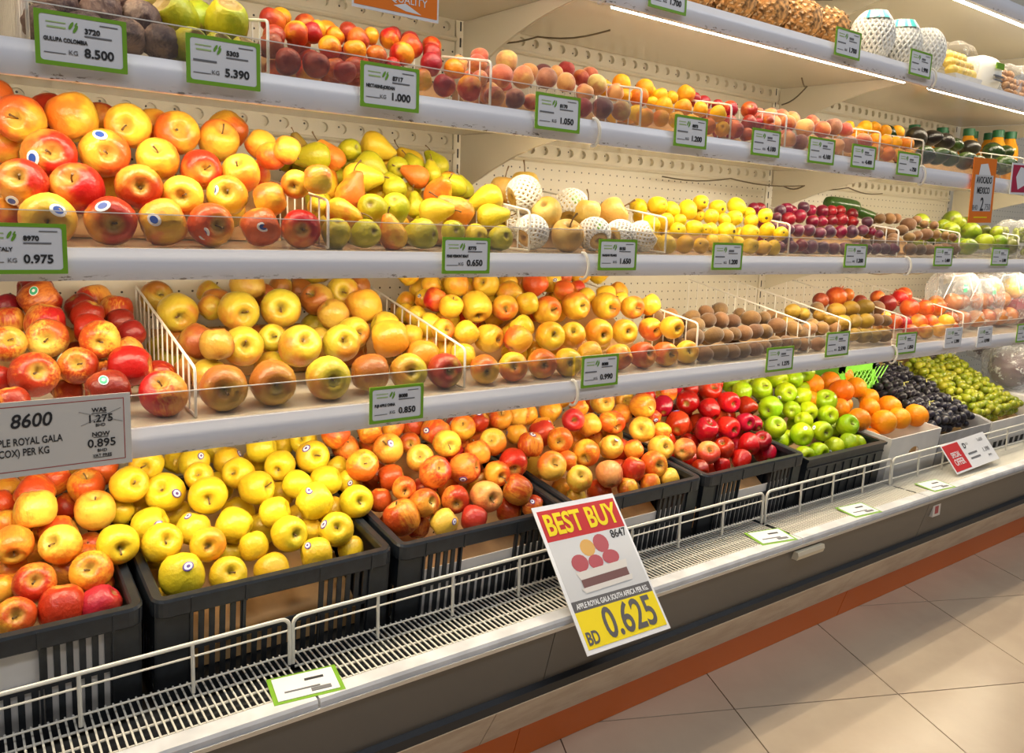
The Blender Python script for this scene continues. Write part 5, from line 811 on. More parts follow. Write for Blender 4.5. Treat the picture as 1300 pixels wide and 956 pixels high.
KOF = dict(ambrosia='apple', gala='apple', fuji='apple', golden='apple', crate1='apple', crate2='apple', crate3='apple', crate4='apple', crate5='delicious', crate6='granny', pears='pear', guava='guava', plums='plum', kiwis2='kiwi', kiwis3='kiwi', goldkiwis='kiwi', mangos='mango', nectarines='nectarine', rednectarines='nectarine', peaches='peach', smallpeaches='peach', apricots='apricot', smallapricots='apricot', avocados='avocado', pomegranates='pomegranate', oranges='orange')
DESC = {
 'ambrosia': {'y': 'yellow apple', 'o': 'orange-blushed apple', 'r': 'red-blushed apple'}, 'gala': {'r': 'red apple', 'o': 'orange-red apple', 'd': 'dark red apple', 'y': 'yellow-red apple'},
 'fuji': {'g': 'green-gold apple', 'b': 'bronze apple', 'o': 'gold-orange apple', 'r': 'red-green apple'}, 'golden': {'y': 'golden apple', 'o': 'orange-gold apple', 'r': 'red-gold apple'},
 'crate': {'o': 'orange striped apple', 'y': 'yellow striped apple', 'r': 'red striped apple', 'R': 'crimson apple', 'p': 'pinkish apple'}, 'crate2': {'y': 'lemon-yellow apple', 'o': 'orange-cheeked yellow apple'},
 'crate5': {'R': 'dark red tall apple', 'r': 'bright red tall apple', 'p': 'pale tall apple', 'o': 'orange tall apple'}, 'crate6': {'g': 'green apple'},
 'pears': {'g': 'green pear', 'y': 'yellow pear', 'o': 'blushed pear', 'b': 'russet pear'}, 'guava': {'y': 'yellow guava', 'g': 'golden guava'}, 'plums': {'r': 'red plum', 'd': 'dark plum'},
 'kiwi': {'b': 'brown kiwi', 'l': 'light brown kiwi', 'y': 'golden kiwi'}, 'mangos': {'g': 'green mango', 'd': 'dark mango'}, 'nectarines': {'r': 'red nectarine', 'o': 'orange nectarine', 'd': 'dark nectarine'},
 'peaches': {'p': 'pink peach', 'y': 'yellow peach', 'r': 'red peach', 'd': 'dark peach'}, 'apricots': {'y': 'yellow apricot', 'o': 'orange apricot'}, 'avocados': {'d': 'black avocado', 'g': 'dark green avocado'},
 'pomegranates': {'r': 'red pomegranate', 'o': 'orange pomegranate', 'd': 'dark pomegranate'}, 'oranges': {'o': 'orange'}}
for a_, b_ in (('crate1', 'crate'), ('crate3', 'crate'), ('crate4', 'crate'), ('kiwis2', 'kiwi'), ('kiwis3', 'kiwi'), ('goldkiwis', 'kiwi'), ('rednectarines', 'nectarines'), ('smallpeaches', 'peaches'), ('smallapricots', 'apricots')): DESC[a_] = DESC[b_]
WHERE = dict(ambrosia='over 0.975 tag', gala='behind 8600 sign', fuji='over 0.850 tag', golden='over 0.990 tag', crate1='leftmost crate', crate2='yellow-apple crate', crate3='crate left of BEST BUY', crate4='crate right of BEST BUY', crate5='red-apple crate', crate6='low black crate',
  pears='over 0.650 tag', guava='over 1.200 tag', plums='plum bin', kiwis2='kiwi bin beside plums', kiwis3='lowest-shelf kiwi bin', goldkiwis='golden kiwi bin', mangos='mango bin', nectarines='over 1.000 tag', rednectarines='small nectarine bin', peaches='over 1.050 tag', smallpeaches='small peach bin', apricots='first apricot bin', smallapricots='second apricot bin', avocados='behind AVOCADO sign', pomegranates='pomegranate bin', oranges='white carton')
GROUP = dict(ambrosia='blushed apples on the middle shelf', gala='red apples behind the 8600 sign', fuji='green-gold apples on the lowest shelf', golden='golden apples on the lowest shelf', crate1='apples in the leftmost crate', crate2='yellow apples in their crate', crate3='striped apples left of the BEST BUY sign', crate4='striped apples right of the BEST BUY sign', crate5='dark red apples in their crate', crate6='green apples in the low crate',
  pears='pears on the middle shelf', guava='yellow guavas', plums='plums', kiwis2='kiwis beside the plums', kiwis3='kiwis on the lowest shelf', goldkiwis='golden kiwis', mangos='green mangos', nectarines='nectarines on the upper shelf', rednectarines='red nectarines in the small bin', peaches='peaches on the upper shelf', smallpeaches='peaches in the small bin', apricots='apricots in the first bin', smallapricots='apricots in the second bin', avocados='avocados', pomegranates='pomegranates', oranges='oranges in the carton')
LVL = dict(ambrosia=2, pears=2, guava=2, plums=2, kiwis2=2, mangos=2, nectarines=1, peaches=1, apricots=1, rednectarines=1, smallpeaches=1, smallapricots=1, avocados=1, gala=3, fuji=3, golden=3, kiwis3=3, goldkiwis=3, pomegranates=3)
for sec, txt in FRUIT.items():
    kind = KOF[sec]; cat = {'granny': 'apple', 'delicious': 'apple'}.get(kind, kind); nm = NAME.get(kind, kind)
    for n_, rec in enumerate(txt.split(';')):
        q = rec.split(); x, y, z, r = (int(k) / 2000 for k in q[:4]); var = q[4][0]; hid = 'h' in q[4][1:]
        ax = Vector((int(q[5]), int(q[6]), int(q[7]))).normalized(); row, col = int(q[8]), int(q[9])
        rs = random.Random(n_ * 97 + len(sec))
        me = FM[kind][rs.randrange(4)]
        o = bpy.data.objects.new(nm, me); C.objects.link(o); TOP.append(o)
        rot = Vector((0, 0, 1)).rotation_difference(ax) @ Quaternion((0, 0, 1), rs.random() * 6.283)
        o.location = (x, y, z); o.rotation_mode = 'QUATERNION'; o.rotation_quaternion = rot; o.scale = (r * 0.972,) * 3
        o.material_slots[0].link = 'OBJECT'; o.material_slots[0].material = SK[sec][var]
        st = len(q) > 10
        d = DESC[sec][var]
        lab = ('stickered ' if st else '') + ('half-hidden ' if hid else '') + d + ', row %s from front, %s from left, %s' % (words_ord(row), words_ord(col), WHERE[sec])
        lab = lab.replace('row first from front', 'front row').replace(' from front', '')
        import re as _re
        lab = _re.sub(r'row (\w+),', lambda m_: m_.group(1) + ' row,', lab)
        tag(o, lab, cat, GROUP[sec])
        def part(pn, pm, rotq=None, loc=(0, 0, 0)):
            c = bpy.data.objects.new(pn, pm); C.objects.link(c); c.parent = o
            if rotq is not None: c.rotation_mode = 'QUATERNION'; c.rotation_quaternion = rotq; c.location = loc
            return c
        if kind in ('apple', 'granny', 'delicious'): part('stem', STEM['apple'][rs.randrange(3)])
        elif kind == 'pear': part('stem', STEM['pear'][rs.randrange(3)])
        elif kind == 'guava': part('blossom_end', BLOS)
        elif kind == 'pomegranate': part('crown', CROWN)
        if st:
            dw = Vector((int(q[10]), int(q[11]), int(q[12]))).normalized(); dl = rot.inverted() @ dw
            rq = Vector((0, 0, 1)).rotation_difference(dl); rr = rad_at(kind, dl)
            part('sticker', STK['ambrosia' if sec == 'ambrosia' else 'gala' if sec == 'gala' else 'golden' if sec == 'golden' else 'green' if sec == 'crate6' else 'crate'], rq @ Quaternion((0, 0, 1), rs.random() * 3), dl * (rr * 1.0 + 0.012))
# cardboard risers under the sloping piles
for sec, (sl, yf, zf, med, (xa, xb), ym) in PILE.items():
    th = math.atan(sl); off = 3.3 * med / math.cos(th)
    def zt(y): return zf + sl * (y - yf) - off
    if sec in LVL: zb_ = lambda y: surf_z(LVL[sec], y) + 0.0015
    else: zb_ = lambda y: CZ + 0.010 + (y - YC) * 0.1228
    y0 = yf
    while zt(y0) < zb_(y0) + 0.004 and y0 < 1.7: y0 += 0.004
    y1 = min(ym + med * 0.6, YB - 0.03, 1.66)
    if sec not in LVL: y1 = min(y1, 1.60); off += 0.012 / math.cos(th)
    if sec == 'oranges': y1 = 1.47
    if y1 - y0 < 0.02: continue
    prof = [(y0, zb_(y0)), (y1, zb_(y1)), (y1, zt(y1)), (y0, zt(y0))]
    ins = 0.016 if sec in LVL else 0.030
    xa_ = max(xa, -0.16 if sec != 'ambrosia' else -0.16) + ins; xb_ = xb - ins
    if sec == 'oranges': xa_, xb_ = 2.35, 2.625
    if sec == 'pomegranates': xa_, xb_ = 2.425, 2.76
    o = obj('pile_riser', MB().prism_x(prof, xa_, xb_), M['card'])
    tag(o, 'sloping brown cardboard riser under the %s' % GROUP[sec], 'riser')

# ------------------------------------------------------------------ foam-netted pears
def net_mesh(rx, rz, z0, z1, n=18, tr=0.085, ph=0.0):
    """A sleeve of crossing foam strands over an ellipsoid (unit-ish size)."""
    mb = MB()
    for s in (-1, 1):
        for k in range(n):
            pts = []
            for i in range(12):
                f = i / 11; z = z0 + (z1 - z0) * f; rad = rx * 1.05 * math.sqrt(max(0.03, 1 - (z / (rz * 1.08)) ** 2)); a = 2 * math.pi * k / n + s * f * 1.5 + ph
                pts.append((rad * math.cos(a), rad * math.sin(a), z))
            mb.tube(pts, tr, 5)
    return mb
NET = mesh('foam_net', net_mesh(1.0, 0.95, -0.82, 0.80), M['foam'], True, 70)
NETB = mesh('foam_net', net_mesh(1.0, 1.2, -1.1, 1.15, 24, 0.07), M['foam'], True, 70)
ASIAN = fruit_mesh('apple', 3); ASIAN.name = 'asian_pear'
def netted(name, x, y, z, r, ax, net, label, cat, group, stem=True, sticker=None, mat=None, netm=None, spin=0.0):
    o = bpy.data.objects.new(name, ASIAN); C.objects.link(o); TOP.append(o)
    rot = Vector((0, 0, 1)).rotation_difference(Vector(ax).normalized()) @ Quaternion((0, 0, 1), spin)
    o.location = (x, y, z); o.rotation_mode = 'QUATERNION'; o.rotation_quaternion = rot; o.scale = (r, r, r)
    o.material_slots[0].link = 'OBJECT'; o.material_slots[0].material = mat or M['asian_pear']
    tag(o, label, cat, group)
    def part(pn, pm): c = bpy.data.objects.new(pn, pm); C.objects.link(c); c.parent = o; return c
    if net: part('foam_net', netm or NET)
    if stem: part('stem', STEML)
    if sticker:
        d = rot.inverted() @ Vector(sticker).normalized(); c = part('sticker', STKG); c.rotation_mode = 'QUATERNION'; c.rotation_quaternion = Vector((0, 0, 1)).rotation_difference(d); c.location = d * 1.08
    return o
sm = MB(); sm.tube([(0, 0, 0.5), (0.02, 0, 0.9), (0.1, 0, 1.3), (0.28, 0, 1.65)], [0.05, 0.045, 0.045, 0.065], 6); STEML = mesh('stem', sm, M['stem'], True, 60)
STKG = cap_mesh(0.30, 0, [M['tag_green'], M['ink_light_green'], M['tag_green']], 0.8)
NP = [(1.000, 1.360, 0.072, 0.036, (0.9, -0.2, 0.3), 1, 0, None, 'foam-netted pear on top at the left of the netted pears'), (1.032, 1.320, 0.036, 0.032, (-0.6, -0.3, 0.6), 0, 0, None, 'bare yellow round pear below the top netted pear'), (1.134, 1.365, 0.053, 0.036, (0.4, 0.4, 0.8), 1, 0, (-0.4, -0.9, 0.4), 'foam-netted pear with green sticker in the back row'),
      (1.146, 1.325, 0.040, 0.030, (0.05, -0.1, 1), 0, 1, None, 'bare round pear with tall upright stem in the middle of the netted pears'), (1.236, 1.340, 0.042, 0.035, (0.5, -0.5, 0.45), 0, 1, None, 'bare yellow round pear at the right of the netted pears'), (0.965, 1.282, -0.006, 0.032, (0.7, 0.1, 0.4), 1, 0, None, 'foam-netted pear at front beside the wire divider'),
      (1.050, 1.272, -0.012, 0.034, (-0.2, -0.5, 0.8), 0, 1, None, 'bare round pear with slanting stem at front'), (1.130, 1.280, -0.006, 0.033, (0.2, 0.8, 0.5), 1, 0, (-0.3, -0.8, 0.55), 'foam-netted pear with green sticker at front behind the 1.650 tag'), (1.205, 1.279, -0.008, 0.032, (0.9, 0.2, 0.1), 1, 0, None, 'foam-netted pear at front, second from right'), (1.272, 1.280, -0.008, 0.0315, (0.5, -0.6, 0.5), 1, 0, None, 'foam-netted pear at front, rightmost'),
      (1.066, 1.45, 0.098, 0.032, (0, 0, 1), 0, 1, None, 'bare pear with long stem at the back of the netted pears'), (1.010, 1.45, 0.082, 0.032, (0.1, 0, 1), 0, 1, None, 'bare pear with short stem at back by the bracket'), (1.00, 1.395, 0.015, 0.034, (1, 0, 0.2), 1, 0, None, 'foam-netted pear under the top ones, left'), (1.20, 1.40, 0.016, 0.034, (1, 0, 0.2), 1, 0, None, 'foam-netted pear under the back ones, right'), (1.075, 1.39, 0.030, 0.034, (0.2, 0.5, 0.6), 1, 0, None, 'foam-netted pear under the back ones, middle')]
for i, (x, y, z, r, ax, net, stem, st, lab) in enumerate(NP):
    netted('asian_pear', x, y, z, r, ax, net, lab, 'pear', 'foam-netted pears', bool(stem), st, spin=i)
r_ = obj('pile_riser', MB().prism_x([(1.38, surf_z(2, 1.38) + 0.001), (1.5, surf_z(2, 1.5) + 0.001), (1.5, 0.06), (1.43, 0.05)], 0.95, 1.29), M['card']); tag(r_, 'sloping brown cardboard riser under the foam-netted pears', 'riser')

# ------------------------------------------------------------------ left end of the upper shelf: gulupa and cactus figs
def wrinkled(kind_profile, seed, wr, nu=26, nv=18):
    P = PROF[kind_profile]; rs = random.Random(seed); ph = [rs.random() * 6.28 for _ in range(8)]
    def fn(u, v):
        r, z = cr(P, v); a = 2 * math.pi * u
        k = 1 + wr * (0.5 * math.sin(5 * a + 6 * z + ph[0]) + 0.5 * math.sin(9 * a - 8 * z + ph[1]) + 0.4 * math.sin(13 * a + 4 * z + ph[2]))
        return (max(r, 0) * k * math.cos(a), max(r, 0) * k * math.sin(a), z)
    return MB().surf(fn, nu, nv)
GUL = [mesh('gulupa', wrinkled('ball', s, 0.075, 40, 26), M['gulupa'], True, 180) for s in (1, 2, 3)]
PROF['fig'] = [(0, -1.25), (0.3, -1.2), (0.6, -0.98), (0.83, -0.6), (0.95, -0.15), (0.94, 0.3), (0.84, 0.65), (0.70, 0.90), (0.58, 1.0), (0.49, 0.98), (0.38, 0.84), (0.18, 0.78), (0, 0.80)]
FIG = [mesh('cactus_fig', wrinkled('fig', s, 0.035), M['cactus'], True, 180) for s in (4, 5, 6)]
def lone(name, me, x, y, z, r, ax, label, cat, group):
    o = bpy.data.objects.new(name, me); C.objects.link(o); TOP.append(o)
    o.location = (x, y, z); o.rotation_mode = 'QUATERNION'; o.rotation_quaternion = Vector((0, 0, 1)).rotation_difference(Vector(ax).normalized()); o.scale = (r, r, r)
    return tag(o, label, cat, group)
#           px-derived spots: three rows of wrinkled brown fruit, then green figs
GSP = [(0.125, 1.262, 0.246, 0.027), (0.175, 1.262, 0.247, 0.027), (0.225, 1.262, 0.247, 0.027), (0.270, 1.262, 0.247, 0.026), (0.145, 1.300, 0.283, 0.028), (0.200, 1.300, 0.284, 0.028), (0.252, 1.302, 0.284, 0.027), (0.135, 1.345, 0.315, 0.028), (0.185, 1.345, 0.318, 0.028), (0.232, 1.345, 0.316, 0.028), (0.16, 1.36, 0.26, 0.03), (0.225, 1.36, 0.26, 0.03)]
for i, (x, y, z, r) in enumerate(GSP):
    rowl = 'front' if y < 1.28 else 'second' if y < 1.32 else 'back'
    k = [j for j, q in enumerate(GSP) if q[1] == y or abs(q[1] - y) < 0.004].index(i)
    lone('gulupa', GUL[i % 3], x, y, z, r, (random.uniform(-1, 1), random.uniform(-1, 1), random.uniform(-1, 1)), ('wrinkled brown gulupa in the %s row, %s from left' % (rowl, words_ord(k))) if i < 10 else 'wrinkled brown gulupa under the back row, %s' % ('left', 'right')[i - 10], 'gulupa', 'wrinkled gulupa fruit')
FSP = [(0.308, 1.262, 0.249, 0.026, (0.3, -0.9, 0.2), 'front row, leftmost'), (0.348, 1.264, 0.247, 0.025, (0.2, -0.8, 0.5), 'front row, middle'), (0.385, 1.262, 0.246, 0.024, (0.2, -0.5, 0.8), 'front row, rightmost'), (0.305, 1.318, 0.300, 0.031, (-0.8, -0.5, 0.45), 'back row, middle, lying on its side'), (0.378, 1.315, 0.299, 0.034, (0.0, -0.62, 0.78), 'back row, rightmost, crater facing out'), (0.262, 1.345, 0.331, 0.03, (-0.3, 0.5, 0.7), 'back row, leftmost, plain green'), (0.33, 1.36, 0.262, 0.034, (0.6, 0.4, 0.4), 'under the back row, left'), (0.392, 1.37, 0.262, 0.030, (0.6, 0.4, 0.4), 'under the back row, right'), (0.345, 1.36, 0.31, 0.028, (0.3, 0.6, 0.6), 'between the two back ones')]
for i, (x, y, z, r, ax, l) in enumerate(FSP):
    lone('cactus_fig', FIG[i % 3], x, y, z, r, ax, 'yellow-green cactus fig with brown crater, ' + l, 'cactus fig', 'cactus figs')
for i, (x, y, z, r) in enumerate([(0.03, 1.262, 0.262, 0.044), (-0.055, 1.27, 0.262, 0.044), (0.02, 1.345, 0.285, 0.046)]):
    lone('onion', FM['pomegranate'][i], x, y, z, r, (0.2, -0.3, 1), 'brown-orange round fruit left of the gulupa, ' + ('front right', 'front left', 'behind')[i], 'fruit', 'brown fruit at the upper left').material_slots[0].link = 'OBJECT'
    TOP[-1].name = 'brown_fruit'; TOP[-1].material_slots[0].material = M['onion']

# zucchini behind the plums
zp = PROF['zuc'] = [(0, -1.0), (0.5, -0.98), (0.85, -0.9), (1, -0.6), (1.02, 0), (0.95, 0.6), (0.7, 0.9), (0.3, 0.98), (0.25, 1.1), (0, 1.1)]
def zuc(u, v):
    r, z = cr(zp, v); a = 2 * math.pi * u; k = 1 + 0.03 * math.cos(6 * a); return (z * 3.2, max(r, 0) * k * math.cos(a), max(r, 0) * k * math.sin(a) + 0.06 * z * z)
zm = mesh('zucchini', MB().surf(zuc, 18, 14), M['zucchini'], True, 180)
for i, (x, y, z, r, ry) in enumerate([(2.30, 1.440, 0.107, 0.023, 0.06), (2.42, 1.43, 0.082, 0.017, 0.2)]):
    o = bpy.data.objects.new('zucchini', zm); C.objects.link(o); TOP.append(o); o.location = (x, y, z); o.scale = (r, r, r); o.rotation_euler = (0, ry, R_(-8))
    tag(o, ('large' if i == 0 else 'small') + ' dark green zucchini lying behind the plums', 'zucchini', 'zucchini behind the plums')
tag(obj('pile_riser', MB().prism_x([(1.435, surf_z(2, 1.435) + 0.001), (1.49, surf_z(2, 1.49) + 0.001), (1.49, 0.078), (1.435, 0.066)], 2.2, 2.275), M['card']), 'brown cardboard riser under the zucchini', 'riser')

# ------------------------------------------------------------------ shelf of pineapples, foam-netted fruit and packets
def pine_mesh():
    mb = MB(); n, rows = 13, 11
    core = MB().surf(lambda u, v: (0.90 * math.sin(math.pi * v) ** 0.6 * math.cos(2 * math.pi * u), 0.90 * math.sin(math.pi * v) ** 0.6 * math.sin(2 * math.pi * u), -1.45 * math.cos(math.pi * v)), 16, 10)
    mb.v, mb.f, mb.mi = core.v, core.f, core.mi
    for j in range(rows):
        f = (j + 0.5) / rows; z = -1.38 + 2.76 * f; rad = 0.92 * max(0.25, math.sin(math.pi * (0.08 + 0.84 * f)) ** 0.55)
        for i in range(n):
            a = 2 * math.pi * (i + 0.5 * (j % 2)) / n; c, s = math.cos(a), math.sin(a); w = math.pi * rad / n * 0.98; h = 0.155
            def P(da, dz, dr): return ((rad + dr) * math.cos(a + da / rad), (rad + dr) * math.sin(a + da / rad), z + dz)
            mb.m = 0; mb.add([P(-w, 0, -0.02), P(0, -h, -0.02), P(w, 0, -0.02), P(0, h, -0.02), P(-w * 0.5, 0, 0.09), P(0, -h * 0.5, 0.09), P(w * 0.5, 0, 0.09), P(0, h * 0.5, 0.09)],
                   [(0, 1, 5, 4), (1, 2, 6, 5), (2, 3, 7, 6), (3, 0, 4, 7), (4, 5, 6, 7)])
            mb.m = 1; mb.add([P(-w * 0.35, 0, 0.09), P(w * 0.35, 0, 0.09), P(0, h * 0.9, 0.20)], [(0, 1, 2)])
    return mesh('pineapple', mb, [M['pine'], M['pine_tip']])
PM = pine_mesh()
lf = MB()
for k in range(16):
    a = k * 2.4; t = 0.3 + 0.5 * (k / 16); b = (0.25 * math.cos(a), 0.25 * math.sin(a), 1.3)
    tip = (t * 1.1 * math.cos(a), t * 1.1 * math.sin(a), 1.75 + 0.5 * (1 - k / 16)); sx, sy = -math.sin(a) * 0.13, math.cos(a) * 0.13
    lf.add([(b[0] + sx, b[1] + sy, b[2]), (b[0] - sx, b[1] - sy, b[2]), tip, (b[0] * 0.6, b[1] * 0.6, b[2] + 0.1)], [(0, 1, 2), (1, 3, 2), (3, 0, 2)])
LEAFM = mesh('leaf_crown', lf, M['pine_leaf'])
for i, (x, y, rot) in enumerate([(1.30, 1.30, 0.1), (1.432, 1.305, -0.15), (1.565, 1.30, 0.12), (1.697, 1.302, -0.1), (1.828, 1.30, 0.2), (1.955, 1.30, -0.05)]):
    r = 0.0585
    o = bpy.data.objects.new('pineapple', PM); C.objects.link(o); TOP.append(o); o.scale = (r, r, r * 0.92); o.location = (x, y + 0.04, surf_z(0, y) + r * 1.09 + 0.006); o.rotation_euler = (R_(-88), rot, rot * 0.8)
    tag(o, 'golden brown pineapple lying on the second highest shelf, %s from left' % words_ord(i), 'pineapple', 'pineapples on the second highest shelf')
    c = bpy.data.objects.new('leaf_crown', LEAFM); C.objects.link(c); c.parent = o
for i, (x, l) in enumerate([(2.098, 'leftmost, with a cyan label on top'), (2.240, 'middle one, with a cyan label on top'), (2.378, 'rightmost, without a label')]):
    z = surf_z(0, 1.28) + 0.079
    o = netted('netted_pomelo', x + 0.016, 1.283, z - 0.009, 0.0545, (0.05, -0.05, 1), True, 'round pale fruit in a white foam net, ' + l, 'pomelo', 'foam-netted round fruit', False, None, M['foam'], NETB, i)
    if i < 2:
        mb = MB(); mb.m = 0
        K = 8
        for k in range(K):
            xa = -0.75 + 1.5 * k / K; xb = -0.75 + 1.5 * (k + 1) / K
            f = lambda q, e: (math.sin(q * 0.9) * (1.02 - 0.28 * e), -math.cos(q * 0.9) * (1.02 - 0.28 * e), 0.62 + 0.42 * e)
            mb.m = k % 3 == 1
            mb.add([f(xa, 0), f(xb, 0), f(xb, 1), f(xa, 1)], [(0, 1, 2, 3)])
        mb.v = [(q[0] * 1.0, q[1] * 1.0, q[2] + 0.10) for q in mb.v]
        c = bpy.data.objects.new('label', mesh('label', mb, [M['cyan'], M['sign_white']])); C.objects.link(c); c.parent = o; c.rotation_mode = 'QUATERNION'; c.rotation_quaternion = o.rotation_quaternion.inverted() @ Quaternion((0, 0, 1), R_(-40))
# film-wrapped packets at the right of that shelf
def bag(name, label, cat, x, y, z, rx, ry, rz, seed, group=None, mat=None, parent=None, lump=0.10):
    rs = random.Random(seed); ph = [rs.random() * 6.28 for _ in range(6)]
    def fn(u, v):
        a = 2 * math.pi * u; b = math.pi * v; sx = math.sin(b)
        sx = sx ** 0.6; cx = math.copysign(abs(math.cos(b)) ** 0.75, -math.cos(b))
        k = 1 + lump * (math.sin(3 * a + ph[0] + 2 * v) * 0.5 + math.sin(5 * a + 7 * v + ph[1]) * 0.4 + math.sin(11 * a - 5 * v + ph[2]) * 0.25 + math.sin(17 * v + 4 * a + ph[3]) * 0.25)
        return (x + rx * sx * k * math.cos(a), y + ry * sx * k * math.sin(a), z + rz * cx * (1 + lump * 0.6 * math.sin(4 * a + ph[4])))
    o = obj(name, MB().surf(fn, 30, 20), mat or M['film'], parent, smooth=True, angle=50)
    if parent is None: tag(o, label, cat, group)
    return o
zz = surf_z(0, 1.29)
t = thing('fruit_tray', 'film-wrapped white tray of yellow cut fruit beside the foam-netted fruit', 'packet', (2.585, 1.29, zz + 0.002))
obj('tray', MB().prism_y([(2.510, zz + 0.002), (2.66, zz + 0.002), (2.672, zz + 0.022), (2.498, zz + 0.022)], 1.235, 1.35), M['box_white'], t)
for k in range(14):
    px, pz = 2.528 + (k % 5) * 0.029, zz + 0.036 + 0.026 * (k // 5)
    mb = MB(); rr = 0.020; aa = k * 1.3
    mb.surf(lambda u, v: (px + (k // 5) * 0.012 + rr * 1.15 * math.sin(math.pi * v) * math.cos(2 * math.pi * u), 1.262 + (k // 5) * 0.016 + rr * math.sin(math.pi * v) * math.sin(2 * math.pi * u), pz - rr * 0.85 * math.cos(math.pi * v)), 8, 6)
    obj('fruit_piece', mb, M['yellow_cut'], t, smooth=True)
bag('film', None, None, 2.585, 1.29, zz + 0.062, 0.088, 0.066, 0.066, 3, parent=t, mat=M['film_thin'])
t = thing('white_packet', 'white film packet with a small green label on the second highest shelf', 'packet', (2.775, 1.29, zz + 0.002))
bag('wrap', None, None, 2.775, 1.30, zz + 0.058, 0.082, 0.062, 0.058, 5, parent=t, mat=M['foam'], lump=0.05)
obj('green_label', MB().box(2.752, 2.802, 1.232, 1.236, zz + 0.070, zz + 0.088), M['tag_green'], t)
obj('label_text', MB().box(2.742, 2.806, 1.2325, 1.236, zz + 0.045, zz + 0.050).box(2.745, 2.80, 1.2325, 1.236, zz + 0.033, zz + 0.037), M['ink_grey'], t)
t = thing('nut_packet', 'clear film packet of brown nuts at the right of the second highest shelf', 'packet', (2.985, 1.29, zz + 0.002))
for k in range(26):
    px, pz = 2.905 + (k % 7) * 0.027 + random.uniform(-0.005, 0.005), zz + 0.018 + 0.024 * (k // 7)
    mb = MB(); py = 1.262 + 0.012 * (k // 7) + random.uniform(-0.006, 0.006)
    mb.surf(lambda u, v: (px + 0.0145 * math.sin(math.pi * v) * math.cos(2 * math.pi * u), py + 0.0135 * math.sin(math.pi * v) * math.sin(2 * math.pi * u), pz - 0.0125 * math.cos(math.pi * v)), 8, 6)
    obj('nut', mb, M['nut'], t, smooth=True)
bag('film', None, None, 2.985, 1.288, zz + 0.056, 0.108, 0.056, 0.060, 9, parent=t)

tag(obj('pile_riser', MB().prism_x([(1.372, surf_z(1, 1.372) + 0.001), (1.405, surf_z(1, 1.405) + 0.001), (1.405, surf_z(1, 1.4) + 0.060), (1.385, surf_z(1, 1.38) + 0.050)], 2.42, 3.005), M['card']), 'brown cardboard riser behind the avocados', 'riser')
# juice bottles behind the avocados
def bottle(x, y, z0, h, label):
    t = thing('juice_bottle', label, 'bottle', (x, y, z0), 'orange juice bottles')
    P = [(0.0, 0), (0.030, 0), (0.033, 0.01), (0.033, h * 0.62), (0.030, h * 0.72), (0.020, h * 0.84), (0.0175, h * 0.88), (0, h * 0.88)]
    def lathe(P, n=16):
        mb = MB(); vs = []; 
        for r, z in P: vs += [(x + r * math.cos(2 * math.pi * i / n), y + r * math.sin(2 * math.pi * i / n), z0 + z) for i in range(n)]
        return mb.add(vs, [(j * n + i, j * n + (i + 1) % n, (j + 1) * n + (i + 1) % n, (j + 1) * n + i) for j in range(len(P) - 1) for i in range(n)])
    obj('body', lathe(P), M['juice'], t, smooth=True)
    obj('cap', lathe([(0, h * 0.875), (0.0205, h * 0.875), (0.0205, h), (0.018, h * 1.005), (0, h * 1.005)]), M['bottle_cap'], t, smooth=True)
for i, (x, y) in enumerate([(3.06, 1.645), (3.185, 1.60), (3.250, 1.53), (3.275, 1.64), (3.335, 1.46), (3.345, 1.56), (3.405, 1.445), (3.42, 1.53)]):
    bottle(x, y, surf_z(1, y) + 0.001, 0.212, 'green-capped orange juice bottle behind the avocados, %s from left' % words_ord(i))

# ------------------------------------------------------------------ lowest shelf, right end: onion bags
z3 = surf_z(3, 1.30)
BG = [(2.892, 1.352, 0.094, 0.085, 0.100, 'clear bag of brown onions right of the pomegranates'), (3.082, 1.352, 0.086, 0.085, 0.092, 'clear bag of onions with an orange and green label'), (3.275, 1.355, 0.094, 0.086, 0.100, 'clear bag of onions at the right end of the lowest shelf')]
for i, (x, y, rx, ry, rz, l) in enumerate(BG):
    t = thing('onion_bag', l, 'bag', (x, y, z3 + 0.002))
    bag('film', None, None, x, y, z3 + rz + 0.014, rx, ry, rz, 20 + i, parent=t)
    obj('green_label', MB().box(x - 0.06 + 0.03 * i, x - 0.035 + 0.03 * i, y - ry * 0.72, y - ry * 0.70, z3 + rz * 1.45, z3 + rz * 1.72), M['sticker_green'], t)
    if i == 1: obj('orange_label', MB().box(x - 0.01, x + 0.04, y - ry * 0.62, y - ry * 0.60, z3 + rz * 1.55, z3 + rz * 1.85), M['sign_orange'], t)
    obj('heat_seal', MB().tube([(x - rx * 0.95, y - 0.01, z3 + rz * 1.2), (x - rx * 0.55, y - 0.02, z3 + rz * 1.98), (x + rx * 0.3, y - 0.03, z3 + rz * 2.02), (x + rx * 0.9, y - 0.03, z3 + rz * 1.3)], 0.0022, 5), M['sign_white'], t, smooth=True)
    for k, (dx, dy, dz, r) in enumerate([(-0.048, -0.020, 0.036, 0.033), (0.022, -0.026, 0.038, 0.035), (-0.012, -0.006, 0.098, 0.034), (0.052, 0.016, 0.092, 0.030), (-0.058, 0.030, 0.092, 0.029)]):
        o = lone('onion', FM['pomegranate'][k % 4], x + dx, y + dy, z3 + 0.006 + dz, r * 0.95, (0.3 * k - 0.5, -0.3, 1), 'brown onion inside the %s onion bag, %s' % (('first', 'second', 'third')[i], ('lower left', 'lower right', 'upper middle', 'upper right', 'upper left')[k]), 'onion', 'onions in clear bags')
        o.material_slots[0].link = 'OBJECT'; o.material_slots[0].material = M['onion']
t = thing('fruit_pack', 'round yellow fruit in a film-wrapped dark red tray at the far right', 'packet', (3.475, 1.40, z3 + 0.085))
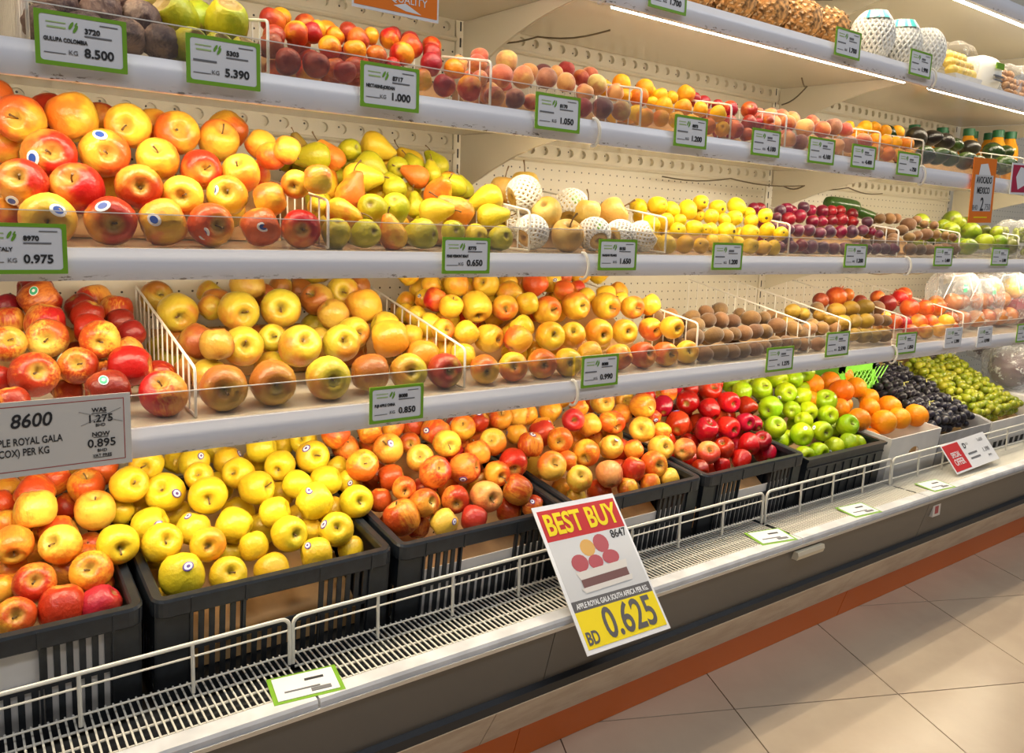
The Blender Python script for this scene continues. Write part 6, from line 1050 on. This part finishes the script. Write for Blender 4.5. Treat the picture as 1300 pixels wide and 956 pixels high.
obj('tray', MB().box(3.385, 3.525, 1.34, 1.47, z3 + 0.062, z3 + 0.10), M['tray_red'], t)
mb = MB(); mb.surf(lambda u, v: (3.455 + 0.045 * math.sin(math.pi * v) * math.cos(2 * math.pi * u), 1.39 + 0.045 * math.sin(math.pi * v) * math.sin(2 * math.pi * u), z3 + 0.142 - 0.043 * math.cos(math.pi * v)), 16, 12)
obj('yellow_fruit', mb, M['yellow_cut'], t, smooth=True)
bag('film', None, None, 3.455, 1.40, z3 + 0.135, 0.074, 0.07, 0.06, 33, parent=t, mat=M['film_thin'])
tag(obj('carton_block', MB().box(3.385, 3.525, 1.33, 1.46, z3 + 0.008, z3 + 0.060), M['print_dark']), 'dark red carton under the wrapped yellow fruit', 'box')

# clear bag on the middle shelf right of the mangos
z2 = surf_z(2, 1.31)
t = thing('grape_bag', 'clear bag of pale grapes right of the green mangos', 'bag', (3.22, 1.31, z2 + 0.002))
bag('film', None, None, 3.22, 1.31, z2 + 0.070, 0.11, 0.075, 0.066, 41, parent=t)
mb = MB()
for k in range(60):
    px, py, pz = 3.22 + random.uniform(-0.085, 0.085), 1.31 + random.uniform(-0.045, 0.045), z2 + 0.018 + random.uniform(0, 0.085)
    mb.surf(lambda u, v: (px + 0.011 * math.sin(math.pi * v) * math.cos(2 * math.pi * u), py + 0.011 * math.sin(math.pi * v) * math.sin(2 * math.pi * u), pz - 0.011 * math.cos(math.pi * v)), 8, 5)
obj('grapes', mb, M['grape_green'], t, smooth=True, kind='stuff')

# ------------------------------------------------------------------ grapes: bunches of single berries
def berry_mesh(name, mat, l):
    return mesh(name, MB().surf(lambda u, v: (math.sin(math.pi * v) * math.cos(2 * math.pi * u), math.sin(math.pi * v) * math.sin(2 * math.pi * u), -l * math.cos(math.pi * v)), 10, 7), mat, True, 180)
BK = berry_mesh('grape', M['grape_black'], 1.32); GN = berry_mesh('grape', M['grape_green'], 1.08)
def grapes(x0, x1, y0, y1, zf, sl, rad, me, nx, ny, name, labels, group, seed, hump=0.02):
    rs = random.Random(seed); seeds = []; K = []
    for j in range(ny):
        for i in range(nx):
            bx, by = x0 + (i + 0.5) * (x1 - x0) / nx + rs.uniform(-.02, .02), y0 + (j + 0.5) * (y1 - y0) / ny
            seeds.append((bx, by))
    T = []
    for i, (bx, by) in enumerate(seeds):
        T.append(thing(name, labels[i], 'grapes', (bx, by, zf + sl * (by - y0) - 0.03), group))
    th = math.atan(sl); pts = []
    for layer in (0, 1):
        sp = rad * 2.28; v = 0.0; j = 0
        while v < (y1 - y0) / math.cos(th):
            x = x0 + rad + (j % 2) * sp / 2
            while x < x1 - rad:
                px = x + rs.uniform(-0.35, 0.35) * rad; y = y0 + v * math.cos(th) + rs.uniform(-.3, .3) * rad
                b = min(range(len(seeds)), key=lambda q: (seeds[q][0] - px) ** 2 + (seeds[q][1] - y) ** 2)
                d = math.hypot(seeds[b][0] - px, (seeds[b][1] - y)) / (0.5 * (x1 - x0) / nx)
                z = zf + sl * (y - y0) + hump * (1 - min(1, d) ** 2) - layer * rad * 1.9 + rs.uniform(-.4, .4) * rad
                pts.append((b, px, y + layer * rad, z)); x += sp
            v += sp * 0.87; j += 1
    cnt = [0] * len(T)
    for b, x, y, z in pts:
        if cnt[b] >= 150: continue
        cnt[b] += 1
        o = bpy.data.objects.new('grape', me); C.objects.link(o); o.parent = T[b]; o.location = Vector((x, y, z)) - T[b].location; r = rad * rs.uniform(0.88, 1.08); o.scale = (r, r, r); o.rotation_euler = (rs.uniform(0.6, 1.8), rs.uniform(-.6, .6), rs.uniform(0, 6.28))
    for b, t in enumerate(T):
        bx, by = seeds[b]; z = zf + sl * (by - y0) + hump + rad * 1.3
        P = [(bx - 0.03, by - 0.02, z - 0.002), (bx - 0.015, by - 0.01, z + 0.006), (bx, by, z + 0.004), (bx + 0.012, by - 0.012, z + 0.008), (bx + 0.03, by + 0.004, z - 0.004)]
        obj('stalk', MB().tube(P, 0.0016, 5), M['vine'], t, smooth=True)
bl = ['black grape bunch in the grey carton, %s' % s for s in ('front left', 'front right', 'middle left', 'middle right', 'back left', 'back right')]
grapes(2.70, 2.995, 1.285, 1.58, -0.615, 0.50, 0.0142, BK, 2, 3, 'black_grape_bunch', bl, 'black grapes in the grey carton', 3)
gl = ['green grape bunch in the white carton, %s' % s for s in ('front left', 'front right', 'middle left', 'middle right', 'back left', 'back right')]
grapes(3.035, 3.44, 1.295, 1.58, -0.618, 0.52, 0.0155, GN, 2, 3, 'green_grape_bunch', gl, 'green grapes in the white carton', 4, 0.012)
for nm, x0, x1 in (('black', 2.705, 2.990), ('green', 3.034, 3.446)):
    tag(obj('pile_riser', MB().prism_x([(1.30, -0.745), (1.560, -0.712), (1.560, -0.535), (1.30, -0.676)], x0, x1), M['card']), 'sloping cardboard riser under the %s grapes' % nm, 'riser')
# film-wrapped red cabbages piled behind the grapes
RC = [(2.80, 1.655, -0.395, 0.055, 'behind the black grapes'), (2.935, 1.655, -0.392, 0.056, 'between the black and green grapes'), (3.075, 1.645, -0.395, 0.058, 'behind the left of the green grapes'), (3.215, 1.64, -0.40, 0.062, 'behind the middle of the green grapes'), (3.36, 1.62, -0.413, 0.062, 'behind the right of the green grapes'), (3.55, 1.40, -0.50, 0.085, 'right of the green grapes'), (3.69, 1.56, -0.43, 0.066, 'at the far right end, with a blue label'), (3.83, 1.40, -0.45, 0.08, 'at the edge of the picture')]
for i, (x, y, z, r, l) in enumerate(RC):
    t = thing('wrapped_cabbage', 'film-wrapped dark purple cabbage ' + l, 'cabbage', (x, y, z - r), 'film-wrapped red cabbages')
    mb = MB(); mb.surf(lambda u, v: (x + r * math.sin(math.pi * v) * math.cos(2 * math.pi * u), y + r * 0.95 * math.sin(math.pi * v) * math.sin(2 * math.pi * u), z - r * 0.92 * math.cos(math.pi * v)), 20, 14)
    obj('head', mb, M['cabbage'], t, smooth=True)
    bag('film', None, None, x, y, z + 0.006, r * 1.22, r * 1.18, r * 1.15, 60 + i, parent=t, lump=0.15, mat=M['film_wrap'])
    if i == 6: obj('blue_label', MB().box(x - 0.05, x + 0.03, y - r * 1.26, y - r * 1.24, z + 0.02, z + 0.055), M['sticker_blue'], t)
tag(obj('pile_riser', MB().prism_x([(1.616, -0.70), (1.71, -0.70), (1.71, -0.482), (1.616, -0.482)], 2.72, 3.44), M['card']), 'cardboard ledge carrying the wrapped cabbages behind the grapes', 'riser')
tag(obj('fruit_carton', MB().prism_x([(1.29, CZ + 0.012), (1.66, CZ + 0.058), (1.66, -0.59), (1.29, -0.59)], 3.475, 3.80), M['box_white']), 'white closed carton under the wrapped cabbages', 'box')

# ------------------------------------------------------------------ writing
FONT = bpy.data.fonts.load('<builtin>') if '<builtin>' in bpy.data.fonts else None
def text(name, s, parent, x, y, z, size, mat, align='LEFT', rot=(R_(90), 0, 0), sx=1.0, shear=0.0, bold=0.0, ex=0.0003):
    cu = bpy.data.curves.new(name, 'FONT'); cu.body = s; cu.size = size; cu.align_x = align; cu.extrude = ex; cu.shear = shear; cu.offset = bold; cu.resolution_u = 3
    cu.materials.append(mat)
    o = bpy.data.objects.new(name, cu); C.objects.link(o); o.parent = parent
    o.location = Vector((x, y, z)) - (base_of(parent) if parent else Vector((0, 0, 0))); o.rotation_euler = rot; o.scale = (sx, 1, 1); return o
def ring_y(out, inn, y0, y1):
    n = len(out); mb = MB()
    vs = [(x, y0, z) for x, z in out] + [(x, y0, z) for x, z in inn] + [(x, y1, z) for x, z in out]
    mb.add(vs, [(i, (i + 1) % n, n + (i + 1) % n, n + i) for i in range(n)] + [(i, 2 * n + i, 2 * n + (i + 1) % n, (i + 1) % n) for i in range(n)]); return mb
def leaf_logo(parent, x, y, z, s):
    mb = MB()
    for dx, dz, k in ((-0.35, 0.25, 1.0), (0.35, -0.25, 1.0), (0.45, 0.55, 0.55)):
        pts = []
        for i in range(10):
            a = 2 * math.pi * i / 10; u, w = 0.30 * math.cos(a) * k, 0.72 * math.sin(a) * k
            pts.append((x + s * (dx + u + 0.45 * w), y, z + s * (dz + w)))
        mb.add(pts, [tuple(range(10))])
    obj('leaf_logo', mb, M['leaf_green'], parent)
TG = [(1,0.107,0.213,0.186,0.253,'3720','GULUPA COLOMBIA','8.500'),(1,0.288,0.391,0.186,0.253,'5303','','5.390'),(1,0.55,0.655,0.184,0.254,'8717','NECTARINE-JORDAN','1.000'),(1,0.898,1.005,0.184,0.25,'8170','','1.050'),(1,1.266,1.368,0.185,0.25,'8073','','1.200'),(1,1.522,1.627,0.187,0.248,'','','4.100'),(1,1.741,1.851,0.186,0.249,'','','4.100'),(1,1.929,2.041,0.188,0.248,'','','4.400'),(1,2.153,2.271,0.184,0.248,'','','750'),
      (2,0.028,0.134,-0.081,-0.015,'8970','ARD-ITALY','0.975'),(2,0.715,0.816,-0.084,-0.019,'8775','PEARS VERMONT BEAUT','0.650'),(2,1.083,1.19,-0.079,-0.015,'8155','NASHI PEARS','1.650'),(2,1.431,1.537,-0.079,-0.016,'','','1.200'),(2,1.963,2.069,-0.074,-0.010,'','','1.200'),(2,2.441,2.553,-0.07,-0.010,'','','1.400'),(2,2.819,2.94,-0.068,-0.008,'','','1.500'),
      (3,0.584,0.69,-0.346,-0.281,'8088','FUJI APPLE CHINA','0.850'),(3,1.065,1.168,-0.326,-0.258,'8088','','0.990'),(3,1.681,1.793,-0.341,-0.278,'','','1.275'),(3,1.937,2.047,-0.319,-0.251,'','','2.590'),(3,2.301,2.415,-0.336,-0.271,'','','1.850'),(3,2.595,2.705,-0.334,-0.269,'','','1.390'),(3,2.817,2.922,-0.345,-0.275,'','','0.990'),(3,3.118,3.235,-0.345,-0.278,'','','1.100'),
      (0,1.169,1.278,0.448,0.515,'','','1.700'),(0,1.812,1.922,0.452,0.519,'','','1.700'),(0,2.164,2.277,0.454,0.521,'','','1.990')]
NOG = {(3, 2.595), (3, 2.817)}
HIDN = {}
ABOVE = {0: 'second highest shelf', 1: 'third highest shelf', 2: 'fourth highest shelf', 3: 'lowest shelf'}
lvc = {}
for lv, x0, x1, z0, z1, code, nm, price in TG:
    y = FY[lv] - 0.0155; lvc[lv] = lvc.get(lv, 0) + 1
    t = thing('price_tag', 'green-edged price tag reading %s on the %s rail, %s from left' % (price, ABOVE[lv], words_ord(lvc[lv] - 1)), 'price tag', ((x0 + x1) / 2, y + 0.001, z0), 'green-edged price tags')
    t.rotation_euler = (0, 0, 0)
    w, h = x1 - x0, z1 - z0
    obj('card', MB().box(x0 + 0.001, x1 - 0.001, y, y + 0.0012, z0 + 0.001, z1 - 0.001), M['tag_white'], t)
    white = (lv, x0) in NOG
    e = 0.0055
    obj('border', ring_y(rrect(x0, x1, z0, z1, 0.001), rrect(x0 + e, x1 - e, z0 + e, z1 - e * 0.9, 0.004), y - 0.0006, y + 0.0016), M['sign_white'] if white else M['tag_green'], t)
    yt = y - 0.0008
    text('price_text', price, t, x1 - 0.016, yt, z0 + h * 0.22, h * 0.235, M['ink'], 'RIGHT', bold=0.0004)
    text('unit_text', 'KG', t, x1 - 0.016 - len(price) * h * 0.125, yt, z0 + h * 0.23, h * 0.12, M['ink_grey'], 'RIGHT')
    if code: text('code_text', code, t, x0 + w * 0.53, yt, z0 + h * 0.66, h * 0.135, M['ink'], 'LEFT', bold=0.0003)
    if not code: obj('code_print', MB().box(x0 + w * 0.53, x0 + w * 0.70, yt, yt + 0.0004, z0 + h * 0.665, z0 + h * 0.74), M['ink_grey'], t)
    if not nm: obj('name_print', MB().box(x0 + w * 0.09, x0 + w * 0.40, yt, yt + 0.0004, z0 + h * 0.465, z0 + h * 0.505), M['ink_grey'], t)
    if nm: text('name_text', HIDN.get(nm, nm), t, x0 + w * 0.09, yt, z0 + h * 0.45, h * 0.105, M['ink'], 'LEFT', sx=min(1.0, 8.5 / max(1, len(nm)) * 1.35), bold=0.0002)
    leaf_logo(t, x0 + w * 0.41, yt, z0 + h * 0.74, h * 0.105)
    mb = MB(); mb.box(x0 + w * 0.12, x0 + w * 0.33, yt, yt + 0.0004, z0 + h * 0.785, z0 + h * 0.805); mb.box(x0 + w * 0.13, x0 + w * 0.33, yt, yt + 0.0004, z0 + h * 0.69, z0 + h * 0.72)
    obj('small_print', mb, M['ink_light_green'], t)
    mb = MB(); mb.box(x0 + w * 0.53, x0 + w * 0.83, yt, yt + 0.0004, z0 + h * 0.595, z0 + h * 0.625); mb.box(x0 + w * 0.09, x0 + w * 0.32, yt, yt + 0.0004, z0 + h * 0.225, z0 + h * 0.240); mb.box(x0 + w * 0.70, x0 + w * 0.90, yt, yt + 0.0004, z0 + h * 0.835, z0 + h * 0.855)
    obj('fine_print', mb, M['ink_grey'], t)

# 8600 sign
y = 1.2185
t = thing('price_sign', 'cream price sign with handwritten 8600, WAS 1.275 crossed out and NOW 0.895', 'sign', (0.06, y, -0.356))
x0, x1, z0, z1 = -0.11, 0.206, -0.3555, -0.2520
obj('card', MB().box(x0, x1, y, y + 0.0015, z0, z1), M['paper_cream'], t)
obj('red_frame', ring_y([(x1 - 0.0085, z0 + 0.0075), (x1 - 0.0085, z1 - 0.0065), (x0 + 0.0085, z1 - 0.0065), (x0 + 0.0085, z0 + 0.0075)], [(x1 - 0.0095, z0 + 0.0085), (x1 - 0.0095, z1 - 0.0075), (x0 + 0.0095, z1 - 0.0075), (x0 + 0.0095, z0 + 0.0085)], y - 0.0004, y), M['red_line'], t)
yt = y - 0.0006
text('handwriting', '8600', t, 0.058, yt, z1 - 0.036, 0.0265, M['ink'], 'LEFT', sx=0.92, shear=0.18, bold=0.0004)
text('name_text', 'APPLE ROYAL GALA', t, 0.119, yt, z1 - 0.060, 0.0142, M['ink'], 'RIGHT', sx=0.68, bold=0.0001)
text('name_text', '(COX) PER KG', t, 0.103, yt, z1 - 0.075, 0.0142, M['ink'], 'RIGHT', sx=0.68, bold=0.0001)
text('was_text', 'WAS', t, 0.1655, yt, z1 - 0.0240, 0.0085, M['ink'], 'CENTER', bold=0.0002)
text('was_price', '1.275', t, 0.1665, yt, z1 - 0.0385, 0.0150, M['ink'], 'CENTER', bold=0.0002)
text('was_unit', 'BHD', t, 0.1665, yt, z1 - 0.0450, 0.0062, M['ink'], 'CENTER')
text('now_text', 'NOW', t, 0.1665, yt, z1 - 0.0590, 0.0085, M['ink'], 'CENTER', bold=0.0002)
text('now_price', '0.895', t, 0.1675, yt, z1 - 0.0745, 0.0165, M['ink'], 'CENTER', bold=0.0002)
text('now_unit', 'BHD', t, 0.1675, yt, z1 - 0.0820, 0.0062, M['ink'], 'CENTER')
text('vat_text', 'VAT FREE', t, 0.1675, yt, z1 - 0.0890, 0.0058, M['ink'], 'CENTER')
obj('underline', MB().box(0.156, 0.175, yt - 0.0002, yt + 0.0003, z1 - 0.0262, z1 - 0.0256).box(0.157, 0.176, yt - 0.0002, yt + 0.0003, z1 - 0.0608, z1 - 0.0602).box(0.156, 0.179, yt - 0.0002, yt + 0.0003, z1 - 0.0902, z1 - 0.0898), M['ink'], t)
obj('strike_lines', MB().tube([(0.140, yt - 0.0004, z1 - 0.022), (0.195, yt - 0.0004, z1 - 0.0405)], 0.0003, 4).tube([(0.142, yt - 0.0004, z1 - 0.042), (0.193, yt - 0.0004, z1 - 0.0205)], 0.0003, 4), M['ink_grey'], t)
obj('holder_clip', MB().box(0.03, 0.06, y + 0.0015, Y3 - 0.010, -0.34, -0.33), M['acrylic_edge'], t)

# a sign lying in a tilted plane: corner + right + down vectors
def plane_sign(name, label, TL, TR, BL):
    TL, TR, BL = Vector(TL), Vector(TR), Vector(BL); ex = (TR - TL); w = ex.length; ex.normalize(); dn = BL - TL; dn -= ex * dn.dot(ex); h = dn.length; ez = -dn.normalized(); ey = ez.cross(ex)
    t = thing(name, label, 'sign', TL)
    m3 = Matrix((ex, ey, ez)).transposed(); t.rotation_mode = 'QUATERNION'; t.rotation_quaternion = m3.to_quaternion()
    def rect(nm, x0, x1, z0, z1, mat, d=0.0):  # fractions, origin top left
        o = bpy.data.objects.new(nm, mesh(nm, MB().box(x0 * w, x1 * w, -d - 0.0003, -d + 0.0003 if d else 0.0012, -z1 * h, -z0 * h), mat)); C.objects.link(o); o.parent = t; return o
    def txt(nm, s, x, z, size, mat, align='CENTER', sx=1.0, bold=0.0, d=0.0008, shear=0.0):
        cu = bpy.data.curves.new(nm, 'FONT'); cu.body = s; cu.size = size; cu.align_x = align; cu.extrude = 0.0002; cu.offset = bold; cu.shear = shear; cu.resolution_u = 4; cu.materials.append(mat)
        o = bpy.data.objects.new(nm, cu); C.objects.link(o); o.parent = t; o.location = (x * w, -d, -z * h); o.rotation_euler = (R_(90), 0, 0); o.scale = (sx, 1, 1); return o
    def shape(nm, mb, mat):
        mb.v = [(x * w, yy, -z * h) for x, yy, z in mb.v]
        o = bpy.data.objects.new(nm, mesh(nm, mb, mat)); C.objects.link(o); o.parent = t; return o
    return t, rect, txt, shape, w, h
t, rect, txt, shape, w, h = plane_sign('offer_sign', 'laminated BEST BUY sign in red, white and yellow leaning on the guard rail', (0.9345, 1.208, -0.5575), (1.1560, 1.208, -0.5640), (0.8632, 1.0120, -0.7780))
rect('card', 0, 1, 0, 1, M['sign_white'])
rect('red_band', 0.035, 0.975, 0.035, 0.255, M['sign_red'], 0.0006)
rect('photo_print', 0.035, 0.975, 0.255, 0.665, M['sign_photo'], 0.0006)
rect('grey_band', 0.035, 0.975, 0.665, 0.735, M['sign_grey'], 0.0006)
rect('yellow_band', 0.035, 0.975, 0.735, 0.97, M['sign_yellow'], 0.0006)
txt('headline', 'BEST BUY', 0.505, 0.212, 0.062, M['sign_yellow'], sx=0.73, bold=0.0016, d=0.0013)
txt('handwriting', '8647', 0.86, 0.318, 0.024, M['ink'], sx=0.9, bold=0.0004, d=0.0013)
txt('caption', 'APPLE ROYAL GALA SOUTH AFRICA PER KG.', 0.505, 0.718, 0.0145, M['sign_white'], sx=0.66, bold=0.0003, d=0.0013)
txt('price_text', '0.625', 0.60, 0.940, 0.082, M['sign_grey'], sx=0.76, bold=0.0013, d=0.0013)
txt('unit_text', 'BD', 0.125, 0.945, 0.034, M['sign_grey'], sx=0.72, bold=0.0008, d=0.0013)
def oval(cx, cz, rx, rz, n=16): return MB().add([(cx + rx * math.cos(2 * math.pi * i / n), -0.0012, cz + rz * math.sin(2 * math.pi * i / n)) for i in range(n)], [tuple(range(n))])
for i, (cx, cz, rx, rz, yl) in enumerate([(0.44, 0.345, 0.085, 0.060, 1), (0.61, 0.335, 0.090, 0.066, 0), (0.29, 0.435, 0.095, 0.060, 0), (0.47, 0.450, 0.085, 0.050, 0), (0.66, 0.440, 0.100, 0.050, 0)]):
    ob = shape('printed_apple', oval(cx, cz, rx, rz), M['print_apple_y' if yl else 'print_apple']); ob.location.y = -0.0001 * i
for z0_, z1_ in ((0.492, 0.545), (0.60, 0.635)): 
    shape('printed_crate', MB().add([(0.20, -0.0018, z0_), (0.82, -0.0018, z0_ - 0.012), (0.80, -0.0018, z1_ - 0.012), (0.23, -0.0018, z1_)], [(0, 1, 2, 3)]), M['print_crate'])
shape('printed_gap', MB().add([(0.23, -0.0016, 0.545), (0.79, -0.0016, 0.533), (0.79, -0.0016, 0.588), (0.23, -0.0016, 0.60)], [(0, 1, 2, 3)]), M['print_dark'])

t, rect, txt, shape, w, h = plane_sign('offer_sign', 'white SPECIAL OFFER sign with a red panel leaning against the guard rail', (2.552, 1.1825, -0.6405), (2.842, 1.1825, -0.630), (2.563, 1.121, -0.7185))
rect('card', 0, 1, 0, 1, M['sign_white'])
rect('red_panel', 0.02, 0.36, 0.05, 0.94, M['sign_red'], 0.0006)
txt('headline', 'SPECIAL', 0.19, 0.50, 0.025, M['sign_white'], sx=0.62, bold=0.0003, d=0.0013)
txt('headline', 'OFFER', 0.19, 0.76, 0.030, M['sign_white'], sx=0.72, bold=0.0003, d=0.0013)
txt('price_text', 'D', 0.45, 0.32, 0.024, M['ink'], bold=0.0006, d=0.0013); txt('price_text', '1.1', 0.52, 0.24, 0.012, M['ink'], d=0.0013)
txt('was_price', '1.650', 0.83, 0.25, 0.016, M['ink_grey'], d=0.0013); txt('now_price', '1.390', 0.84, 0.62, 0.020, M['ink_grey'], d=0.0013); txt('unit_text', 'BHD', 0.86, 0.80, 0.010, M['ink_grey'], d=0.0013)
shape('fine_print', MB().add([(0.44, -0.001, 0.50), (0.64, -0.001, 0.50), (0.64, -0.001, 0.56), (0.44, -0.001, 0.56)], [(0, 1, 2, 3)]).add([(0.44, -0.001, 0.66), (0.66, -0.001, 0.66), (0.66, -0.001, 0.72), (0.44, -0.001, 0.72)], [(0, 1, 2, 3)]), M['ink_grey'])

# AVOCADO MEXICO sign
t, rect, txt, shape, w, h = plane_sign('offer_sign', 'tall orange AVOCADO MEXICO sign hanging from the third highest shelf rail', (2.585, 1.193, 0.265), (2.738, 1.193, 0.270), (2.598, 1.193, 0.066))
rect('card', 0, 1, 0, 1, M['sign_orange']); rect('white_panel', 0.12, 0.90, 0.26, 0.82, M['sign_photo'], 0.0006)
shape('printed_blob', MB().add([(0.25, -0.0011, 0.26), (0.30, -0.0011, 0.10), (0.60, -0.0011, 0.08), (0.78, -0.0011, 0.26)], [(0, 1, 2, 3)]), M['sign_white'])
txt('name_text', 'AVOCADO', 0.51, 0.385, 0.028, M['ink'], sx=0.72, bold=0.0006, d=0.0013); txt('name_text', 'MEXICO', 0.51, 0.545, 0.028, M['ink'], sx=0.80, bold=0.0006, d=0.0013)
txt('unit_text', 'BHD', 0.22, 0.80, 0.022, M['ink_grey'], sx=0.8, d=0.0013); txt('price_text', '2', 0.50, 0.81, 0.058, M['ink'], sx=0.8, bold=0.0008, d=0.0013); txt('price_text', '.750', 0.74, 0.80, 0.028, M['ink_grey'], sx=0.9, d=0.0013)
rect('footer_print', 0.20, 0.78, 0.905, 0.925, M['sign_yellow'], 0.0008)
# crimson sign at the edge
t, rect, txt, shape, w, h = plane_sign('offer_sign', 'crimson and white sign at the right edge beside the AVOCADO MEXICO sign', (2.848, 1.193, 0.268), (3.00, 1.193, 0.274), (2.866, 1.193, 0.168))
rect('card', 0, 1, 0, 1, M['sign_white']); rect('crimson_panel', 0.05, 0.95, 0.06, 0.94, M['sign_crimson'], 0.0006)
shape('printed_blob', MB().add([(0.35, -0.0011, 0.85), (0.22, -0.0011, 0.45), (0.40, -0.0011, 0.12), (0.85, -0.0011, 0.20), (0.90, -0.0011, 0.6)], [(0, 1, 2, 3, 4)]), M['sign_white'])
# orange banner at the top
t, rect, txt, shape, w, h = plane_sign('banner_sign', 'orange banner with white OF QUALITY lettering hanging above the nectarines', (0.5325, 1.19, 0.475), (0.686, 1.19, 0.475), (0.5325, 1.19, 0.3310))
rect('card', 0, 1, 0, 1, M['sign_white']); rect('orange_panel', 0.02, 0.98, 0.02, 0.965, M['sign_orange'], 0.0006)
txt('banner_text', 'M OF QUALITY', 0.5, 0.86, 0.017, M['sign_white'], sx=0.95, d=0.0013)
shape('white_flash', MB().add([(0.46, -0.0011, 0.90), (0.60, -0.0011, 0.86), (0.79, -0.0011, 0.95), (0.60, -0.0011, 0.94)], [(0, 1, 2, 3)]), M['sign_white'])
obj('hanger', MB().box(0.55, 0.60, 1.1555, 1.1975, 0.440, 0.446), M['acrylic_edge'], t) if False else None

# price labels lying flat on the deck
for i, (x, y, a, l) in enumerate([(0.428, 1.118, -8, 'white label in a green sleeve lying on the deck below the yellow apples'), (1.61, 1.118, -12, 'white label in a green sleeve lying on the deck below the dark red apples'), (1.985, 1.112, -6, 'white label in a green sleeve lying on the deck below the green apples'), (2.40, 1.112, -5, 'white label in a green sleeve lying on the deck below the oranges')]):
    t = thing('deck_label', l, 'price tag', (x, y, -0.7272), 'green-sleeved labels on the deck'); t.rotation_euler = (R_(4), 0, R_(a))
    def dl(nm, x0, x1, y0, y1, z, mat):
        o = bpy.data.objects.new(nm, mesh(nm, MB().box(x0, x1, y0, y1, z, z + 0.0008), mat)); C.objects.link(o); o.parent = t
    dl('sleeve', -0.055, 0.055, -0.034, 0.034, 0.0012, M['tag_green']); dl('card', -0.048, 0.048, -0.028, 0.029, 0.0022, M['tag_white'])
    dl('code_print', 0.0, 0.03, 0.008, 0.013, 0.0031, M['ink']); dl('fine_print', -0.035, 0.02, -0.012, -0.009, 0.0031, M['ink_grey']); dl('price_print', 0.005, 0.036, -0.022, -0.014, 0.0031, M['ink_grey'])

# lettering becomes plain meshes
bpy.context.view_layer.update()
dg = bpy.context.evaluated_depsgraph_get()
for o in [o for o in SC.objects if o.type == 'FONT']:
    me = bpy.data.meshes.new_from_object(o.evaluated_get(dg)); nm = o.name
    n = bpy.data.objects.new('lettering', me); C.objects.link(n); n.parent = o.parent; n.location = o.location; n.rotation_euler = o.rotation_euler; n.scale = o.scale
    bpy.data.objects.remove(o); n.name = nm

# ------------------------------------------------------------------ lift everything so the floor is at z = 0
for o in TOP: o.location.z += H
for o in SC.objects:
    if o.type == 'LIGHT': o.location.z += H
